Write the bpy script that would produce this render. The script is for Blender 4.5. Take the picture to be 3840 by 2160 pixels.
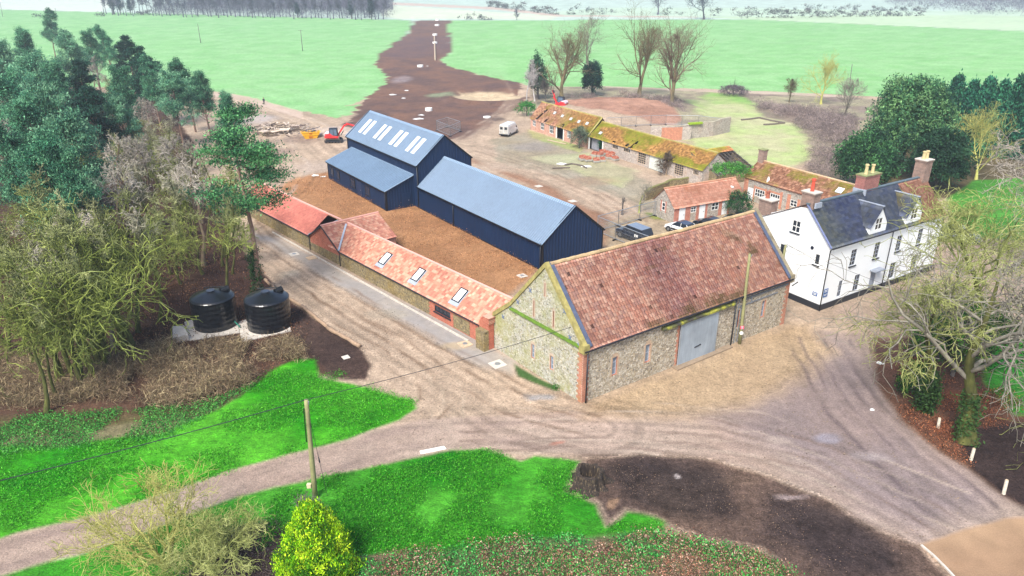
import bpy, math, random
import numpy as np
from mathutils import Vector, Matrix

for o in list(bpy.data.objects): bpy.data.objects.remove(o)
SC = bpy.context.scene
COL = SC.collection
R = math.radians

# ---------------------------------------------------------------- camera, sky, sun, exposure
CAM_H = 30.0; FPX = 2706.0; PITCH = R(23.52)
cam = bpy.data.cameras.new('camera'); cam.lens = 36 * FPX / 3840; cam.sensor_width = 36
cam.clip_start = 0.5; cam.clip_end = 12000
co = bpy.data.objects.new('camera', cam); COL.objects.link(co)
co.location = (0, 0, CAM_H); co.rotation_euler = (R(90) - PITCH, 0, 0)
SC.camera = co
SUN_EL, SUN_AZ = R(50), R(205)      # azimuth clockwise from +Y
w = bpy.data.worlds.new('World'); SC.world = w; w.use_nodes = True
nt = w.node_tree; bg = nt.nodes['Background']
sky = nt.nodes.new('ShaderNodeTexSky'); sky.sky_type = 'NISHITA'; sky.sun_disc = False
sky.sun_elevation = SUN_EL; sky.sun_rotation = SUN_AZ
sky.air_density = 1.0; sky.dust_density = 3.0; sky.ozone_density = 1.0
nt.links.new(sky.outputs[0], bg.inputs[0]); bg.inputs[1].default_value = 0.13
sl = bpy.data.lights.new('sun', 'SUN'); sl.energy = 2.9; sl.angle = R(18); sl.color = (1, .95, .86)
so = bpy.data.objects.new('sun', sl); COL.objects.link(so)
sd = Vector((math.sin(SUN_AZ) * math.cos(SUN_EL), math.cos(SUN_AZ) * math.cos(SUN_EL), math.sin(SUN_EL)))
so.rotation_euler = sd.to_track_quat('Z', 'Y').to_euler(); so.location = (0, -20, 80)
SC.view_settings.view_transform = 'Standard'; SC.view_settings.look = 'None'
SC.view_settings.exposure = 1.02; SC.view_settings.gamma = 1.0
SC.render.engine = 'CYCLES'
SC.cycles.max_bounces = 5; SC.cycles.diffuse_bounces = 3; SC.cycles.glossy_bounces = 2
SC.cycles.transparent_max_bounces = 8; SC.cycles.volume_bounces = 0

# ---------------------------------------------------------------- surveying helpers (photo pixel -> point on the ground)
ct, st = math.cos(PITCH), math.sin(PITCH)
def _ray(u, v):
    a = (u - 1920) / FPX; b = -(v - 1080) / FPX
    return (a, ct + b * st, -st + b * ct)
def P(u, v, z=0.0):
    d = _ray(u, v); t = (CAM_H - z) / -d[2]
    return Vector((d[0] * t, d[1] * t, z))
KD = 3840 / 2576
def D(x, y, z=0.0): return P(x * KD, y * KD, z)
def onplane(u, v, O, A):            # ray against the vertical plane through O along A -> (metres along, height)
    d = _ray(u, v); det = -d[0] * A[1] + d[1] * A[0]
    t = (-O[0] * A[1] + O[1] * A[0]) / det
    s = (d[0] * O[1] - d[1] * O[0]) / det * -1
    x, y = d[0] * t, d[1] * t
    s = ((x - O[0]) * A[0] + (y - O[1]) * A[1]) / (A[0] ** 2 + A[1] ** 2)
    return s, CAM_H + t * d[2]

# ---------------------------------------------------------------- noise
def _hash(ix, iy, seed):
    h = (ix.astype(np.int64) * 374761393 + iy.astype(np.int64) * 668265263 + seed * 974711) & 0x7fffffff
    h = ((h ^ (h >> 13)) * 1274126177) & 0x7fffffff
    return ((h ^ (h >> 16)) & 0xffff) / 65535.0
def vnoise(x, y, seed=0):
    x = np.asarray(x, float); y = np.asarray(y, float)
    ix = np.floor(x); iy = np.floor(y); fx = x - ix; fy = y - iy
    fx = fx * fx * (3 - 2 * fx); fy = fy * fy * (3 - 2 * fy)
    a = _hash(ix, iy, seed); b = _hash(ix + 1, iy, seed); c = _hash(ix, iy + 1, seed); d = _hash(ix + 1, iy + 1, seed)
    return (a * (1 - fx) + b * fx) * (1 - fy) + (c * (1 - fx) + d * fx) * fy
def fbm(x, y, seed=0, n=4):
    s = 0; a = .5; t = 0
    for i in range(n):
        s = s + a * vnoise(x * 2 ** i, y * 2 ** i, seed + i * 17); t += a; a *= .5
    return s / t
def lin(c):
    c = np.asarray(c, float) / 255
    return np.where(c < .04045, c / 12.92, ((c + .055) / 1.055) ** 2.4)
KA = 0.85
def C(r, g, b): return tuple(float(x) for x in lin((r, g, b)) * KA)

# ---------------------------------------------------------------- objects, tags
def tag(o, label=None, cat=None, group=None, kind=None):
    if label: o['label'] = label
    if cat: o['category'] = cat
    if group: o['group'] = group
    if kind: o['kind'] = kind
    return o
BASE = {}
def thing(name, label, cat, loc=(0, 0, 0), group=None):
    o = bpy.data.objects.new(name, None); COL.objects.link(o); o.location = loc
    BASE[o.name] = Vector(loc)
    return tag(o, label, cat, group)
def link(name, me, parent=None):
    o = bpy.data.objects.new(name, me); COL.objects.link(o)
    if parent is not None:
        o.parent = parent; BASE[o.name] = BASE.get(parent.name, Vector((0, 0, 0)))
    else: BASE[o.name] = Vector((0, 0, 0))
    return o
def npmesh(name, V, F, mats, parent=None, col=None, smooth=False, mi=None, world=True):
    V = np.asarray(V, np.float32)
    if parent is not None and world: V = V - np.array(BASE[parent.name], np.float32)
    F = np.asarray(F, np.int32); k = F.shape[1]
    me = bpy.data.meshes.new(name)
    me.vertices.add(len(V)); me.vertices.foreach_set('co', V.ravel())
    me.loops.add(F.size); me.loops.foreach_set('vertex_index', F.ravel())
    me.polygons.add(len(F)); me.polygons.foreach_set('loop_start', np.arange(0, F.size, k, dtype=np.int32))
    if not isinstance(mats, (list, tuple)): mats = [mats]
    for m in mats: me.materials.append(m)
    if mi is not None: me.polygons.foreach_set('material_index', np.asarray(mi, np.int32))
    if smooth: me.polygons.foreach_set('use_smooth', np.ones(len(F), bool))
    me.update(calc_edges=True)
    if col is not None:
        col = np.asarray(col, np.float32)
        dom = 'POINT' if len(col) == len(V) else 'CORNER'
        if dom == 'CORNER' and len(col) == len(F): col = np.repeat(col, k, axis=0)
        a = me.color_attributes.new('Col', 'FLOAT_COLOR', dom)
        a.data.foreach_set('color', np.concatenate([col, np.ones((len(col), 1), np.float32)], 1).ravel())
    return link(name, me, parent)
class MB:
    def __init__(s): s.v = []; s.f = []; s.m = []
    def face(s, pts, m=0):
        n = len(s.v); s.v += [tuple(p) for p in pts]; s.f.append(tuple(range(n, n + len(pts)))); s.m.append(m)
    def hexa(s, p, m=0):            # 8 corners: bottom 4 ccw, top 4
        n = len(s.v); s.v += [tuple(q) for q in p]
        for f in ((3, 2, 1, 0), (4, 5, 6, 7), (0, 1, 5, 4), (1, 2, 6, 5), (2, 3, 7, 6), (3, 0, 4, 7)):
            s.f.append(tuple(n + i for i in f)); s.m.append(m)
    def box(s, x0, x1, y0, y1, z0, z1, fr=None, m=0):
        p = [(x0, y0, z0), (x1, y0, z0), (x1, y1, z0), (x0, y1, z0), (x0, y0, z1), (x1, y0, z1), (x1, y1, z1), (x0, y1, z1)]
        if fr: p = [fr(*q) for q in p]
        s.hexa(p, m)
    def bar(s, a, b, w, h=None, m=0, up=(0, 0, 1)):
        a = Vector(a); b = Vector(b); d = (b - a).normalized(); u = Vector(up)
        if abs(d.dot(u)) > .95: u = Vector((1, 0, 0))
        x = d.cross(u).normalized() * (w / 2); y = x.cross(d).normalized() * ((h or w) / 2)
        s.hexa([a - x - y, a + x - y, a + x + y, a - x + y, b - x - y, b + x - y, b + x + y, b - x + y], m)
    def tube(s, pts, r, k=8, m=0, cap=True):
        pts = [Vector(p) for p in pts]; n0 = len(s.v)
        rr = r if isinstance(r, (list, tuple)) else [r] * len(pts)
        for i, p in enumerate(pts):
            d = (pts[min(i + 1, len(pts) - 1)] - pts[max(i - 1, 0)]).normalized()
            u = Vector((0, 0, 1)) if abs(d.z) < .9 else Vector((1, 0, 0))
            x = d.cross(u).normalized(); y = x.cross(d).normalized()
            for j in range(k):
                a = 2 * math.pi * j / k; s.v.append(tuple(p + (x * math.cos(a) + y * math.sin(a)) * rr[i]))
        for i in range(len(pts) - 1):
            for j in range(k):
                a = n0 + i * k + j; b = n0 + i * k + (j + 1) % k
                s.f.append((a, b, b + k, a + k)); s.m.append(m)
        if cap:
            s.f.append(tuple(n0 + j for j in range(k))[::-1]); s.m.append(m)
            e = n0 + (len(pts) - 1) * k; s.f.append(tuple(e + j for j in range(k))); s.m.append(m)
    def build(s, name, mats, parent=None, bevel=0, smooth=False):
        me = bpy.data.meshes.new(name)
        b = BASE[parent.name] if parent is not None else Vector((0, 0, 0))
        me.from_pydata([(p[0] - b[0], p[1] - b[1], p[2] - b[2]) for p in s.v], [], s.f)
        if not isinstance(mats, (list, tuple)): mats = [mats]
        for m in mats: me.materials.append(m)
        me.polygons.foreach_set('material_index', s.m)
        if smooth: me.polygons.foreach_set('use_smooth', [True] * len(s.f))
        me.update()
        o = link(name, me, parent)
        if bevel:
            md = o.modifiers.new('b', 'BEVEL'); md.width = bevel; md.segments = 2; md.limit_method = 'ANGLE'
        return o
def copy_tree(o, parent=None):
    c = o.copy(); COL.objects.link(c)
    if parent is not None: c.parent = parent
    for ch in [x for x in CH.get(o.name, [])]: copy_tree(ch, c)
    return c
CH = {}
def index_children():
    CH.clear()
    for o in bpy.data.objects:
        if o.parent: CH.setdefault(o.parent.name, []).append(o)
def place(proto, used, loc, rz=0, sc=1, label=None, group=None):
    index_children()
    if proto.name not in used: used.add(proto.name); o = proto
    else: o = copy_tree(proto)
    o.location = loc; o.rotation_euler = (0, 0, rz); o.scale = (sc, sc, sc) if not isinstance(sc, tuple) else sc
    if label: o['label'] = label
    if group: o['group'] = group
    return o
USED = set()

# ---------------------------------------------------------------- materials
def nodes(name):
    m = bpy.data.materials.new(name); m.use_nodes = True
    t = m.node_tree; b = t.nodes['Principled BSDF']
    return m, t, b
def N(t, typ, **kw):
    n = t.nodes.new(typ)
    for k, v in kw.items():
        if k.startswith('i_'): n.inputs[k[2:]].default_value = v
        else: setattr(n, k, v)
    return n
def ramp(t, fac, stops):
    r = t.nodes.new('ShaderNodeValToRGB'); e = r.color_ramp.elements
    while len(e) < len(stops): e.new(.5)
    for i, (p, c) in enumerate(stops):
        e[i].position = p; e[i].color = (*c, 1) if len(c) == 3 else c
    t.links.new(fac, r.inputs[0]); return r.outputs[0]
def g3(v): return (v, v, v)
def mix(t, fac, a, b, mode='MIX'):
    n = t.nodes.new('ShaderNodeMix'); n.data_type = 'RGBA'; n.blend_type = mode
    for s, v in ((n.inputs[0], fac), (n.inputs[6], a), (n.inputs[7], b)):
        if isinstance(v, bpy.types.NodeSocket): t.links.new(v, s)
        elif isinstance(v, (tuple, list)): s.default_value = (*v[:3], 1)
        else: s.default_value = v
    return n.outputs[2]
def coord(t, scale=(1, 1, 1), rot=(0, 0, 0)):
    g = t.nodes.new('ShaderNodeNewGeometry')   # world position
    mp = t.nodes.new('ShaderNodeMapping'); mp.inputs['Scale'].default_value = scale; mp.inputs['Rotation'].default_value = rot
    t.links.new(g.outputs['Position'], mp.inputs[0]); return mp.outputs[0]
def objcoord(t, scale=(1, 1, 1)):
    g = t.nodes.new('ShaderNodeTexCoord'); mp = t.nodes.new('ShaderNodeMapping'); mp.inputs['Scale'].default_value = scale
    t.links.new(g.outputs['Object'], mp.inputs[0]); return mp.outputs[0]
def noise(t, vec, scale, detail=4, rough=.6):
    n = N(t, 'ShaderNodeTexNoise'); n.inputs['Scale'].default_value = scale; n.inputs['Detail'].default_value = detail
    n.inputs['Roughness'].default_value = rough; t.links.new(vec, n.inputs['Vector']); return n.outputs[0]
def bump(t, b, h, strength, dist):
    n = N(t, 'ShaderNodeBump'); n.inputs['Strength'].default_value = strength; n.inputs['Distance'].default_value = dist
    t.links.new(h, n.inputs['Height']); t.links.new(n.outputs[0], b.inputs['Normal'])
def simple(name, col, rough=.7, metal=0, var=.25, scale=3, spec=.5):
    m, t, b = nodes(name)
    v = noise(t, objcoord(t), scale, 4)
    c = ramp(t, v, [(.3, g3(1 - var)), (.7, g3(1 + var * .3))])
    t.links.new(mix(t, 1, tuple(col), c, 'MULTIPLY'), b.inputs['Base Color'])
    b.inputs['Roughness'].default_value = rough; b.inputs['Metallic'].default_value = metal
    b.inputs['Specular IOR Level'].default_value = spec
    return m
def attrmat(name, rough=.85, lo=.75, hi=1.2, scales=((4, .6),), bumpd=0, bscale=6, spec=.12, trans=0, stretch=(1, 1, 1)):
    m, t, b = nodes(name)
    a = N(t, 'ShaderNodeAttribute', attribute_name='Col'); c = a.outputs['Color']
    vec = coord(t, stretch)
    for s, w in scales:
        v = noise(t, vec, s, 5, .65)
        r = ramp(t, v, [(.28, g3(1 + (lo - 1) * w)), (.72, g3(1 + (hi - 1) * w))])
        c = mix(t, 1, c, r, 'MULTIPLY')
    t.links.new(c, b.inputs['Base Color']); b.inputs['Roughness'].default_value = rough
    b.inputs['Specular IOR Level'].default_value = spec
    if bumpd: bump(t, b, noise(t, vec, bscale, 6, .7), 1.0, bumpd)
    return m
def ssmix(m, amount):               # let light through leaves
    return m
def glass(name, col=(.02, .025, .035)):
    m, t, b = nodes(name)
    v = noise(t, coord(t), .8, 3)
    t.links.new(mix(t, v, tuple(c * .5 for c in col), tuple(c * 1.6 for c in col)), b.inputs['Base Color'])
    b.inputs['Roughness'].default_value = .2
    return m
def masonry(name, stones, mortar, cell=6.0, stain=None, stain_amt=.4, bands=None):
    """flint / rubble: voronoi cobbles in mortar with blotchy stains"""
    m, t, b = nodes(name)
    vec = coord(t, (1, 1, 1.25))
    v1 = N(t, 'ShaderNodeTexVoronoi'); v1.inputs['Scale'].default_value = cell; t.links.new(vec, v1.inputs['Vector'])
    v2 = N(t, 'ShaderNodeTexVoronoi', feature='DISTANCE_TO_EDGE'); v2.inputs['Scale'].default_value = cell; t.links.new(vec, v2.inputs['Vector'])
    sx = N(t, 'ShaderNodeSeparateColor'); t.links.new(v1.outputs['Color'], sx.inputs[0])
    c = ramp(t, sx.outputs[0], stones)
    n1 = noise(t, vec, cell * 3, 3); c = mix(t, 1, c, ramp(t, n1, [(.3, g3(.7)), (.7, g3(1.15))]), 'MULTIPLY')
    e = ramp(t, v2.outputs[0], [(.02, (0, 0, 0)), (.1, (1, 1, 1))])
    c = mix(t, e, mortar, c)
    if stain:
        for sc_, col_, lo_, hi_ in stain:
            s = ramp(t, noise(t, coord(t), sc_, 6, .7), [(lo_, (0, 0, 0)), (hi_, g3(stain_amt))])
            c = mix(t, s, c, col_)
    t.links.new(c, b.inputs['Base Color']); b.inputs['Roughness'].default_value = .9; b.inputs['Specular IOR Level'].default_value = .2
    bump(t, b, e, .7, .03)
    return m
def brickmat(name, c1, c2, mortar, frdir, bw=.225, bh=.075, stain=None):
    """brick courses; frdir = horizontal direction (x,y) of the wall"""
    m, t, b = nodes(name)
    g = t.nodes.new('ShaderNodeNewGeometry')
    dt = N(t, 'ShaderNodeVectorMath', operation='DOT_PRODUCT'); t.links.new(g.outputs['Position'], dt.inputs[0]); dt.inputs[1].default_value = (frdir[0], frdir[1], 0)
    sp = N(t, 'ShaderNodeSeparateXYZ'); t.links.new(g.outputs['Position'], sp.inputs[0])
    cb = N(t, 'ShaderNodeCombineXYZ'); t.links.new(dt.outputs['Value'], cb.inputs[0]); t.links.new(sp.outputs[2], cb.inputs[1])
    br = N(t, 'ShaderNodeTexBrick'); t.links.new(cb.outputs[0], br.inputs['Vector'])
    br.inputs['Scale'].default_value = 1; br.inputs['Brick Width'].default_value = bw; br.inputs['Row Height'].default_value = bh
    br.inputs['Mortar Size'].default_value = .008; br.inputs['Color1'].default_value = (*c1, 1); br.inputs['Color2'].default_value = (*c2, 1); br.inputs['Mortar'].default_value = (*mortar, 1)
    c = mix(t, 1, br.outputs[0], ramp(t, noise(t, coord(t), 2.2, 6, .7), [(.3, g3(.72)), (.7, g3(1.18))]), 'MULTIPLY')
    if stain:
        for sc_, col_, lo_, hi_, am in stain:
            s = ramp(t, noise(t, coord(t), sc_, 6, .7), [(lo_, (0, 0, 0)), (hi_, g3(am))]); c = mix(t, s, c, col_)
    t.links.new(c, b.inputs['Base Color']); b.inputs['Roughness'].default_value = .9; b.inputs['Specular IOR Level'].default_value = .2
    return m

M = {}
M['flint_gable'] = masonry('flint_gable', [(0, C(205, 205, 198)), (.35, C(170, 172, 165)), (.6, C(225, 222, 212)), (.8, C(120, 122, 120)), (1, C(190, 180, 160))], C(178, 170, 140), 6.5,
    stain=[(.35, C(165, 165, 85), .42, .66), (1.3, C(150, 155, 80), .5, .75), (.8, C(215, 205, 170), .55, .75)], stain_amt=.62)
M['flint_front'] = masonry('flint_front', [(0, C(214, 208, 194)), (.3, C(150, 146, 138)), (.55, C(228, 222, 208)), (.75, C(112, 108, 106)), (1, C(198, 184, 162))], C(176, 160, 134), 6.0,
    stain=[(.4, C(140, 125, 98), .52, .78), (1.5, C(190, 178, 140), .5, .8)], stain_amt=.4)
M['flint_low'] = masonry('flint_low', [(0, C(165, 150, 118)), (.4, C(118, 110, 95)), (.7, C(180, 165, 125)), (1, C(90, 84, 75))], C(140, 122, 85), 5.5,
    stain=[(.5, C(150, 125, 60), .48, .7), (1.1, C(95, 92, 80), .5, .75)], stain_amt=.55)
M['rubble_pale'] = masonry('rubble_pale', [(0, C(200, 190, 180)), (.4, C(165, 155, 150)), (.7, C(215, 205, 195)), (1, C(150, 140, 135))], C(185, 175, 165), 4,
    stain=[(.4, C(200, 160, 130), .5, .75), (1., C(150, 145, 125), .5, .8)], stain_amt=.45)
def brick(name, a, dx, **k): return brickmat(name, *a, dx, **k)
RED = (C(165, 80, 62), C(190, 100, 78), C(190, 160, 140)); OLD = (C(190, 118, 92), C(165, 95, 75), C(200, 180, 160)); GREYB = (C(140, 115, 105), C(160, 130, 118), C(165, 155, 145)); PINKB = (C(205, 150, 130), C(190, 130, 112), C(215, 195, 180))
M['white_paint'] = simple('white_paint', C(236, 240, 242), .6, var=.05, scale=1.2)
M['black_paint'] = simple('black_paint', C(38, 42, 52), .5, var=.2)
M['black_plastic'] = simple('black_plastic', C(22, 24, 28), .35, var=.2)
M['frame_white'] = simple('frame_white', C(240, 242, 240), .5, var=.08)
M['glass'] = glass('window_glass')
M['glass_sky'] = glass('roof_glass', C(120, 136, 150))
M['skylight'] = simple('translucent_sheet', C(232, 238, 240), .4, var=.08, scale=2)
M['lead'] = simple('lead', C(165, 175, 190), .5, var=.2)
M['concrete'] = simple('concrete', C(205, 198, 188), .9, var=.2, scale=2.5)
M['old_timber'] = simple('old_timber', C(110, 100, 92), .9, var=.35, scale=5)
M['timber_pale'] = simple('timber_pale', C(190, 170, 145), .85, var=.3, scale=6)
M['steel'] = simple('galvanised_steel', C(175, 182, 188), .4, .6, var=.2, scale=2)

HAZE = 0.00042

# ================================================================ GROUND
def fan(y0, y1, ny, nx, tmax):
    ys = y0 * (y1 / y0) ** (np.arange(ny) / (ny - 1)); t = np.linspace(-tmax, tmax, nx)
    Y = np.repeat(ys[:, None], nx, 1); X = t[None, :] * (Y * .78 + 6)
    return X, Y
def todisp(X, Y, Z=0):              # ground point -> photo survey pixel (used only to look regions up)
    dz = Z - CAM_H; dep = Y * ct - dz * st; up = Y * st + dz * ct
    return (1920 + FPX * X / dep) / KD, (1080 - FPX * up / dep) / KD
def poly_sd(px, py, poly, wx, wy):  # signed distance in metres to a ground polygon, >0 inside
    A = np.array([[p[0], p[1]] for p in poly]); x0, y0 = A.min(0); x1, y1 = A.max(0)
    mg = 8
    out = np.full(px.shape, -99.0)
    sel = (px > x0 - mg) & (px < x1 + mg) & (py > y0 - mg) & (py < y1 + mg)
    if not sel.any(): return out
    x = px[sel] + wx[sel]; y = py[sel] + wy[sel]
    d2 = np.full(x.shape, 1e9); ins = np.zeros(x.shape, bool)
    for i in range(len(A)):
        ax, ay = A[i]; bx, by = A[(i + 1) % len(A)]
        ex, ey = bx - ax, by - ay; L = ex * ex + ey * ey + 1e-9
        s = np.clip(((x - ax) * ex + (y - ay) * ey) / L, 0, 1)
        d2 = np.minimum(d2, (x - ax - s * ex) ** 2 + (y - ay - s * ey) ** 2)
        c = (ay > y) != (by > y)
        if ey != 0: ins ^= c & (x < ex * (y - ay) / ey + ax)
    out[sel] = np.where(ins, 1, -1) * np.sqrt(d2); return out
def line_d(px, py, pts, wx, wy):
    A = np.array([[p[0], p[1]] for p in pts]); out = np.full(px.shape, 99.0); mg = 4
    sel = (px > A[:, 0].min() - mg) & (px < A[:, 0].max() + mg) & (py > A[:, 1].min() - mg) & (py < A[:, 1].max() + mg)
    if not sel.any(): return out
    x = px[sel] + wx[sel]; y = py[sel] + wy[sel]; d2 = np.full(x.shape, 1e9)
    for i in range(len(A) - 1):
        ax, ay = A[i]; ex, ey = A[i + 1] - A[i]; L = ex * ex + ey * ey + 1e-9
        s = np.clip(((x - ax) * ex + (y - ay) * ey) / L, 0, 1)
        d2 = np.minimum(d2, (x - ax - s * ex) ** 2 + (y - ay - s * ey) ** 2)
    out[sel] = np.sqrt(d2); return out
def PD(*pts): return [D(*p) for p in pts]

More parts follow.
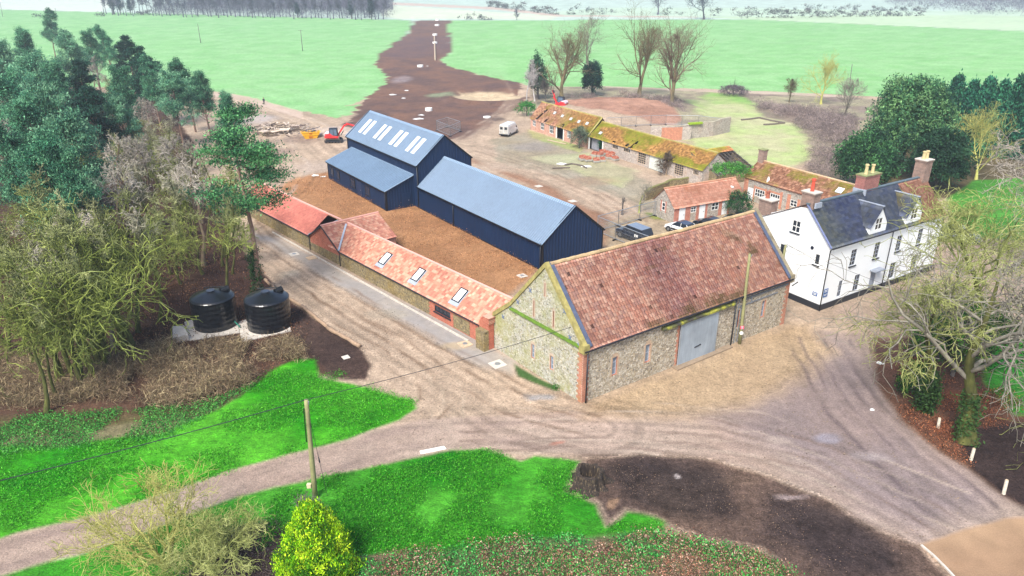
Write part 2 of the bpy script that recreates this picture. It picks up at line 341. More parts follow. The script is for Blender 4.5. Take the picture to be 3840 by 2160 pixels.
# region: (kind, polygon in survey pixels, colour, second colour, softness m, edge roughness m, opacity)
KA = 0.60
TAN = C(214, 190, 166)
REG = [
 ('ground', PD((870, 320), (905, 262), (940, 235), (968, 210), (965, 182), (938, 165), (958, 135), (1005, 100), (1030, 72), (1036, 52), (1135, 52), (1122, 72), (1140, 110), (1140, 130), (1108, 150), (1130, 166), (1200, 186), (1300, 205), (1330, 260), (1265, 290), (1180, 350), (1110, 350), (900, 330)), C(120, 96, 90), C(144, 110, 94), .7, 3.6, 1),
 ('ground', PD((1025, 90), (1140, 92), (1140, 130), (1010, 150), (960, 140)), C(118, 98, 100), C(130, 104, 100), 6, 4, .7),
 ('yard', PD((740, 450), (830, 430), (980, 520), (1050, 515), (1375, 672), (1240, 770), (1100, 700), (950, 600), (860, 570), (700, 470)), C(210, 158, 114), C(188, 138, 98), 1.0, .8, 1),
 ('yard', PD((1190, 410), (1320, 440), (1530, 545), (1600, 590), (1520, 640), (1440, 520), (1180, 395)), C(196, 152, 124), C(178, 135, 108), 1.5, 1.0, .95),
 ('yard', PD((1240, 350), (1345, 330), (1560, 420), (1650, 470), (1640, 540), (1560, 500), (1400, 440), (1250, 405)), C(196, 190, 170), C(175, 165, 140), 1.5, 2.0, .8),
 ('grass', PD((1330, 395), (1480, 385), (1600, 430), (1560, 470), (1440, 430)), C(180, 190, 130), C(190, 185, 150), 1.5, 1.5, .75),
 ('grass', PD((1330, 325), (1470, 370), (1455, 385), (1340, 345)), C(165, 185, 105), C(180, 180, 120), .8, 1.0, .8),
 ('field', PD((-300, 16), (1000, 50), (1036, 52), (1030, 72), (1005, 100), (958, 135), (938, 165), (965, 182), (968, 210), (935, 240), (870, 268), (905, 262), (880, 285), (845, 296), (760, 278), (700, 263), (640, 247), (585, 234), (400, 222), (-300, 205)), C(154, 218, 140), C(174, 228, 160), .5, 2.6, 1),
 ('field', PD((1135, 52), (1122, 72), (1140, 110), (1140, 130), (1108, 150), (1130, 166), (1200, 186), (1290, 205), (1340, 216), (1500, 218), (1800, 224), (2000, 232), (2200, 242), (2900, 262), (2900, 92), (1900, 50), (1500, 50)), C(154, 218, 138), C(174, 228, 158), .5, 2.0, 1),
 ('path', PD((1480, 214), (1600, 221), (1800, 226), (2000, 233), (2150, 243), (2150, 249), (1990, 240), (1800, 232), (1600, 227), (1480, 219)), C(214, 196, 176), C(200, 180, 160), .6, .5, 1),
 ('path', PD((380, 224), (590, 236), (650, 250), (760, 280), (760, 300), (640, 262), (580, 246), (380, 234)), C(220, 196, 178), C(205, 185, 165), .8, .5, 1),
 ('scrub', PD((1340, 216), (1500, 219), (1800, 232), (2160, 246), (2330, 262), (2350, 400), (2100, 470), (2040, 430), (2035, 350), (1930, 318), (1840, 330), (1725, 350), (1700, 320), (1690, 290), (1430, 280), (1340, 262)), C(158, 142, 130), C(190, 184, 150), 1.5, 2.0, 1),
 ('grass', PD((1730, 250), (1900, 262), (2000, 300), (2035, 345), (2035, 400), (1960, 440), (1880, 420), (1830, 385), (1750, 365), (1720, 352), (1835, 325), (1835, 300), (1760, 290)), C(190, 212, 138), C(205, 205, 160), 2.0, 2.0, .95),
 ('grass', PD((1790, 232), (1860, 238), (1900, 262), (1800, 262), (1760, 245)), C(150, 205, 100), C(180, 200, 130), 2.0, 2.0, .8),
 ('scrub', PD((1880, 262), (2130, 300), (2100, 330), (1930, 296)), C(128, 108, 112), C(150, 128, 122), 1.5, 1.5, .8),
 ('ground', PD((1415, 262), (1480, 250), (1600, 252), (1680, 275), (1712, 300), (1690, 318), (1560, 300), (1440, 282)), C(205, 160, 138), C(180, 138, 118), .8, 1.2, 1),
 ('yard', PD((1530, 560), (1650, 520), (1900, 520), (1960, 560), (1960, 620), (1520, 660)), C(214, 196, 168), C(200, 180, 150), 1.0, .6, .9),
 ('grass', PD((1618, 535), (1700, 540), (1720, 556), (1645, 552)), C(120, 150, 55), C(150, 150, 80), .4, .4, .9),
 ('yard', PD((1260, 190), (1310, 255), (1270, 300), (1200, 345), (1120, 360), (1180, 340), (1250, 280), (1290, 240)), C(190, 165, 145), C(176, 150, 132), 1, .6, .6),
 ('path', PD((640, 585), (700, 600), (960, 730), (1230, 858), (1245, 880), (1300, 905), (1285, 938), (1200, 920), (1090, 850), (900, 745), (700, 630), (645, 602)), C(172, 170, 170), C(186, 178, 168), 1.0, .5, .85),
 ('woodland', PD((-300, 1090), (0, 1090), (280, 1070), (500, 1040), (640, 990), (700, 940), (760, 900), (800, 945), (925, 930), (925, 900), (870, 860), (770, 785), (690, 725), (645, 670), (590, 590), (560, 540), (520, 440), (470, 330), (400, 240), (-300, 212)), C(72, 52, 46), C(100, 76, 62), .6, .8, 1),
 ('soil', PD((735, 775), (772, 787), (900, 872), (938, 915), (925, 955), (830, 950), (790, 900), (740, 880)), C(66, 52, 48), C(88, 70, 62), .4, .5, 1),
 ('ivy', PD((-300, 1065), (0, 1060), (280, 1045), (520, 1015), (640, 965), (700, 935), (640, 1030), (420, 1120), (200, 1170), (-300, 1210)), C(66, 108, 52), C(110, 104, 66), 2.5, 1.6, .8),
 ('lawn', PD((-300, 1140), (0, 1120), (150, 1120), (420, 1085), (600, 1000), (690, 930), (745, 902), (790, 905), (803, 950), (875, 962), (965, 985), (1045, 1008), (1050, 1030), (1015, 1058), (938, 1083), (859, 1109), (767, 1136), (650, 1170), (533, 1203), (380, 1252), (233, 1296), (110, 1328), (0, 1356), (-300, 1430)), C(44, 158, 6), C(98, 196, 48), .35, .45, 1),
 ('track', PD((-300, 1430), (0, 1356), (110, 1328), (233, 1296), (380, 1252), (533, 1203), (650, 1170), (767, 1136), (859, 1109), (938, 1083), (1058, 1059), (1150, 1050), (1500, 1035), (1900, 1010), (2030, 830), (2180, 840), (2204, 966), (2267, 1053), (2350, 1126), (2444, 1183), (2534, 1253), (2650, 1310), (2527, 1308), (2317, 1375), (2237, 1343), (2150, 1303), (2084, 1253), (1950, 1199), (1817, 1163), (1717, 1144), (1460, 1145), (1229, 1129), (1138, 1133), (972, 1163), (805, 1201), (683, 1233), (533, 1276), (333, 1353), (200, 1396), (100, 1426), (-300, 1530)), C(198, 178, 162), C(182, 160, 146), .5, .25, 1),
 ('track', PD((2040, 835), (2130, 860), (2204, 966), (2267, 1053), (2350, 1126), (2444, 1183), (2534, 1253), (2500, 1310), (2330, 1365), (2150, 1290), (2050, 1200), (1900, 1120), (1800, 1060), (1900, 1000), (2020, 960), (2080, 900)), C(150, 136, 138), C(168, 150, 146), 3.5, 1.5, .85),
 ('yard', PD((1475, 1012), (1700, 930), (1975, 812), (2040, 815), (2090, 880), (2010, 960), (1850, 1020), (1700, 1045), (1480, 1050)), C(220, 192, 156), C(206, 178, 144), 2.0, 1.0, .95),
 ('drive', PD((2317, 1373), (2527, 1306), (2700, 1290), (2900, 1500), (2500, 1640), (2397, 1449)), C(196, 164, 132), C(176, 144, 116), .3, .3, 1),
 ('lawn', PD((803, 1203), (972, 1163), (1138, 1133), (1226, 1130), (1282, 1151), (1308, 1161), (1345, 1146), (1455, 1160), (1438, 1183), (1422, 1233), (1472, 1249), (1505, 1266), (1522, 1326), (1548, 1313), (1582, 1286), (1620, 1290), (1680, 1310), (1670, 1345), (1490, 1360), (1340, 1362), (1155, 1385), (972, 1400), (905, 1400), (880, 1500), (500, 1560), (-300, 1640), (-300, 1530), (100, 1426), (200, 1396), (333, 1353), (533, 1276), (683, 1233)), C(34, 140, 12), C(86, 180, 50), .35, .4, 1),
 ('ivy', PD((880, 1398), (972, 1390), (1155, 1376), (1338, 1350), (1490, 1352), (1680, 1335), (1900, 1385), (2010, 1449), (2050, 1600), (800, 1600)), C(140, 116, 100), C(78, 120, 62), .6, .8, 1),
 ('woodland', PD((500, 1400), (590, 1335), (700, 1310), (748, 1350), (735, 1470), (560, 1520), (400, 1520)), C(66, 54, 56), C(92, 78, 76), .6, .9, 1),
 ('soil', PD((1460, 1150), (1560, 1146), (1717, 1146), (1817, 1165), (1950, 1201), (2084, 1255), (2150, 1305), (2237, 1345), (2317, 1376), (2397, 1449), (2480, 1600), (2060, 1600), (2000, 1449), (1917, 1385), (1717, 1334), (1640, 1296), (1582, 1282), (1530, 1322), (1510, 1266), (1475, 1235), (1465, 1180)), C(84, 70, 66), C(112, 92, 80), .7, .5, 1),
 ('soil', PD((1500, 1160), (1720, 1165), (1835, 1200), (1830, 1290), (1700, 1300), (1560, 1250)), C(54, 46, 46), C(68, 58, 54), 1.2, 1.0, .9),
 ('soil', PD((1930, 1240), (2080, 1270), (2240, 1370), (2300, 1460), (2100, 1440), (1940, 1340)), C(54, 46, 48), C(70, 60, 58), 1.2, 1.0, .85),
 ('woodland', PD((2170, 780), (2190, 860), (2204, 966), (2267, 1053), (2350, 1126), (2444, 1183), (2534, 1253), (2650, 1320), (2900, 1400), (2900, 880), (2500, 900), (2400, 760), (2300, 700), (2220, 740)), C(96, 72, 66), C(122, 88, 70), .6, .7, 1),
 ('soil', PD((2400, 1085), (2576, 1055), (2900, 1050), (2900, 1400), (2650, 1310), (2534, 1250), (2444, 1180)), C(52, 42, 42), C(62, 50, 48), .6, .5, 1),
 ('yard', PD((2100, 780), (2200, 700), (2420, 600), (2700, 620), (2700, 840), (2500, 860), (2380, 830), (2230, 850), (2180, 840)), C(196, 172, 158), C(206, 184, 160), 1.2, .8, .95),
 ('woodland', PD((2140, 420), (2300, 300), (2900, 330), (2900, 520), (2500, 470), (2380, 500), (2180, 500)), C(84, 76, 56), C(110, 98, 70), 1, 1, 1),
 ('lawn', PD((2380, 500), (2450, 455), (2900, 420), (2900, 640), (2520, 600), (2400, 590)), C(76, 150, 50), C(96, 170, 66), .6, .6, 1),
 ('lawn', PD((2480, 860), (2576, 850), (2900, 820), (2900, 1010), (2560, 1040), (2480, 960)), C(60, 175, 45), C(90, 190, 70), .6, .6, 1),
 ('grass', PD((1290, 915), (1330, 935), (1410, 975), (1400, 985), (1300, 945)), C(52, 100, 38), C(80, 110, 60), .25, .3, 1),
]
FAR = [  # pale colours put part of the distance haze into the fields
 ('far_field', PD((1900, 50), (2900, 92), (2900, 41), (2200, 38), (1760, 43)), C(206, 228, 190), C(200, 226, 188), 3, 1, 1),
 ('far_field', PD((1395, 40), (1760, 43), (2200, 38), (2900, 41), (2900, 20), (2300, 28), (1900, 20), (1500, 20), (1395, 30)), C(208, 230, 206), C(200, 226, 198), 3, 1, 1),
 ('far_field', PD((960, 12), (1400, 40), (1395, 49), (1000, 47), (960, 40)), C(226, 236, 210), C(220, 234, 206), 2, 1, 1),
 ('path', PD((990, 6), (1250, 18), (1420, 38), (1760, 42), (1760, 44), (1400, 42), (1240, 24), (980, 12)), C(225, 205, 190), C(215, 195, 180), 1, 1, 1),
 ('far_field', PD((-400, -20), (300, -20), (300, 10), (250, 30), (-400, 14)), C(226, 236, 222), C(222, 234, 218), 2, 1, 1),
]
RUTS = []
def rut(pts, off, w_, col, op): RUTS.append((PD(*pts), off, w_, col, op))
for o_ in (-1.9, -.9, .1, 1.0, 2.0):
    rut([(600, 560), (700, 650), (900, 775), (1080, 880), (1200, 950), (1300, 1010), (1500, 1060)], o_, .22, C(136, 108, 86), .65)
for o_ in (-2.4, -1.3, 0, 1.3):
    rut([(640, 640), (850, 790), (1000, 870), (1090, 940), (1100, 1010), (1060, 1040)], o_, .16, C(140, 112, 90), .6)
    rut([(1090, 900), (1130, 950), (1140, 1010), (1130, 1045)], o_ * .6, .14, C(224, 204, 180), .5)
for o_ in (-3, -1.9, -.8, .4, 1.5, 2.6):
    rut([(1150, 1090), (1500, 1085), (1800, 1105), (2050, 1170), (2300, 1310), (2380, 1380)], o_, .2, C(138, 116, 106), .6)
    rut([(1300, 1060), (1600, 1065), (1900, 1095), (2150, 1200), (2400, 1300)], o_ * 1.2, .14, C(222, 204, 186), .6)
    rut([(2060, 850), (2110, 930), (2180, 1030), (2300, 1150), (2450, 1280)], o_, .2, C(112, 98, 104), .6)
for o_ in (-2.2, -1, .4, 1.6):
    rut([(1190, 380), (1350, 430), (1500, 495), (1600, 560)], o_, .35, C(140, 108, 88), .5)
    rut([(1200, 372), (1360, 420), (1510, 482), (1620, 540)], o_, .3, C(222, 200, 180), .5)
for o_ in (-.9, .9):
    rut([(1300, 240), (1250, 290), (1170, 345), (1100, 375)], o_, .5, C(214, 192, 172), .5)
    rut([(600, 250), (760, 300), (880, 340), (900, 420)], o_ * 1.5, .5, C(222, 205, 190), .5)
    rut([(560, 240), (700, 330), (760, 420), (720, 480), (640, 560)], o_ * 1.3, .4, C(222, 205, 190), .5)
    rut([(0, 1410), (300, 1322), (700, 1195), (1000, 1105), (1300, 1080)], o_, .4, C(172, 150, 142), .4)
rng = np.random.default_rng(7)
# scattered puddle / pale / dark blotches on the yard and track
BLOB = []
for (cx, cy, rx, ry, col, op) in [
    (2080, 1100, 40, 10, C(176, 172, 186), .7), (2180, 1150, 60, 14, C(190, 178, 178), .6), (1960, 1105, 40, 8, C(200, 184, 172), .5), (2000, 1250, 50, 9, C(176, 160, 158), .5),
    (1360, 1000, 40, 9, C(176, 178, 184), .7), (1150, 870, 50, 12, C(208, 186, 150), .6), (730, 690, 30, 10, C(196, 188, 172), .5), (980, 790, 60, 12, C(192, 182, 164), .5),
    (640, 300, 60, 12, C(214, 206, 206), .6), (800, 420, 80, 15, C(214, 196, 184), .5), (760, 350, 60, 10, C(150, 126, 116), .6), (700, 380, 50, 9, C(138, 116, 110), .5), (900, 375, 50, 10, C(160, 138, 128), .5),
    (1340, 370, 60, 12, C(170, 162, 160), .6), (1240, 420, 60, 12, C(220, 198, 178), .5), (1420, 400, 60, 14, C(200, 205, 170), .4), (1480, 455, 80, 12, C(186, 158, 132), .6),
    (1110, 240, 40, 6, C(170, 190, 150), .6), (1010, 200, 26, 9, C(190, 180, 185), .45), (1060, 60, 20, 2, C(235, 232, 236), .8),
    (1545, 1270, 14, 12, C(180, 146, 116), .7), (1860, 1215, 60, 12, C(134, 112, 98), .4), (1700, 1189, 10, 5, C(190, 180, 178), .7), (1330, 1117, 60, 8, C(120, 100, 94), .5), (1395, 1112, 20, 4, C(214, 140, 120), .7), (2440, 1000, 60, 20, C(146, 84, 60), .55), (2380, 1080, 40, 14, C(150, 86, 60), .5),
    (1250, 300, 20, 5, C(90, 78, 76), .6), (930, 290, 40, 10, C(96, 80, 76), .5), (1000, 330, 70, 12, C(110, 88, 80), .5)]:
    BLOB.append((D(cx, cy), D(cx + rx, cy), D(cx, cy - ry), col, op))
GUIDES = [(PD((600, 540), (700, 640), (900, 775), (1080, 880), (1200, 950), (1330, 1030), (1500, 1075)), 7, .36), (PD((0, 1400), (300, 1322), (700, 1195), (1000, 1105), (1200, 1090), (1500, 1085), (1800, 1105), (2050, 1170), (2300, 1310), (2500, 1420)), 6, .3), (PD((2060, 830), (2110, 930), (2180, 1030), (2300, 1150), (2450, 1280)), 7, .28), (PD((1100, 375), (1190, 378), (1350, 428), (1500, 492), (1600, 560)), 9, .36), (PD((560, 240), (700, 330), (760, 420), (720, 480), (600, 560)), 12, .32), (PD((600, 250), (760, 300), (900, 380)), 10, .3)]
KINDS = {}
def paint(X, Y, regs, base, far=False):
    sh = X.shape; x = X.ravel(); y = Y.ravel()
    nn = lambda s, sd_: (fbm(x / s, y / s, sd_, 4) - .5) * 2
    w1x, w1y = nn(2.2, 3), nn(2.2, 9); w2x, w2y = nn(9, 13), nn(9, 19)
    if far: w1x, w1y = nn(20, 3), nn(20, 5); w2x, w2y = nn(60, 7), nn(60, 8)
    kn = np.full(x.shape, base[0], dtype=object)
    v = fbm(x / 5, y / 5, 33, 5)[:, None]; v2 = fbm(x / .9, y / .9, 44, 4)[:, None]
    col = np.array(base[1]) * (0.78 + .42 * v) * (.86 + .28 * v2)
    for (k, poly, c1, c2, soft, rough, op) in regs:
        sd_ = poly_sd(x, y, poly, w1x * rough * .6 + w2x * rough * .7, w1y * rough * .6 + w2y * rough * .7)
        a = np.clip(sd_ / max(soft, .05) + .5, 0, 1)[:, None] * op
        m_ = np.clip((v - .3) / .4, 0, 1)
        cc = np.array(c1) * (1 - m_) + np.array(c2) * m_
        f_ = .5 if k in ('soil', 'yard', 'ground', 'track', 'path', 'drive') else .9
        cc = cc * (1 - .12 * f_ + .24 * f_ * v2)
        col = col * (1 - a) + cc * a
        kn[(a[:, 0] > .5 * op)] = k
    if not far:
        okt = np.isin(kn.astype(str), ['yard', 'track'])
        for gp, wd_, am in GUIDES:
            dd = line_d(x, y, gp, w2x * .5, w2y * .5); sgn = x * .31 + y * .17
            a = np.clip((wd_ - dd) / 3, 0, 1) * am * okt
            nz = vnoise(dd * 2.6, sgn / 16, 91) * .6 + vnoise(dd * 6, sgn / 9, 92) * .4
            col = col * (1 + (a * (nz - .5) * 2))[:, None]
        wx, wy = nn(4, 71) * .5, nn(4, 77) * .5
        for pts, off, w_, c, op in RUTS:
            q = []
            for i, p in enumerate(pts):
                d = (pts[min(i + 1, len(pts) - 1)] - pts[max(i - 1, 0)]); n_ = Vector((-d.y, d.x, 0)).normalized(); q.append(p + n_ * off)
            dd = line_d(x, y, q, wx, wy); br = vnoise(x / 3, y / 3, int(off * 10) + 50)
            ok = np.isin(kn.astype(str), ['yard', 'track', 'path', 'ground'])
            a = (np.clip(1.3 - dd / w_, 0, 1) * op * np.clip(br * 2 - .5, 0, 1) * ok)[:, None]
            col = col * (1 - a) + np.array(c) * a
        for c0, cx_, cy_, c, op in BLOB:
            rx = (cx_ - c0).length; ry = (cy_ - c0).length
            dd = np.sqrt(((x - c0.x + w1x * .8) / rx) ** 2 + ((y - c0.y + w1y * .8) / ry) ** 2)
            a = (np.clip(1.2 - dd, 0, .6) / .6 * op * (.5 + fbm(x / .8, y / .8, 5, 3)))[:, None]
            a = np.clip(a, 0, 1); col = col * (1 - a) + np.array(c) * a
    return np.clip(col, .004, .9), kn, sh

def mound_z(x, y):
    c = D(1565, 277); dx = (x - c.x) / 20; dy = (y - c.y) / 17
    z = 1.7 * np.clip(1 - (dx * dx + dy * dy), 0, 1) ** .6 * (.8 + .4 * vnoise(x / 2, y / 2, 4))
    c = D(1232, 241); dx = (x - c.x) / 10.5; dy = (y - c.y) / 11
    r = np.sqrt(dx * dx + dy * dy); z = z - 1.5 * np.clip(1 - r, 0, 1) + .5 * np.exp(-((r - 1.1) / .2) ** 2)
    c = D(845, 336); r2 = ((x - c.x) / 7) ** 2 + ((y - c.y) / 4) ** 2
    z = z + 1.4 * np.exp(-r2 * 1.6)
    return z

GM = {}
GM['yard'] = attrmat('dirt_surface', .92, .62, 1.24, ((.6, .5), (1.9, .7), (6, 1)), .14, 6, stretch=(1, .8, 1))
GM['track'] = attrmat('track_surface', .88, .7, 1.2, ((.5, .5), (2, .6), (8, 1)), .07, 9)
GM['path'] = attrmat('gravel_surface', .9, .85, 1.12, ((1.5, 1), (12, .9)), .02, 18)
GM['drive'] = attrmat('golden_gravel', .92, .8, 1.15, ((.7, .8), (14, 1)), .02, 16)
GM['ground'] = attrmat('tilled_earth', .95, .62, 1.25, ((.5, .7), (3, 1)), .10, 4)
GM['soil'] = attrmat('black_soil', .95, .45, 1.7, ((.7, .6), (2.5, .8), (8, 1)), .08, 8)
GM['woodland'] = attrmat('leaf_litter', .95, .4, 1.7, ((.8, .5), (6, 1)), .06, 9)
GM['ivy'] = attrmat('undergrowth', .9, .5, 1.5, ((1.1, .8), (6, 1)), .07, 7)
GM['lawn'] = attrmat('lawn_grass', .8, .42, 1.5, ((.35, .55), (1.6, .75), (7, 1)), .08, 9, stretch=(1, 1.6, 1))
GM['grass'] = attrmat('rough_grass', .9, .7, 1.25, ((.4, .8), (3, 1)), .06, 5)
GM['scrub'] = attrmat('scrub_ground', .95, .65, 1.25, ((.4, .8), (2.5, 1)), .08, 4)
GM['field'] = attrmat('winter_crop', .85, .72, 1.14, ((.08, .5), (.9, .9), (3.5, 1)), .1, 3.5)
GM['far_field'] = attrmat('distant_field', .9, .93, 1.05, ((.02, 1),), 0)
GN = {'yard': 'dirt_yard', 'track': 'road', 'path': 'gravel_path', 'drive': 'gravel_drive', 'ground': 'bare_earth', 'soil': 'soil_bed', 'woodland': 'woodland_floor',
      'ivy': 'undergrowth_ground', 'lawn': 'lawn', 'grass': 'rough_grass', 'scrub': 'scrubland', 'field': 'crop_field', 'far_field': 'far_fields'}
def emit(X, Y, col, kn, sh, zf, suffix=''):
    ny, nx = sh; idx = np.arange(ny * nx).reshape(sh)
    q = np.stack([idx[:-1, :-1], idx[:-1, 1:], idx[1:, 1:], idx[1:, :-1]], -1).reshape(-1, 4)
    V = np.stack([X.ravel(), Y.ravel(), zf(X.ravel(), Y.ravel())], 1)
    fk = kn[q[:, 0]]
    for k in sorted(set(fk)):
        f = q[fk == k]; u, inv = np.unique(f, return_inverse=True)
        o = npmesh(GN[k], V[u], inv.reshape(-1, 4), GM[k], col=col[u], smooth=True)
        tag(o, kind='structure')
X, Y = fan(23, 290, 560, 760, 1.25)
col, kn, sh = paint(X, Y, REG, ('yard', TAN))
# sandy hollow with a pale floor inside the dark earth; sand heap behind the skip
x, y = X.ravel(), Y.ravel()
c = D(1225, 242); r_ = np.sqrt(((x - c.x + (fbm(x / 3, y / 3, 61) - .5) * 5) / 9.5) ** 2 + ((y - c.y) / 10) ** 2)
a = np.clip((1 - r_) * 6, 0, 1)[:, None]; col = col * (1 - a) + np.array(C(226, 204, 170)) * a * (.85 + .3 * fbm(x / 2, y / 2, 3)[:, None])
c = D(845, 336); r_ = np.sqrt(((x - c.x) / 7) ** 2 + ((y - c.y) / 4) ** 2); a = np.clip((1.1 - r_) * 3, 0, 1)[:, None]; col = col * (1 - a) + np.array(C(222, 202, 186)) * a
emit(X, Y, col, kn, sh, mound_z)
X, Y = fan(290, 5200, 170, 420, 1.6)
X[0] = np.linspace(-1.6, 1.6, 420) * (290 * .78 + 6)
col, kn, sh = paint(X, Y, REG[:2] + [r for r in REG if r[0] == 'field'] + FAR, ('far_field', C(204, 226, 212)), far=True)  # far base colour also painted paler to carry haze
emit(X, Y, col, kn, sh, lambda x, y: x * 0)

KA = 0.85

# ================================================================ ROOF AND WALL BUILDERS
def v3(a): return np.array(a, float)
def sheet(name, O, U, V, mat, parent, pitch, courses, prof='pantile', amp=.05, step=.03, colf=None, holes=None, jit=0.0, seed=0, riser_shade=.7):
    """roof slope from corner O along the eave U and up the slope V; profile runs across U, courses up V"""
    O, U, V = v3(O), v3(U), v3(V); L = np.linalg.norm(U); n = np.cross(U, V); n /= np.linalg.norm(n)
    if n[2] < 0: n = -n
    nt_ = max(1, int(round(L / pitch)))
    if prof == 'pantile': ph = [0, .25, .5, .75]; hh = [0, .55, 1, .35]
    elif prof == 'rib': ph = [0, .62, .72, .9]; hh = [0, 0, 1, 1]
    else: ph = [0, .94]; hh = [0, 0]
    s = np.concatenate([np.array(ph) + i for i in range(nt_)] + [[nt_]]) / nt_; h = np.concatenate([hh] * nt_ + [[0]])
    nc = max(1, courses); r_ = []; rh = []
    for i in range(nc): r_ += [i / nc, (i + 1) / nc]; rh += [step, 0 if nc > 1 else step]
    r_ = np.array(r_); rh = np.array(rh)
    S, Rr = np.meshgrid(s, r_); Hh = h[None, :] * amp + rh[:, None]
    rg = np.random.default_rng(seed + 5)
    tix = np.clip((S * nt_ - 1e-6).astype(int), 0, nt_ - 1); cix = np.repeat(np.arange(nc), 2)[:, None] * np.ones_like(tix)
    if jit: Hh = Hh + (rg.random((nc, nt_))[cix.astype(int), tix] - .5) * jit + (vnoise(S * L / 2.5, Rr * 3, seed) - .5) * jit * 3
    Vt = O + S[..., None] * U + Rr[..., None] * V + n * Hh[..., None]
    ny, nx = S.shape; idx = np.arange(ny * nx).reshape(ny, nx)
    q = np.stack([idx[:-1, :-1], idx[:-1, 1:], idx[1:, 1:], idx[1:, :-1]], -1).reshape(-1, 4)
    fs = ((S[:-1, :-1] + S[:-1, 1:]) / 2).ravel(); fr_ = ((Rr[:-1, :-1] + Rr[1:, :-1]) / 2).ravel()
    tile = np.floor(fs * nt_).astype(int); crs = np.clip(np.floor(fr_ * nc - 1e-6).astype(int), 0, nc - 1)
    col = colf(fs * L, fr_ * np.linalg.norm(V), tile, crs, rg) if colf else None
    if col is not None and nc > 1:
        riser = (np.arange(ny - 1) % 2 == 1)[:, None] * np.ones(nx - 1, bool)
        col = col * np.where(riser.ravel()[:, None], riser_shade if prof != 'flat' else .45, 1)  # shade line under each course, painted into the riser colour
    if holes is not None:
        k = ~holes(fs * L, fr_ * np.linalg.norm(V)); q = q[k]; col = col[k] if col is not None else None
    return npmesh(name, Vt.reshape(-1, 3), q, mat, parent, col=col)
def tilecol(base, var=.2, moss=None, moss_amt=0, seed=1, patch=None, dark=0, mscale=3.5):
    """per-tile colours: each tile has its own shade, moss grows in drifts"""
    base = [np.array(b) for b in base]
    def f(s, r, tile, crs, rg):
        k = _hash(tile, crs, seed); c = np.array(base)[(k * len(base) * .999).astype(int)]
        c = c * (1 - var + 2 * var * _hash(tile, crs, seed + 3))[:, None]
        c = c * (.82 + .36 * fbm(s / 4, r / 2.2, seed + 9, 3))[:, None]
        if patch:
            for (s0, s1, pc, am) in patch:
                a = np.clip(1 - np.abs((s + r * .15 - (s0 + s1) / 2) / ((s1 - s0) / 2)) ** 4, 0, 1) * am * (.6 + .5 * vnoise(tile * .7, crs * .7, seed + 20)); a = np.clip(a, 0, 1)[:, None]
                c = c * (1 - a) + c * np.array(pc) * a
        if moss is not None:
            m = fbm(s / mscale, r / 2.4, seed + 31, 5); mm = np.clip((m - (.62 - moss_amt * .35)) * 7, 0, 1) * (.55 + .45 * _hash(tile, crs, seed + 8))
            c = c * (1 - mm[:, None]) + np.array(moss) * (.7 + .5 * vnoise(s, r, seed + 4))[:, None] * mm[:, None]
        if dark:
            m = (_hash(tile, crs, seed + 77) < dark); c = np.where(m[:, None], c * .35, c)
        return np.clip(c, .005, .9)
    return f
TILE = attrmat('clay_tile', .85, .78, 1.18, ((3, .7), (14, .9)), .012, 20)
SLATE = attrmat('slate', .6, .75, 1.2, ((2, .8), (10, .8)), .006, 15)
def metal_mat(name, c, rough, var=.12, spec=.4):
    m, t, b = nodes(name)
    a = mix(t, 1, tuple(c), ramp(t, noise(t, coord(t), .35, 5, .6), [(.3, g3(1 - var)), (.7, g3(1 + var))]), 'MULTIPLY')
    a = mix(t, 1, a, ramp(t, noise(t, coord(t, (1, 1, .15)), 4, 4), [(.3, g3(.86)), (.7, g3(1.08))]), 'MULTIPLY')
    t.links.new(a, b.inputs['Base Color']); b.inputs['Roughness'].default_value = rough; b.inputs['Specular IOR Level'].default_value = spec
    return m
M['navy'] = metal_mat('navy_cladding', C(12, 40, 76), .55, .12, .4)
M['navy_dark'] = metal_mat('dark_flashing', C(10, 14, 24), .45)
M['roof_metal'] = metal_mat('grey_blue_sheet', C(96, 120, 146), .45, .08)
M['roof_flash'] = metal_mat('pale_flashing', C(138, 162, 188), .4, .06)
M['steel_door'] = metal_mat('steel_door', C(150, 162, 174), .5, .22)

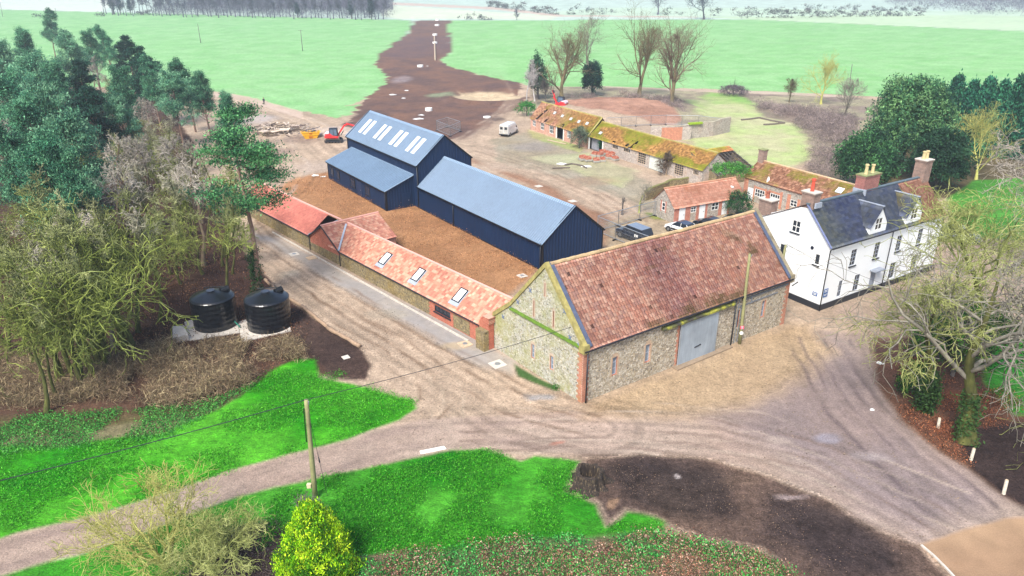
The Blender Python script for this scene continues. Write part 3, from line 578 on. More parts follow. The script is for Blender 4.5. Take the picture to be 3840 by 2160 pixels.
class Frame:                         # local (a along, b back, z up) -> world
    def __init__(s, O, ang, b_ang=None):
        s.O = Vector((O[0], O[1], 0)); s.a = Vector((math.cos(R(ang)), math.sin(R(ang)), 0))
        bb = ang + 90 if b_ang is None else b_ang
        s.b = Vector((math.cos(R(bb)), math.sin(R(bb)), 0))
    def __call__(s, a, b, z=0): return s.O + s.a * a + s.b * b + Vector((0, 0, z))
def topf(prof):                      # piecewise linear height profile [(s,z)...]
    xs = [p[0] for p in prof]; zs = [p[1] for p in prof]
    return lambda s: float(np.interp(s, xs, zs))
def wall(mb, O, A, Nn, prof, opens=(), depth=.18, mi=0, z0=0.0, revmi=None):
    """vertical wall face from O along unit A, outward Nn, with openings (s0,s1,za,zb) and their reveals"""
    L0, L1 = prof[0][0], prof[-1][0]; f = topf(prof)
    br = sorted(set([p[0] for p in prof] + [o[0] for o in opens] + [o[1] for o in opens])); br = [b for b in br if L0 <= b <= L1]
    pt = lambda s, z, d=0: tuple(O + A * s + Vector((0, 0, z)) - Nn * d)
    for s0, s1 in zip(br[:-1], br[1:]):
        if s1 - s0 < 1e-4: continue
        segs = [(z0, None)]; zz = sorted([(o[2], o[3]) for o in opens if o[0] <= s0 + 1e-5 and o[1] >= s1 - 1e-5])
        cur = z0
        for za, zb in zz:
            if za > cur: mb.face([pt(s0, cur), pt(s1, cur), pt(s1, za), pt(s0, za)], mi)
            cur = zb
        mb.face([pt(s0, cur), pt(s1, cur), pt(s1, f(s1)), pt(s0, f(s0))], mi)
    rm = mi if revmi is None else revmi
    for s0, s1, za, zb in opens:
        mb.face([pt(s0, za), pt(s0, zb), pt(s0, zb, depth), pt(s0, za, depth)], rm); mb.face([pt(s1, za), pt(s1, za, depth), pt(s1, zb, depth), pt(s1, zb)], rm)
        mb.face([pt(s0, zb), pt(s1, zb), pt(s1, zb, depth), pt(s0, zb, depth)], rm); mb.face([pt(s0, za), pt(s0, za, depth), pt(s1, za, depth), pt(s1, za)], rm)
def window(parent, O, A, Nn, s0, s1, z0, z1, nx=2, ny=2, fw=.07, inset=.10, fmat='frame_white', gmat='glass', sill=None, bars=.035, name='window'):
    A = Vector(A); Nn = Vector(Nn); mb = MB(); f = lambda s, z, d: tuple(O + A * s + Vector((0, 0, z)) + Nn * d)
    def bx(a0, a1, c0, c1, d0, d1): mb.hexa([f(a0, c0, d1), f(a1, c0, d1), f(a1, c0, d0), f(a0, c0, d0), f(a0, c1, d1), f(a1, c1, d1), f(a1, c1, d0), f(a0, c1, d0)])
    d0, d1 = -inset - .03, -inset + .03
    bx(s0, s0 + fw, z0, z1, d0, d1); bx(s1 - fw, s1, z0, z1, d0, d1); bx(s0 + fw, s1 - fw, z0, z0 + fw, d0, d1); bx(s0 + fw, s1 - fw, z1 - fw, z1, d0, d1)
    for i in range(1, nx):
        x = s0 + (s1 - s0) * i / nx; bx(x - bars, x + bars, z0 + fw, z1 - fw, d0 + .01, d1 - .01)
    for j in range(1, ny):
        z = z0 + (z1 - z0) * j / ny; bx(s0 + fw, s1 - fw, z - bars, z + bars, d0 + .013, d1 - .013)
    o = mb.build(name, M[fmat], parent)
    g = MB(); g.face([f(s0 + fw / 2, z0 + fw / 2, -inset - .012), f(s1 - fw / 2, z0 + fw / 2, -inset - .012), f(s1 - fw / 2, z1 - fw / 2, -inset - .012), f(s0 + fw / 2, z1 - fw / 2, -inset - .012)])
    g.build('pane', M[gmat], o)
    if sill:
        q = MB(); e = lambda a, z, d: f(a, z, d)
        q.hexa([e(s0 - .1, z0 - .1, .12), e(s1 + .1, z0 - .1, .12), e(s1 + .1, z0 - .1, -inset + .031), e(s0 - .1, z0 - .1, -inset + .031), e(s0 - .1, z0 - .003, .12), e(s1 + .1, z0 - .003, .12), e(s1 + .1, z0 - .003, -inset + .031), e(s0 - .1, z0 - .003, -inset + .031)])
        q.build('sill', M[sill], o)
    return o
def slab(mb, pts, th, m=0):          # roof slab: top polygon pts (4), thickness downwards
    p = [Vector(q) for q in pts]; d = Vector((0, 0, -th)); mb.hexa([q + d for q in p] + p, m)
def door(parent, O, A, Nn, s0, s1, z0, z1, mat, inset=.06, planks=0, handle=True, name='door', hm='steel'):
    f = lambda s, z, d: tuple(O + A * s + Vector((0, 0, z)) + Nn * d); mb = MB()
    mb.hexa([f(s0, z0, -inset), f(s1, z0, -inset), f(s1, z0, -inset - .05), f(s0, z0, -inset - .05), f(s0, z1, -inset), f(s1, z1, -inset), f(s1, z1, -inset - .05), f(s0, z1, -inset - .05)])
    for i in range(1, planks):
        x = s0 + (s1 - s0) * i / planks
        mb.hexa([f(x - .012, z0, -inset + .006), f(x + .012, z0, -inset + .006), f(x + .012, z0, -inset + .001), f(x - .012, z0, -inset + .001), f(x - .012, z1, -inset + .006), f(x + .012, z1, -inset + .006), f(x + .012, z1, -inset + .001), f(x - .012, z1, -inset + .001)])
    o = mb.build(name, mat, parent)
    if handle:
        h = MB(); zc = z0 + (z1 - z0) * .48; x = s1 - (s1 - s0) * .15; h.bar(f(x, zc, -inset + .04), f(x - .14, zc, -inset + .04), .035, .05); h.bar(f(x, zc, -inset), f(x, zc, -inset + .045), .04)
        h.build('handle', M[hm], o)
    return o
def pipe(parent, pts, r=.05, mat='black_paint', name='downpipe'):
    mb = MB(); mb.tube(pts, r, 8); return mb.build(name, M[mat], parent, smooth=True)
def chimney(parent, fr, a, b, w, d, z0, z1, mat, pots, potmat, cap='concrete', name='chimney'):
    mb = MB(); mb.box(a - w / 2, a + w / 2, b - d / 2, b + d / 2, z0, z1 - .25, fr); mb.box(a - w / 2 - .06, a + w / 2 + .06, b - d / 2 - .06, b + d / 2 + .06, z1 - .25, z1 - .1, fr)
    mb.box(a - w / 2 - .1, a + w / 2 + .1, b - d / 2 - .1, b + d / 2 + .1, z1 - .1, z1, fr, 1)
    o = mb.build(name, [mat, M[cap]], parent)
    for (pa, pb, ph, pr) in pots:
        p = MB(); c = fr(a + pa, b + pb, z1); up = Vector((0, 0, 1))
        p.tube([c, c + up * .08, c + up * ph * .85, c + up * ph * .86, c + up * ph * .93, c + up * ph * .94, c + up * ph], [pr * 1.15, pr, pr * .85, pr * 1.2, pr * 1.2, pr * 1.0, pr * 1.0], 12)
        p.build('chimney_pot', potmat, o, smooth=False)
    return o
def lean(parent, name, mb, mats): return mb.build(name, mats, parent)
def pl(fr, u, v, b=0, gable=None):   # survey a photo point on a wall plane: returns (along, z)
    if gable is None: return onplane(u, v, fr(0, b), fr.a)
    return onplane(u, v, fr(gable, 0), fr.b)

# ================================================================ NAVY METAL BARN
def ribbed(mb, O, A, Nn, s0, s1, f0, f1, pitch=.42, dep=.07, m=0):
    n = max(1, int(round((s1 - s0) / pitch))); p = (s1 - s0) / n; pts = []
    for i in range(n):
        x = s0 + i * p; pts += [(x, 0), (x + p * .6, 0), (x + p * .68, dep), (x + p * .92, dep)]
    pts.append((s1, 0))
    for (a, da), (b, db) in zip(pts[:-1], pts[1:]):
        q = lambda s, z, d: tuple(O + A * s + Vector((0, 0, z)) + Nn * d)
        mb.face([q(a, f0(a), da), q(b, f0(b), db), q(b, f1(b), db), q(a, f1(a), da)], m)
def metal_barn():
    root = thing('metal_barn', 'navy blue metal clad barn with tall hall, low wing and lean-to, grey blue roofs', 'barn', (-13, 97, 0))
    fr = Frame((-26.55, 116.4), -55.08); LB, WB, HE, HR = 23.7, 8.6, 6.04, 9.6
    LL, HE2, HR2 = 28.46, 3.19, 6.65
    W_ = MB(); nf, nb, na = -fr.b, fr.b, fr.a; z = lambda v: (lambda s: v)
    O = fr(0, 0); ribbed(W_, O, fr.a, -fr.b, 0, LB, z(0), z(HE)); ribbed(W_, fr(0, WB), fr.a, fr.b, 0, LB, z(0), z(HE))
    g = topf([(0, HE), (WB / 2, HR), (WB, HE)])
    ribbed(W_, fr(LB, 0), fr.b, fr.a, 0, WB, z(0), g); ribbed(W_, fr(0, 0), fr.b, -fr.a, 0, WB, z(0), g)
    # low wing
    ribbed(W_, fr(LB, 0), fr.a, -fr.b, .05, LL, z(0), z(HE2), .3); ribbed(W_, fr(LB, WB), fr.a, fr.b, .05, LL, z(0), z(HE2), .3)
    g2 = topf([(0, HE2), (WB / 2, HR2), (WB, HE2)]); ribbed(W_, fr(LB + LL, 0), fr.b, fr.a, 0, WB, z(0), g2)
    # lean-to
    l0, l1, lw, le, lr = 1.57, 22.45, 4.3, 2.82, 4.4
    ribbed(W_, fr(0, -lw), fr.a, -fr.b, l0, l1, z(0), z(le)); ga = topf([(-lw, le), (0, lr)])
    ribbed(W_, fr(l1, 0), fr.b, fr.a, -lw, -.02, z(0), ga); ribbed(W_, fr(l0, 0), fr.b, -fr.a, -lw, -.02, z(0), ga)
    W_.build('wall', M['navy'], root)
    # corner flashings and plinth edge
    T = MB()
    for (a, b, h) in ((LB, 0, HE), (LB + LL, 0, HE2), (LB + LL, WB, HE2), (0, 0, HE), (l0, -lw, le), (l1, -lw, le), (LB, WB, HE)):
        T.box(a - .09, a + .09, b - .09, b + .09, 0, h, fr)
    for s in (1, -1):
        pass
    T.box(l0 + .1, l1 - .1, -lw - .07, -lw - .04, 0, .12, fr); T.box(LB + .1, LB + LL - .1, -.07, -.04, 0, .12, fr)
    # verge flashings on gables
    for (a, e, r_) in ((LB + LL + .1, HE2, HR2), (LB + .1, HE, HR), (-.1, HE, HR)):
        T.bar(fr(a, -.25, e - .13), fr(a, WB / 2, r_ + .07), .12, .2); T.bar(fr(a, WB / 2, r_ + .07), fr(a, WB + .25, e - .13), .12, .2)
    T.build('flashing', M['navy_dark'], root)
    pipe(root, [fr(LB + .16, -.14, 0), fr(LB + .16, -.14, HE2 + 2.6)], .06); pipe(root, [fr(LB + 9.6, -.12, 0), fr(LB + 9.6, -.12, HE2)], .07); pipe(root, [fr(LB + LL - .2, -.14, 0), fr(LB + LL - .2, -.14, HE2)], .06)
    pipe(root, [fr(l1 - .2, -lw - .12, 0), fr(l1 - .2, -lw - .12, le)], .05)
    for (nm, a0, a1, b, zz) in (('gutter', 0, LB, -.32, HE - .1), ('gutter', LB + .1, LB + LL, -.32, HE2 - .1), ('gutter', l0, l1, -lw - .3, le - .1)):
        G = MB(); G.bar(fr(a0, b, zz), fr(a1, b, zz), .12, .12); G.build(nm, M['navy_dark'], root)
    def roof(nm, a0, a1, be, ze, br, zr, pitch, amp=.06):
        sl = Vector(fr(0, br, zr)) - Vector(fr(0, be, ze))
        ex = sl.normalized() * .3
        return sheet(nm, fr(a0, be, ze) - ex, fr.a * (a1 - a0), sl + ex, M['roof_metal'], root, pitch, 1, 'rib', amp, .06)
    h = roof('roof', -.2, LB + .15, 0, HE, WB / 2, HR, .4, .08); roof('roof', -.2, LB + .15, WB, HE, WB / 2, HR, .4, .08)
    h2 = roof('roof', LB + .02, LB + LL + .15, 0, HE2, WB / 2, HR2, .36, .08); roof('roof', LB + .02, LB + LL + .15, WB, HE2, WB / 2, HR2, .27)
    h3 = roof('roof', l0 - .15, l1 + .15, -lw, le, 0, lr, .5, .11)
    for (a0, a1, b, zz) in ((-.2, LB + .15, WB / 2, HR), (LB + .05, LB + LL + .15, WB / 2, HR2)):
        q = MB(); s_ = .22
        for sg in (-1, 1):
            sl = Vector((0, 0, -.85 if zz == HR else -.82)) ; p0 = fr(a0, b, zz + .13); p1 = fr(a1, b, zz + .13)
            d = (fr.b * sg + Vector((0, 0, -.8))).normalized() * .38
            q.face([p0, p1, p1 + d, p0 + d] if sg < 0 else [p1, p0, p0 + d, p1 + d])
        q.build('ridge_cap', M['roof_flash'], root)
    q = MB(); q.bar(fr(l0 - .15, -.03, lr + .1), fr(l1 + .15, -.03, lr + .1), .1, .22); q.bar(fr(l0 - .16, -lw - .3, le + .0), fr(l0 - .16, 0, lr + .09), .12, .1); q.bar(fr(l1 + .16, -lw - .3, le), fr(l1 + .16, 0, lr + .09), .12, .1)
    q.bar(fr(-.2, -.25, HE), fr(-.2, WB / 2, HR + .1), .16, .08); q.bar(fr(LB + .16, -.25, HE), fr(LB + .16, WB / 2, HR + .1), .12, .08); q.bar(fr(LB + LL + .16, -.25, HE2), fr(LB + LL + .16, WB / 2, HR2 + .1), .12, .08)
    q.build('verge_trim', M['roof_flash'], root)
    # eight translucent roof lights in four pairs
    slv = Vector(fr(0, WB / 2, HR)) - Vector(fr(0, 0, HE)); nrm = fr.a.cross(slv).normalized(); nrm = nrm if nrm.z > 0 else -nrm
    for i, a in enumerate((2.3, 4.0, 7.7, 9.4, 13.1, 14.8, 18.4, 20.1)):
        k = MB(); p = lambda s, t: Vector(fr(s, 0, HE)) + slv * t + nrm * .15
        k.hexa([p(a, .24) - nrm * .04, p(a + .95, .24) - nrm * .04, p(a + .95, .74) - nrm * .04, p(a, .74) - nrm * .04, p(a, .24), p(a + .95, .24), p(a + .95, .74), p(a, .74)])
        k.build('skylight', M['skylight'], h)
    # windows and doors of the lean-to
    Of = fr(0, -lw)
    for (u0, v0, u1, v1, nx) in ((748, 860, 782, 945, 1), (812, 890, 843, 975, 1), (950, 965, 998, 1060, 2), (1100, 1040, 1150, 1140, 2)):
        s0 = onplane(960 + u0 * .37267, 300 + v0 * .37267 + 8, Of, fr.a)[0]; s1 = onplane(960 + u1 * .37267, 300 + v1 * .37267, Of, fr.a)[0]
        wz0, wz1 = .85, 2.05
        window(root, Of, fr.a, -fr.b, s0, s1, wz0, wz1, nx, 1, .08, -.06, 'navy', 'glass', sill='navy_dark')
        t = MB(); f = lambda s, zz, d: tuple(Of + fr.a * s + Vector((0, 0, zz)) - fr.b * d)
        for (a0, a1, z0, z1) in ((s0 - .1, s0 - .003, wz0, wz1 + .1), (s1 + .003, s1 + .1, wz0, wz1 + .1), (s0 - .003, s1 + .003, wz1 + .003, wz1 + .1)):
            t.hexa([f(a0, z0, .11), f(a1, z0, .11), f(a1, z0, .0), f(a0, z0, .0), f(a0, z1, .11), f(a1, z1, .11), f(a1, z1, 0), f(a0, z1, 0)])
        t.build('window_trim', M['roof_flash'] if False else M['navy_dark'], root)
    s0 = onplane(960 + 1025 * .37267, 300 + 1130 * .37267, Of, fr.a)[0]
    door(root, Of, fr.a, -fr.b, s0, s0 + 1.75, .05, 2.15, M['navy'], -.1, 0)
    d2 = fr(l1, 0)
    door(root, d2, fr.b, fr.a, -1.75, -.75, .05, 2.1, M['navy'], -.1, 0)
    return root
metal_barn()

# ================================================================ NEW RED TILED RANGE
def tiled_range():
    base = P(1801, 1284); far = D(630, 500)
    root = thing('tiled_range', 'long low flint and brick range with new red pantile roof and three roof windows', 'outbuilding', tuple(base))
    # front wall runs from the barn end (a=0) away to the upper left
    p1 = P(1200 + 160 * .497, 720 + 560 * .497); A = (p1 - base).normalized(); ang = math.degrees(math.atan2(A.y, A.x))
    fr = Frame(base, ang, ang - 90)   # b points away from the track, into the courtyard
    return root, fr
root_, frT = tiled_range()
def tr(u, v, b=0): return onplane(u, v, frT(0, b), frT.a)

# ---------------------------------------------------------------- tiled range, continued
def build_range(root, fr):
    HE, HR, WH = 1.85, 3.8, 2.7
    brickA = brick('range_brick', RED, fr.a); dark = M['black_paint']
    A0, A1, A2, A3 = 0.0, 24.4, 31.4, 51.0
    W_ = MB(); nf = -fr.b
    wins = [(4.3, 6.75, .72, 1.38)]
    wall(W_, fr(0, 0), fr.a, nf, [(A0, HE), (7.36, HE)], wins, .12, 1)
    wall(W_, fr(0, 0), fr.a, nf, [(7.36, HE), (A1, HE)], (), .1, 0)
    wall(W_, fr(0, 0), fr.a, nf, [(A1, 1.2), (A2, 1.0)], (), .1, 0)
    wall(W_, fr(0, .002), fr.a, nf, [(A1, HE), (28.0, 3.75), (A2, HE)], (), .1, 1)
    W_.f = W_.f; wall(W_, fr(0, 0), fr.a, nf, [(A2, HE), (A3, HE)], (), .1, 0)
    wall(W_, fr(A3, 0), fr.b, fr.a, [(0, HE), (WH, HR), (2 * WH, HE)], (), .1, 1)
    wall(W_, fr(0, 2 * WH), fr.a, fr.b, [(A0, HE), (A3, HE)], (), .1, 1)
    wall(W_, fr(A0 - .02, 0), fr.b, -fr.a, [(0, HE), (WH, HR), (2 * WH, HE)], (), .1, 1)
    wall(W_, fr(A1, 5.4), fr.b, -fr.a, [(0, HE), (1.9, HE)], (), .1, 1); wall(W_, fr(A2, 5.4), fr.b, fr.a, [(0, HE), (1.9, HE)], (), .1, 1)
    wall(W_, fr(0, 7.3), fr.a, fr.b, [(A1, HE), (28.0, 3.75), (A2, HE)], (), .1, 1)
    W_.build('wall', [M['flint_low'], brickA], root)
    # flint panel with toothed brick edges, brick band under the eaves
    q = MB()
    for i in range(9):
        w_ = .12 if i % 2 else .26
        z0, z1 = .1 + i * .15, .25 + i * .15
        q.box(1.45 - w_ / 2 + .1, 3.85 + w_ / 2 - .1, -.02, -.001, z0, z1, fr)
    q.build('flint_panel', M['flint_low'], root)
    q = MB(); q.box(7.36, A1, -.03, -.001, HE - .28, HE - .02, fr); q.box(A2, A3, -.03, -.001, HE - .3, HE - .02, fr)
    for i in range(8): q.box(7.36, 7.36 + (.14 if i % 2 else .3), -.016, -.001, .1 + i * .18, .28 + i * .18, fr)
    q.build('brick_band', brickA, root)
    window(root, fr(0, 0), fr.a, nf, 4.3, 6.75, .72, 1.38, 4, 1, .06, .06, 'black_paint', 'glass', sill='black_paint')
    g = MB(); g.bar(fr(A0 - .1, -.2, HE - .06), fr(A1, -.2, HE - .06), .11, .1); g.build('gutter', dark, root)
    g = MB(); g.bar(fr(A2, -.2, HE - .06), fr(A3, -.2, HE - .06), .11, .1); g.build('gutter', dark, root)
    for a in (.05, A1 + .05, A2 + .1): pipe(root, [fr(a, -.1, 0), fr(a, -.1, HE - .05)], .045)
    # roofs
    newt = [C(206, 146, 126), C(198, 136, 116), C(212, 158, 136), C(190, 128, 112), C(218, 172, 150)]
    newp = [C(206, 130, 118), C(198, 122, 112)]
    def slope(a0, a1, b0, z0, b1, z1, cols, seed, parent=root, pitch=.3, crs=.3, var=.14, sh=0):
        U = fr.a * (a1 - a0); O = fr(a0, b0, z0); V = fr(a0 + sh, b1, z1) - O; ov = V.normalized() * .22; O = O - ov + Vector((0, 0, .05)); V = V + ov
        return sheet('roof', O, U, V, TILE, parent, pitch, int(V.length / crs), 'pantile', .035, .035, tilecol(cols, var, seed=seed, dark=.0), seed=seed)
    r1 = slope(-1.3, 26.8, 0, HE, WH, HR, newt, 3, sh=0); slope(-1.3, 26.8, 2 * WH, HE, WH, HR, newt, 4)
    slope(A2 + .0, A3 + .2, 0, HE, WH, HR, newp, 5, var=.07); slope(A2, A3 + .2, 2 * WH, HE, WH, HR, newp, 6, var=.07)
    # cross wing with its ridge running back
    za = 3.82
    for (ae, sg, sd_) in ((A1 - .0, 1, 7), (A2 + .0, -1, 8)):
        O = fr(ae, -.15, HE + .05); U = fr.b * 7.55; V = fr(28.0, -.15, za + .05) - O; ov = V.normalized() * .2
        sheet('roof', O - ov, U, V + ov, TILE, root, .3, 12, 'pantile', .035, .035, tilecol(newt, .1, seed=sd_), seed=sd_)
    rc = MB()
    rc.tube([fr(-1.3, WH, HR + .09), fr(27, WH, HR + .09)], .11, 8); rc.tube([fr(A2 - 3, WH, HR + .09), fr(A3 + .2, WH, HR + .09)], .11, 8); rc.tube([fr(28.0, -.2, za + .12), fr(28.0, 7.4, za + .12)], .1, 8)
    rc.build('ridge_tiles', simple('ridge_clay', C(222, 168, 156), .8, var=.12), root)
    rc = MB(); rc.bar(fr(24.3, -.2, HE + .12), fr(27.0, 2.5, za - .02), .22, .05); rc.bar(fr(31.5, -.2, HE + .12), fr(28.9, 2.5, za - .02), .2, .05)
    rc.build('valley_lead', M['lead'], root)
    rc = MB(); rc.bar(fr(28, -.2, za + .02), fr(A2 + .15, -.2, HE - .1), .06, .16); rc.bar(fr(28, -.2, za + .02), fr(A1 - .05, -.2, HE - .1), .06, .16); rc.build('bargeboard', dark, root)
    # three roof windows
    V = fr(0, WH, HR) - fr(0, 0, HE); n_ = fr.a.cross(V).normalized(); n_ = n_ if n_.z > 0 else -n_
    Vn = V.normalized()
    for (u, v) in ((505, 590), (755, 720), (1070, 870)):
        s = onplane(1200 + u * .4969, 720 + v * .4969, fr(0, .9), fr.a)[0]
        O = fr(s, 0, HE) + Vn * .75 + n_ * .1
        def bx(mb, a0, a1, t0, t1, h0, h1):
            p = lambda a, t, h: O + fr.a * a + Vn * t + n_ * h
            mb.hexa([p(a0, t0, h0), p(a1, t0, h0), p(a1, t1, h0), p(a0, t1, h0), p(a0, t0, h1), p(a1, t0, h1), p(a1, t1, h1), p(a0, t1, h1)])
        k = MB(); w_, t_ = 1.05, 1.5
        for q_ in ((0, .09, 0, t_), (w_ - .09, w_, 0, t_), (.09, w_ - .09, 0, .09), (.09, w_ - .09, t_ - .09, t_)): bx(k, *q_, 0, .12)
        o = k.build('roof_window', M['navy_dark'], r1)
        k = MB(); bx(k, .09, w_ - .09, .09, t_ - .09, .03, .08); k.build('pane', M['skyglass'], o)
        k = MB(); bx(k, -.15, w_ + .15, -.4, 0, -.03, .03); bx(k, -.1, 0, 0, t_, -.03, .03); bx(k, w_, w_ + .1, 0, t_, -.03, .03); k.build('flashing', M['lead'], o)
    # kerb stones along the foot of the wall
    k = MB(); a = .9
    while a < 40:
        k.box(a, a + .88, -.75, -.6, 0, .13, fr); a += .92
    tag(k.build('kerb', M['concrete']), 'pale concrete kerb edging the grey strip below the tiled range', 'kerb')
    # shaped red brick end pier beside the barn
    q = MB(); q.box(-1.6, -.35, -.35, .25, 0, 2.5, fr); q.box(-1.7, -.95, -.42, .3, 2.5, 3.0, fr); q.box(-.95, -.55, -.38, .28, 2.5, 2.75, fr)
    q.box(-1.75, -.9, -.46, .34, 3.0, 3.08, fr, 0)
    q.build('brick_pier', brickA, root)
    q = MB(); q.box(-1.62, -.5, -.9, -.36, 0, 1.9, fr); q.build('gate_post', M['flint_low'], root)
M['skyglass'] = glass('roof_light_glass', C(235, 240, 245)); M['skyglass'].node_tree.nodes['Principled BSDF'].inputs['Roughness'].default_value = .05
build_range(root_, frT)

# ================================================================ FLINT BARN
M['dress_a'] = simple('dress_a', C(190, 166, 142), .9); M['dress_b'] = simple('dress_b', C(196, 176, 156), .9); M['tie'] = simple('tie_blue', C(110, 130, 165), .6)
def flint_barn():
    FL = (5.29, 46.96); fr = Frame(FL, 34.14, 127.42)
    root = thing('flint_barn', 'old flint barn with steep weathered red pantile roof and big grey metal sliding door', 'barn', (15, 54, 0))
    L = 24.3; HE = 4.65; nf = (fr.a.cross(Vector((0, 0, 1)))).normalized(); nf = nf if nf.y < 0 else -nf
    ng = fr.b.cross(Vector((0, 0, 1))).normalized(); ng = ng if ng.x < 0 else -ng
    bk = brick('barn_brick', OLD, fr.a, stain=[(1.2, C(140, 110, 70), .5, .75, .5)]); bk2 = brick('barn_brick_gable', OLD, fr.b, stain=[(1.2, C(150, 130, 60), .45, .7, .6)])
    prof = [(0, HE), (4.5, 9.75), (8.87, 4.95), (11.32, 3.05), (12.45, 1.75)]
    slF = [(2.95, 3.45, 1.4, 3.0), (6.42, 6.95, 1.45, 3.05), (20.6, 21.1, 1.6, 3.25), (17.35, 17.6, 1.5, 3.2)]
    slG = [(5.72, 6.1, 1.3, 2.55), (3.36, 3.74, 1.3, 2.5)]
    thin = [(4.5, 4.6, 7.3, 8.4), (5.8, 5.92, 5.05, 6.45), (3.42, 3.54, 5.05, 6.45)]
    W_ = MB()
    wall(W_, fr(0, 0), fr.a, nf, [(0, HE), (L, HE)], slF + [(10.15, 14.63, 0.0, 3.9)], .3, 0, revmi=2)
    wall(W_, fr(0, 0), fr.b, ng, prof, slG + thin, .35, 1, revmi=3)
    wall(W_, fr(L, 0), fr.b, -ng, prof, (), .3, 0)
    B = 12.45; wall(W_, fr(0, B), fr.a, -nf, [(0, 1.75), (L, 1.75)], (), .3, 0)
    W_.build('wall', [M['flint_front'], M['flint_gable'], bk, bk2], root)
    q = MB(); qr = MB(); qj = MB()  # brick corner quoins, toothed
    rgq = random.Random(3)
    for i in range(20):
        z0 = i * .232; w1 = .38 if i % 2 else .6; w2 = .6 if i % 2 else .42
        q.hexa([fr(0, 0, z0) + nf * .02 + ng * .02, fr(w1, 0, z0) + nf * .02, fr(w1, .05, z0), fr(0, .05, z0) + ng * .02, fr(0, 0, z0 + .23) + nf * .02 + ng * .02, fr(w1, 0, z0 + .23) + nf * .02, fr(w1, .05, z0 + .23), fr(0, .05, z0 + .23) + ng * .02], 0)
        q.hexa([fr(0, 0.06, z0) + ng * .022, fr(.05, .06, z0), fr(.05, w2, z0), fr(0, w2, z0) + ng * .022, fr(0, 0.06, z0 + .23) + ng * .022, fr(.05, .06, z0 + .23), fr(.05, w2, z0 + .23), fr(0, w2, z0 + .23) + ng * .022], 1)
        qr.hexa([fr(L - w1, 0, z0) + nf * .02, fr(L, 0, z0) + nf * .02, fr(L, .05, z0), fr(L - w1, .05, z0), fr(L - w1, 0, z0 + .23) + nf * .02, fr(L, 0, z0 + .23) + nf * .02, fr(L, .05, z0 + .23), fr(L - w1, .05, z0 + .23)], 0)
        if i < 17:
            e = .18 if i % 2 else .3
            qj.hexa([fr(10.15 - e, 0, z0) + nf * .018, fr(10.15, 0, z0) + nf * .018, fr(10.15, .05, z0), fr(10.15 - e, .05, z0), fr(10.15 - e, 0, z0 + .23) + nf * .018, fr(10.15, 0, z0 + .23) + nf * .018, fr(10.15, .05, z0 + .23), fr(10.15 - e, .05, z0 + .23)], 0)
    for k_ in (q, qr, qj): k_.build('quoin', [bk, bk2], root)
    for (s0, s1, z0, z1) in slF[:3]:    # brick dressings round the slits
        q = MB()
        for (a0, a1, c0, c1) in ((s0 - .16, s0 - .001, z0 - .1, z1 + .1), (s1 + .001, s1 + .16, z0 - .1, z1 + .1), (s0 - .001, s1 + .001, z1 + .001, z1 + .32)):
            q.hexa([fr(a0, 0, c0) + nf * .012, fr(a1, 0, c0) + nf * .012, fr(a1, .02, c0), fr(a0, .02, c0), fr(a0, 0, c1) + nf * .012, fr(a1, 0, c1) + nf * .012, fr(a1, .02, c1), fr(a0, .02, c1)], 0)
        q.build('window_dressing', [M['dress_a'], M['dress_b']], root)
    for (s0, s1, z0, z1) in slG + thin:
        q = MB()
        for (a0, a1, c0, c1) in ((s0 - .12, s0 - .001, z0 - .1, z1 + .1), (s1 + .001, s1 + .12, z0 - .1, z1 + .1), (s0 - .001, s1 + .001, z1 + .001, z1 + .25)):
            q.hexa([fr(0, a0, c0) + ng * .012, fr(0, a1, c0) + ng * .012, fr(.02, a1, c0), fr(.02, a0, c0), fr(0, a0, c1) + ng * .012, fr(0, a1, c1) + ng * .012, fr(.02, a1, c1), fr(.02, a0, c1)], 1)
        q.build('window_dressing', [M['dress_a'], M['dress_b']], root)
    for i, (s0, s1, z0, z1) in enumerate(slF[:3]): window(root, fr(0, 0), fr.a, nf, s0, s1, z0, z1, 1, 3 if i != 1 else 2, .05, .16, 'lead', 'glass_sky')
    window(root, fr(0, 0), fr.a, nf, *slF[3], 1, 4, .04, .1, 'black_paint', 'glass')
    for (s0, s1, z0, z1) in slG: window(root, fr(0, 0), fr.b, ng, s0, s1, z0, z1, 1, 3, .05, .12, 'lead', 'glass_sky')
    bk_ = MB()
    for (s0, s1, z0, z1) in thin:
        bk_.face([fr(.12, s0, z0), fr(.12, s1, z0), fr(.12, s1, z1), fr(.12, s0, z1)])
    bk_.build('slit_void', M['black_paint'], root)
    # iron tie plates
    for (s, z) in ((7.9, 5.6), (2.2, 6.9), (6.3, 7.2), (1.5, 5.0), (9.9, 3.5), (.5, 4.75), (8.9, 4.7)):
        q = MB()
        for a in (R(45), R(-45)):
            d = fr.b * math.cos(a) * .22 + Vector((0, 0, math.sin(a) * .22)); c = fr(0, s, z) + ng * .04
            q.bar(c - d, c + d, .05, .05)
        q.build('tie_plate', M['tie'], root)
    # mossy offset ledge across the gable
    q = MB(); q.hexa([fr(0, .0, 4.6) + ng * .16, fr(0, 0, 4.6), fr(0, 8.9, 4.6), fr(0, 8.9, 4.6) + ng * .16, fr(0, 0, 4.66) + ng * .14, fr(0, 0, 4.82), fr(0, 8.9, 4.82), fr(0, 8.9, 4.66) + ng * .14])
    q.build('ledge', simple('moss_ledge', C(92, 125, 34), .95, var=.4, scale=4), root)
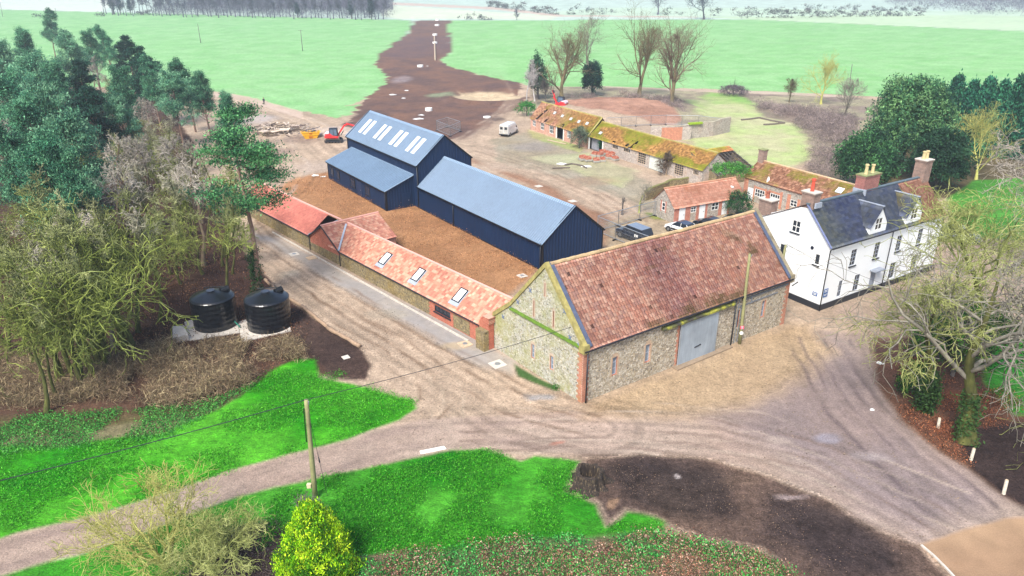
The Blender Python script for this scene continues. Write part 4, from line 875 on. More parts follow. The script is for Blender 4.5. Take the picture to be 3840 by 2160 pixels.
    # gable parapets and copings
    for (a0, nm, mat) in ((-.12, 'coping', simple('mossy_coping', C(165, 155, 95), .95, var=.45, scale=2.5)), (L - .25, 'coping', simple('stone_coping', C(150, 140, 115), .95, var=.45, scale=2.5))):
        q = MB(); pp = [(-.15, HE - .1)] + prof[1:4]
        for (b0, z0), (b1, z1) in zip(pp[:-1], pp[1:]):
            q.hexa([fr(a0, b0, z0 - .05), fr(a0 + .38, b0, z0 - .05), fr(a0 + .38, b1, z1 - .05), fr(a0, b1, z1 - .05), fr(a0, b0, z0 + .38), fr(a0 + .38, b0, z0 + .38), fr(a0 + .38, b1, z1 + .38), fr(a0, b1, z1 + .38)])
        q.box(a0 - .05, a0 + .48, -.25, .35, HE - .35, HE + .35, fr); q.build(nm, mat, root)
    for a0 in (.3, L - .62): q = MB(); q.hexa([fr(a0, -.2, HE + .12), fr(a0 + .36, -.2, HE + .12), fr(a0 + .36, 4.5, 9.95), fr(a0, 4.5, 9.95), fr(a0, -.2, HE + .2), fr(a0 + .36, -.2, HE + .2), fr(a0 + .36, 4.5, 10.03), fr(a0, 4.5, 10.03)]); q.build('lead_flashing', M['slate_lead'], root)
    # pantile roof: front slope, rear slope, ridge
    old = [C(200, 150, 130), C(190, 136, 118), C(208, 160, 140), C(176, 128, 114), C(216, 174, 154), C(184, 142, 130)]
    tc = tilecol(old, .10, moss=C(122, 100, 72), moss_amt=.08, seed=11, patch=[(8.0, 13.6, (.66, .58, .72), .8), (13.8, 16.2, (.85, .75, .8), .6), (4.8, 7.6, (1.1, 1.02, 1.0), .8), (17.5, 20.5, (1.08, 1.05, 1.0), .7)], dark=.008)
    O = fr(.35, 0, HE); V = fr(.35, 4.5, 9.78) - O; ov = V.normalized() * .32
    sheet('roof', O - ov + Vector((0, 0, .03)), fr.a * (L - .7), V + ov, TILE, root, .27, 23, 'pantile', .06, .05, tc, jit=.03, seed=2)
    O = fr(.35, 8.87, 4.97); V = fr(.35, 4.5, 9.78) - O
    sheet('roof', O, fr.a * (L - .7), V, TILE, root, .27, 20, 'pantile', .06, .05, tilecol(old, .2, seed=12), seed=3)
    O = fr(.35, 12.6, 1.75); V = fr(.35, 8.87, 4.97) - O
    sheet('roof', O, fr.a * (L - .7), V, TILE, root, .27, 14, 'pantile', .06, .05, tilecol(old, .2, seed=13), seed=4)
    rg = np.random.default_rng(4); q = MB(); a = .4
    while a < L - .6:
        h = .03 * rg.random() + .012 * math.sin(a * .8); q.tube([fr(a, 4.5, 9.86 + h), fr(a + .46, 4.5, 9.86 + h)], .17, 8); a += .48
    q.build('ridge_tiles', simple('ridge_mossy', C(196, 170, 130), .95, var=.4, scale=1.2), root)
    # gutter, downpipes
    g = MB(); g.bar(fr(-.1, -.26, HE - .16), fr(L + .1, -.26, HE - .05), .12, .1); g.build('gutter', M['black_paint'], root)
    pipe(root, [fr(.25, -.2, 0), fr(.25, -.2, HE - .2)], .06); pipe(root, [fr(16.75, -.15, 0), fr(16.75, -.15, HE - .15)], .06)
    pipe(root, [fr(24.35, -.2, 3.9), fr(24.9, -.35, 4.2)], .05, name='spout')
    # sliding door on its mossy track
    f = lambda s, z, d: fr(s, 0, z) + nf * d
    q = MB(); q.hexa([f(10.12, .04, .16), f(14.68, .04, .16), f(14.68, .04, .1), f(10.12, .04, .1), f(10.12, 3.92, .16), f(14.68, 3.92, .16), f(14.68, 3.92, .1), f(10.12, 3.92, .1)])
    d = q.build('sliding_door', M['steel_door'], root)
    q = MB(); q.bar(f(12.0, 1.25, .19), f(12.75, 1.35, .19), .04, .08); q.bar(f(12.35, 1.3, .17), f(12.35, 1.3, .26), .05); q.build('handle', M['black_paint'], d)
    for s in (10.14, 14.64): q = MB(); q.bar(f(s, .04, .17), f(s, 3.92, .17), .05, .04); q.build('door_edge', M['steel'], d)
    q = MB(); q.hexa([f(8.0, 3.96, .34), f(16.5, 4.08, .34), f(16.5, 4.08, .02), f(8.0, 3.96, .02), f(8.0, 4.1, .34), f(16.5, 4.22, .34), f(16.5, 4.34, .02), f(8.0, 4.22, .02)])
    q.build('door_track', attr_moss, root)
    q = MB(); q.bar(f(8.5, 4.36, .04), f(17.2, 4.48, .04), .08, .2); q.bar(f(17.8, 4.1, .03), f(24.0, 4.15, .03), .06, .18); q.bar(f(17.2, 3.55, .03), f(22.6, 3.62, .03), .05, .12)
    for s in (17.3, 18.0, 18.9, 19.0): q.bar(f(s, 3.5, .03), f(s, 4.4, .03), .1, .05)
    q.bar(f(17.28, 0.1, .03), f(17.28, 3.5, .03), .1, .06); q.bar(f(17.66, 0.1, .03), f(17.66, 3.5, .03), .08, .06)
    q.build('timber_frame', simple('grey_timber', C(125, 130, 138), .9, var=.35, scale=4), root)
    q = MB(); q.hexa([f(9.6, 0, .7), f(16.6, 0, .55), f(16.6, 0, .02), f(9.6, 0, .02), f(9.6, .12, .7), f(16.6, .12, .55), f(16.6, .12, .02), f(9.6, .12, .02)]); q.build('door_sill', simple('worn_sill', C(150, 132, 112), .95), root)
    return fr, nf, ng
M['slate_lead'] = simple('slate_lead', C(84, 94, 118), .6, var=.3, scale=3)
def _m():
    m, t, b = nodes('mossy_timber'); n = noise(t, coord(t), 1.1, 5)
    t.links.new(ramp(t, n, [(.35, C(60, 56, 52)), (.5, C(96, 100, 52)), (.62, C(170, 170, 60))]), b.inputs['Base Color']); b.inputs['Roughness'].default_value = .9; return m
attr_moss = _m()
frB, nfB, ngB = flint_barn()

# ================================================================ WHITE HOUSE
def white_house():
    fr = Frame((29.8, 63.4), 32.35); nf = -fr.b; ng = -fr.a
    root = thing('white_house', 'white rendered two storey house with slate roof, black plinth, dormers and brick chimneys', 'house', (36, 67, 0))
    L, HE, HR, RB = 19.4, 6.6, 9.9, 3.05
    W_ = MB()
    g_w = [(3.55, 4.5, 6.85, 8.05), (.88, 1.45, 4.4, 5.5), (4.75, 5.5, 4.0, 5.3)]
    f_w = [(3.6, 4.5, 3.85, 5.55), (7.4, 8.3, 3.85, 5.55), (11.2, 12.1, 3.85, 5.55), (15.0, 15.9, 3.85, 5.55), (2.5, 3.1, .85, 2.55), (5.0, 5.9, .85, 2.6), (11.0, 12.0, .85, 2.6), (15, 16, .85, 2.6), (7.7, 8.7, .1, 2.5)]
    wall(W_, fr(0, 0), fr.a, nf, [(0, HE), (L, HE)], f_w, .14, 0)
    wall(W_, fr(0, 0), fr.b, ng, [(0, HE), (RB - .2, 9.6), (3.9, 9.45), (8.6, 7.2)], g_w, .14, 0)
    wall(W_, fr(L, 0), fr.b, fr.a, [(0, HE), (RB, 9.8), (8.6, 7.2)], (), .1, 0)
    wall(W_, fr(0, 8.6), fr.a, fr.b, [(0, 7.0), (L, 7.0)], (), .1, 0)
    W_.build('wall', M['render_white'], root)
    q = MB(); q.box(-.05, L + .05, -.06, -.003, 0, .62, fr); q.box(-.06, -.003, -.05, 8.6, 0, .62, fr); q.build('plinth', M['black_paint'], root)
    for i, (s0, s1, z0, z1) in enumerate(g_w): window(root, fr(0, 0), fr.b, ng, s0, s1, z0, z1, 2 if i == 0 else 1, 2 if i == 0 else 1, .07, .07, 'frame_white', 'glass', sill='black_paint' if i < 2 else None)
    for i, (s0, s1, z0, z1) in enumerate(f_w[:8]): window(root, fr(0, 0), fr.a, nf, s0, s1, z0, z1, 2, 4 if i < 4 else 3, .06, .08, 'grey_frame', 'glass', sill='black_paint' if i < 4 else None)
    door(root, fr(0, 0), fr.a, nf, 7.7, 8.7, .1, 2.5, M['grey_frame'], .08)
    # porch hood over the door
    q = MB(); q.box(7.4, 9.0, -.7, -.01, 2.55, 2.68, fr); q.build('porch_hood', M['grey_frame'], root)
    # slate roof, with the right end in clay tile
    sc = [C(92, 100, 120), C(82, 90, 112), C(100, 106, 120), C(90, 96, 108)]
    def slope(a0, a1, b0, z0, b1, z1, cf, mat, prof, pitch, crs, seed, am=.01, st_=.018, ov_=.25):
        O = fr(a0, b0, z0); V = fr(a0, b1, z1) - O; ov = V.normalized() * ov_
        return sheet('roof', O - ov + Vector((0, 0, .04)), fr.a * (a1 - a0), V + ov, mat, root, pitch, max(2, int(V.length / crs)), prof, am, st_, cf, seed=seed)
    tcs = tilecol(sc, .14, moss=C(120, 122, 90), moss_amt=.06, seed=21, patch=[(-1, 3.0, (1.5, 1.45, 1.05), .8), (3.4, 8.0, (.85, .88, 1.15), .9)], mscale=3)
    r1 = slope(-.15, 14.4, 0, HE, RB, HR, tcs, SLATE, 'flat', .42, .27, 21)
    red = [C(160, 118, 100), C(150, 106, 90), C(172, 130, 112)]
    slope(14.4, L + .1, 0, HE, RB, HR, tilecol(red, .15, moss=C(140, 120, 70), moss_amt=.1, seed=23), TILE, 'pantile', .28, .3, 23, .05, .04)
    slope(-.1, L + .1, 8.6, 7.05, RB, HR, tilecol(red, .15, moss=C(150, 130, 70), moss_amt=.15, seed=24), TILE, 'pantile', .28, .3, 24, .05, .04)
    q = MB(); q.bar(fr(-.15, RB, HR + .1), fr(L + .1, RB, HR + .1), .34, .12); q.build('ridge_tiles', simple('slate_ridge', C(96, 112, 122), .7, var=.3, scale=2), root)
    q = MB(); q.bar(fr(-.13, -.2, HE - .1), fr(-.13, RB, HR + .02), .2, .08); q.build('verge', simple('verge_blue', C(120, 130, 170), .6), root)
    q = MB(); q.box(.15, .5, 4.2, 8.6, 0, .1, lambda a, b, z: fr(a, b, z + np.interp(b, [3.9, 8.6], [9.45, 7.2]))); q.build('parapet', M['render_white'], root)
    g = MB(); g.bar(fr(-.1, -.34, HE - .12), fr(L, -.34, HE - .12), .1, .1); g.build('gutter', M['black_paint'], root)
    pipe(root, [fr(-.08, -.1, 0), fr(-.08, -.1, HE - .35), fr(-.05, -.3, HE - .12)], .055); pipe(root, [fr(10, -.1, 0), fr(10, -.1, HE - .2)], .05)
    # two gabled dormers
    for (a, seed) in ((7.3, 31), (13.4, 32)):
        w2, zt, zr_ = 1.35, 7.5, 9.25; bF = .02; D_ = MB()
        wall(D_, fr(a - w2, bF), fr.a, nf, [(0, zt), (w2, zr_), (2 * w2, zt)], [(.8, 1.9, 6.95, 8.15)], .08, 0, z0=6.5)
        wall(D_, fr(a - w2, bF), fr.b, -fr.a, [(0, zt), (2.2, zt)], (), .1, 0, z0=6.6); wall(D_, fr(a + w2, bF), fr.b, fr.a, [(0, zt), (2.2, zt)], (), .1, 0, z0=6.6)
        dm = D_.build('dormer', M['render_white'], root)
        window(dm, fr(a - w2, bF), fr.a, nf, .8, 1.9, 6.95, 8.15, 2, 2, .06, .05, name='dormer_window')
        for sg in (-1, 1):
            O = fr(a + sg * (w2 + .15), -.15, zt - .12); V = fr(a, -.15, zr_ + .08) - O
            sheet('dormer_roof', O, fr.b * 3.0, V, SLATE, dm, .42, 5, 'flat', .01, .018, tilecol(sc, .16, moss=C(128, 118, 50), moss_amt=.2, seed=seed), seed=seed)
        q = MB(); q.bar(fr(a, -.18, zr_ + .13), fr(a, 3.0, zr_ + .13), .2, .08); q.build('dormer_ridge', M['lead'], dm)
    # chimneys: (along, back)
    bg = brick('chimney_brick', GREYB, fr.a, stain=[(2, C(110, 95, 85), .45, .7, .6)]); bg2 = brick('chimney_stack_red', (C(150, 92, 88), C(165, 105, 98), C(175, 150, 140)), fr.a)
    cream = simple('cream_pot', C(205, 188, 140), .8, var=.1); redp = simple('red_pot', C(215, 84, 62), .8, var=.12)
    chimney(root, fr, .55, 3.3, 1.0, 1.35, 8.9, 11.1, bg, [(0, 0, 1.2, .17)], redp, 'concrete')
    chimney(root, fr, .55, 8.0, 1.0, 1.5, 6.5, 9.2, bg, [(0, .2, .7, .2)], simple('brown_pot', C(165, 95, 75), .85), 'concrete')
    chimney(root, fr, 9.6, RB + .4, 2.5, 1.0, 8.9, 11.55, bg2, [(-.55, 0, 1.0, .17), (.55, 0, .85, .17)], cream, 'moss_cap')
    chimney(root, fr, L - .45, RB + .1, 1.25, 1.2, 8.9, 11.9, bg, [(-.3, 0, .85, .18), (.3, 0, .85, .18)], cream, 'concrete')
    q = MB(); q.box(-.02, .9, 3.0 - .75, 3.0 - .6, HR - .2, HR + .3, fr); q.box(8.3, 8.45, RB - .4, RB + 1, HR - .4, HR + .25, fr); q.build('chimney_flashing', M['lead'], root)
    # rear range end of the cottage joins behind; wall plaque and blue name boards
    q = MB(); c = fr(-.03, 1.85, 5.95); q.tube([c, c - fr.a * .05], .17, 16); tag(q.build('wall_plaque', simple('plaque_black', C(30, 34, 52), .4)), 'small round dark plaque on the white gable wall', 'plaque')
    def board(O, A, Nn, s0, s1, z0, z1, label, rows):
        t = thing('name_board', label, 'sign', tuple(O + A * ((s0 + s1) / 2) + Vector((0, 0, z0))))
        f = lambda s, z, d: O + A * s + Vector((0, 0, z)) + Nn * d
        q = MB(); q.hexa([f(s0, z0, .05), f(s1, z0, .05), f(s1, z0, .01), f(s0, z0, .01), f(s0, z1, .05), f(s1, z1, .05), f(s1, z1, .01), f(s0, z1, .01)]); q.build('panel', simple('board_blue', C(62, 104, 168), .5), t)
        q = MB(); h = (z1 - z0)
        for (t0, t1, x0, x1) in rows:
            q.hexa([f(s0 + (s1 - s0) * x0, z0 + h * t0, .056), f(s0 + (s1 - s0) * x1, z0 + h * t0, .056), f(s0 + (s1 - s0) * x1, z0 + h * t0, .051), f(s0 + (s1 - s0) * x0, z0 + h * t0, .051), f(s0 + (s1 - s0) * x0, z0 + h * t1, .056), f(s0 + (s1 - s0) * x1, z0 + h * t1, .056), f(s0 + (s1 - s0) * x1, z0 + h * t1, .051), f(s0 + (s1 - s0) * x0, z0 + h * t1, .051)])
        q.build('lettering', M['frame_white'], t)
    board(fr(0, 0), fr.b, ng, .45, .98, 1.35, 1.72, 'small blue name board with white lettering low on the white gable wall', [(.58, .78, .12, .85), (.22, .42, .2, .8)])
    board(fr(0, 0), fr.a, nf, .22, .85, 1.35, 2.2, 'taller blue notice board on the white front wall by the corner downpipe', [(.8, .88, .1, .9), (.62, .7, .1, .8), (.3, .36, .1, .9), (.18, .24, .1, .7)])
    return fr
M['render_white'] = simple('render_white', C(243, 247, 250), .75, var=.04, scale=.5); M['grey_frame'] = simple('grey_frame', C(150, 158, 172), .6); M['moss_cap'] = simple('moss_cap', C(150, 155, 105), .95, var=.5, scale=2)
frH = white_house()

# ================================================================ DERELICT RANGE
def derelict():
    fr = Frame((3.9, 152.4), -60); nf = -fr.b
    root = thing('derelict_range', 'long derelict range of pink brick and rubble under mossy pantile roof with missing tiles', 'outbuilding', (16, 131, 0))
    a1, L, HE, W = 20.6, 50.6, 2.4, 5.6
    s1 = [(.8, 2.0, .95, 2.1), (3.9, 5.3, .7, 2.1), (7.2, 8.8, .6, 2.05), (9.9, 12.4, 0, 2.25), (13.6, 15.0, .8, 2.15)]
    s2 = [(21.0, 25.2, 0, 2.2), (28.0, 29.6, 1.5, 2.15), (31.2, 33.0, 1.55, 2.2), (35.2, 37.2, .4, 2.2), (38.1, 41.6, 0, 2.25), (44.4, 46.4, .5, 2.2), (48.6, 49.8, 1.4, 2.1)]
    pk = brick('pink_brick', PINKB, fr.a, stain=[(.8, C(180, 165, 150), .45, .7, .5)]); W_ = MB()
    wall(W_, fr(0, 0), fr.a, nf, [(0, HE + .1), (a1, HE)], s1, .2, 0); wall(W_, fr(0, 0), fr.a, nf, [(a1, HE), (L, HE)], s2, .2, 1)
    wall(W_, fr(0, 0), fr.b, -fr.a, [(0, HE), (W / 2, 5.3), (W, HE)], (), .2, 0); wall(W_, fr(L, 0), fr.b, fr.a, [(0, HE), (W / 2, 4.7), (W, HE)], [(3.2, 4.6, 1.5, 2.7)], .12, 1)
    wall(W_, fr(0, W), fr.a, fr.b, [(0, HE), (L, HE)], (), .2, 1)
    W_.build('wall', [pk, M['rubble_pale']], root)
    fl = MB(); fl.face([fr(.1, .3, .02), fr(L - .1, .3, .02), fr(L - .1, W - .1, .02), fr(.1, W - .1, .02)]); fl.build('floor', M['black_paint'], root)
    for s in s1:
        if s[2] > .1: window(root, fr(0, 0), fr.a, nf, *s, 3, 2, .07, .08, 'frame_white', 'glass')
    for i, s in enumerate(s2):
        if i in (1, 2, 6): window(root, fr(0, 0), fr.a, nf, *s, 4, 1, .06, .08, 'timber_pale', 'glass')
        if i in (3, 5): window(root, fr(0, 0), fr.a, nf, *s, 4, 5, .06, .08, 'timber_pale', 'glass')
    window(root, fr(L, 0), fr.b, fr.a, 3.2, 4.6, 1.5, 2.7, 3, 2, .08, .0, 'frame_white', 'glass')
    door(root, fr(0, 0), fr.a, nf, 38.15, 41.55, .05, 2.25, simple('worn_white_door', C(215, 220, 212), .8, var=.25, scale=2), .05, 6, False)
    q = MB()
    for s in (9.85, 12.4, 20.95, 25.2): q.box(s - .12, s + .12, -.06, .1, 0, 2.25, fr)
    q.build('door_post', M['frame_white'], root)
    q = MB(); q.box(21.1, 23.4, .5, .56, 0, 2.0, fr); q.build('inner_door', simple('grey_door', C(150, 152, 162), .8), root)
    ob = [C(190, 144, 118), C(174, 126, 102), C(200, 156, 128), C(158, 116, 94)]
    og = [C(168, 128, 76), C(150, 112, 68), C(186, 142, 88)]
    MOSS = C(132, 140, 44)
    def hole1(s, r):
        h = (np.abs(s - 2.2 - r * .5) < .38) & (r < 2.9) & (vnoise(s * 2, r * 3, 5) > .3)
        h |= (np.abs(s - 5.6 - r * .3) < .35) & (r < .9); h |= (np.abs(s - 11.6 - r * .4) < .45) & (r < .9) & (vnoise(s * 3, r * 4, 6) > .3); return h
    def hole2(s, r):
        h = (np.abs(s - 10.8 - r * .3) < .3) & (r > .3) & (r < 2.0) & (vnoise(s * 2, r * 3, 15) > .35); h |= (np.abs(s - 12.0 - r * .3) < .32) & (r > .1) & (r < 1.8) & (vnoise(s * 2, r * 3, 16) > .35)
        h |= (np.abs(s - 7.2 - r * .3) < .3) & (r > .3) & (r < 1.6) & (vnoise(s * 2, r * 3, 18) > .5); return h
    def slope(a0, a1_, b0, b1, z1, cf, seed, holes=None):
        O = fr(a0, b0, HE); V = fr(a0, b1, z1) - O; ov = V.normalized() * .25
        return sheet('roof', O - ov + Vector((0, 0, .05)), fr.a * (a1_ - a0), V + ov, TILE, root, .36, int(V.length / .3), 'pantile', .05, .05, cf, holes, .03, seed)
    c1 = tilecol(ob, .22, moss=MOSS, moss_amt=.36, seed=41, mscale=4)
    def c1b(s, r, t, c, rg):            # the moss thickens towards the middle of the range
        a = tilecol(ob, .2, moss=C(150, 130, 60), moss_amt=.1, seed=43)(s, r, t, c, rg); b_ = tilecol(og, .2, moss=MOSS, moss_amt=.65, seed=42)(s, r, t, c, rg)
        k = np.clip((s - 8) / 7 + (fbm(s / 3, r / 2, 2) - .5), 0, 1)[:, None]; return a * (1 - k) + b_ * k
    slope(-.2, a1 + .3, 0, W / 2, 5.42, c1b, 41, hole1); slope(-.2, a1 + .3, W, W / 2, 5.42, c1, 44)
    r2 = slope(a1 + .3, L + .15, 0, W / 2, 4.72, tilecol(og, .22, moss=MOSS, moss_amt=.62, seed=45, mscale=5), 45, hole2); slope(a1 + .3, L + .15, W, W / 2, 4.72, c1, 46)
    q = MB(); q.tube([fr(-.2, W / 2, 5.5), fr(10, W / 2, 5.42), fr(a1 + .3, W / 2, 5.5)], .14, 8); q.tube([fr(a1 + .4, W / 2, 4.8), fr(36, W / 2, 4.72), fr(L + .1, W / 2, 4.8)], .14, 8)
    q.bar(fr(a1 + .32, -.2, HE + .1), fr(a1 + .32, W / 2, 5.5), .3, .12)
    q.build('ridge_tiles', simple('ridge_moss2', C(170, 160, 95), .95, var=.4, scale=1), root)
    V = fr(0, W / 2, 5.42) - fr(0, 0, HE); n_ = fr.a.cross(V).normalized(); n_ = n_ if n_.z > 0 else -n_; Vn = V.normalized()
    for (s, t_) in ((6.3, 2.2), (9.3, 2.0), (12.4, 1.9), (15.2, 1.8), (17.8, 1.9), (22.9, .9)):
        zc = 4.72 if s > 20 else 5.42; V2 = (fr(0, W / 2, zc) - fr(0, 0, HE)).normalized()
        q = MB(); O = fr(s, 0, HE) + V2 * t_ + n_ * .14; p = lambda a, t, h: O + fr.a * a + V2 * t + n_ * h
        q.hexa([p(0, 0, 0), p(.75, 0, 0), p(.75, .6, 0), p(0, .6, 0), p(0, 0, .05), p(.75, 0, .05), p(.75, .6, .05), p(0, .6, .05)]); q.build('skylight', simple('cloudy_glass', C(190, 198, 196), .5), root)
    # rafters seen through the holes
    q = MB()
    for i in range(60):
        a = .4 + i * .85
        if a > L: break
        zc = 5.42 if a < a1 else 4.72
        q.bar(fr(a, 0, HE - .12), fr(a, W / 2, zc - .14), .06, .12)
    q.build('rafters', M['old_timber'], root)
    return fr
frD = derelict()
# old garden wall standing in front of the range, built of rubble
def rough_wall(name, pts, h0, h1, th, mat, label, cat='wall', cap=None, seg=.6, seed=0, base_z=0):
    """pts = ground points, irregular top; real thickness"""
    root = thing(name, label, cat, tuple(pts[0])); mb = MB(); cp = MB(); P_ = []
    tot = sum((Vector(b) - Vector(a)).length for a, b in zip(pts[:-1], pts[1:])); run = 0
    for a, b in zip(pts[:-1], pts[1:]):
        a = Vector(a); b = Vector(b); L = (b - a).length; n = max(1, int(L / seg)); d = (b - a).normalized(); s = Vector((-d.y, d.x, 0)) * th / 2
        for i in range(n):
            t0, t1 = i / n, (i + 1) / n; z0, z1 = [h0 + (h1 - h0) * (run + t * L) / tot + (float(vnoise((run + t * L) * .6, seed + .5, seed)) - .5) * .35 for t in (t0, t1)]
            p0, p1 = a + d * L * t0, a + d * L * t1; up = Vector((0, 0, 1))
            mb.hexa([p0 - s, p1 - s, p1 + s, p0 + s, p0 - s + up * z0, p1 - s + up * z1, p1 + s + up * z1, p0 + s + up * z0])
            if cap: e = s * 1.15; cp.hexa([p0 - e + up * (z0 + .002), p1 - e + up * (z1 + .002), p1 + e + up * (z1 + .002), p0 + e + up * (z0 + .002), p0 - e * .7 + up * (z0 + .1), p1 - e * .7 + up * (z1 + .1), p1 + e * .7 + up * (z1 + .1), p0 + e * .7 + up * (z0 + .1)])
        run += L
    mb.build('stonework', mat, root)
    if cap: cp.build('coping', cap, root)
    return root
mosscap = simple('moss_cap2', C(128, 126, 76), .95, var=.4, scale=1.5)
rough_wall('rubble_wall', [D(1622, 505), D(1680, 484), D(1728, 477)], 1.5, 2.0, .4, M['flint_low'], 'low mossy rubble wall running out from the mossy derelict range', cap=mosscap, seed=4)
rough_wall('garden_wall', [D(1635, 350), D(1695, 352), D(1724, 349), D(1790, 342), D(1833, 332)], 2.6, 3.0, .4, M['rubble_pale'], 'tall ruined grey flint garden wall standing in the paddock', seed=9, cap=simple('pale_cap', C(175, 168, 150), .95))
q = MB(); A_, B_ = D(1662, 353), D(1723, 351); dd = (B_ - A_).normalized(); nn_ = Vector((dd.y, -dd.x, 0)) * .25
q.hexa([A_ + nn_, B_ + nn_, B_ + nn_ * .7, A_ + nn_ * .7] + [p + Vector((0, 0, 2.5)) for p in (A_ + nn_, B_ + nn_, B_ + nn_ * .7, A_ + nn_ * .7)])
gw = bpy.data.objects['garden_wall']; q.build('brick_patch', brick('wall_brick', (C(200, 132, 100), C(185, 115, 90), C(205, 175, 155)), dd), gw)
q = MB(); A2_ = A_ + dd * 4.2; q.hexa([A2_ + nn_ * 1.05, A2_ + dd * 1.8 + nn_ * 1.05, A2_ + dd * 1.8 + nn_, A2_ + nn_] + [p + Vector((0, 0, 2.55)) for p in (A2_ + nn_ * 1.05, A2_ + dd * 1.8 + nn_ * 1.05, A2_ + dd * 1.8 + nn_, A2_ + nn_)]); q.build('pale_pier', M['rubble_pale'], gw)
q = MB(); m0, m1 = D(1729, 349), D(1762, 346); q.bar(m0 + Vector((0, 0, 2.95)), m1 + Vector((0, 0, 2.95)), .7, .35); q.build('moss', simple('bright_moss', C(150, 180, 40), .95, var=.3, scale=3), gw)

# ================================================================ SMALL TILED OUTBUILDING AND COTTAGE
def outbuilding():
    fr = Frame((21.1, 90.0), 27); nf = -fr.b; ng = -fr.a
    root = thing('small_outbuilding', 'small flint and brick outbuilding with salmon tiled roof and three white plank doors', 'outbuilding', (26, 93, 0))
    L, HE, HR, W = 12.0, 2.15, 4.15, 4.4
    bk = brick('out_brick', (C(190, 115, 95), C(175, 100, 82), C(205, 175, 160)), fr.a)
    dr = [(.82, 1.85, .05, 2.0), (4.2, 5.2, .05, 2.0), (8.15, 9.1, .05, 2.02)]; wn = [(2.75, 3.65, 1.1, 1.85), (6.3, 7.5, .9, 1.95)]
    W_ = MB(); wall(W_, fr(0, 0), fr.a, nf, [(0, HE), (L, HE)], dr + wn, .1, 0); wall(W_, fr(0, 0), fr.b, ng, [(0, HE), (W / 2, HR), (W, HE)], [(1.9, 2.6, 1.2, 2.3)], .1, 0)
    wall(W_, fr(L, 0), fr.b, fr.a, [(0, HE), (W / 2, HR), (W, HE)], (), .1, 0); wall(W_, fr(0, W), fr.a, fr.b, [(0, HE), (L, HE)], (), .1, 0); W_.build('wall', M['rubble_out'], root)
    q = MB()
    for (s0, s1, z1) in ((0, .8, 2.1), (1.87, 2.2, 2.1), (2.2, 2.72, 2.1), (3.68, 4.18, 2.1), (5.22, 5.6, 2.1), (7.55, 8.1, 2.1), (9.14, 9.5, 2.1)):
        q.box(s0, s1, -.015, -.001, 0, z1, fr)
    q.build('brick_dressing', bk, root)
    q = MB()
    for (s0, s1, z0, z1) in ((1.65, 1.89, 1.0, 2.55), (2.61, 2.85, 1.0, 2.55)): q.hexa([fr(-.015, s0, z0), fr(0, s0, z0), fr(0, s1, z0), fr(-.015, s1, z0), fr(-.015, s0, z1), fr(0, s0, z1), fr(0, s1, z1), fr(-.015, s1, z1)])
    q.build('brick_dressing', brick('out_brick_g', (C(190, 115, 95), C(175, 100, 82), C(205, 175, 160)), fr.b), root)
    for s in dr: door(root, fr(0, 0), fr.a, nf, *s, M['white_paint'], .02, 5, True, hm='black_paint')
    window(root, fr(0, 0), fr.a, nf, *wn[0], 2, 2, .07, .03); window(root, fr(0, 0), fr.a, nf, *wn[1], 2, 2, .07, .03); window(root, fr(0, 0), fr.b, ng, 1.9, 2.6, 1.2, 2.3, 1, 2, .08, .03)
    cf = tilecol([C(208, 152, 130), C(200, 142, 120), C(214, 162, 140)], .08, seed=51, moss=C(180, 120, 90), moss_amt=.1)
    for b0, sd_ in ((0, 51), (W, 52)):
        O = fr(-.2, b0, HE); V = fr(-.2, W / 2, HR) - O; ov = V.normalized() * .25
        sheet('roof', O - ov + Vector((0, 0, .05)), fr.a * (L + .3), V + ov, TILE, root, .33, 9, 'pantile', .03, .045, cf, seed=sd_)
    q = MB(); q.tube([fr(-.2, W / 2, HR + .12), fr(L + .1, W / 2, HR + .12)], .11, 8); q.build('ridge_tiles', simple('ridge_out', C(200, 150, 120), .9, var=.3), root)
    q = MB(); c = fr(10.6, 1.1, 3.25); q.box(-.12, .12, -.2, .3, 0, .22, lambda a, b, z: c + fr.a * a + fr.b * b + Vector((0, 0, z))); q.build('roof_vent', M['frame_white'], root)
M['rubble_out'] = masonry('rubble_out', [(0, C(190, 185, 178)), (.4, C(150, 145, 140)), (.7, C(205, 198, 188)), (1, C(130, 125, 120))], C(180, 168, 155), 4.5, stain=[(.5, C(190, 170, 120), .5, .75)], stain_amt=.4)
outbuilding()
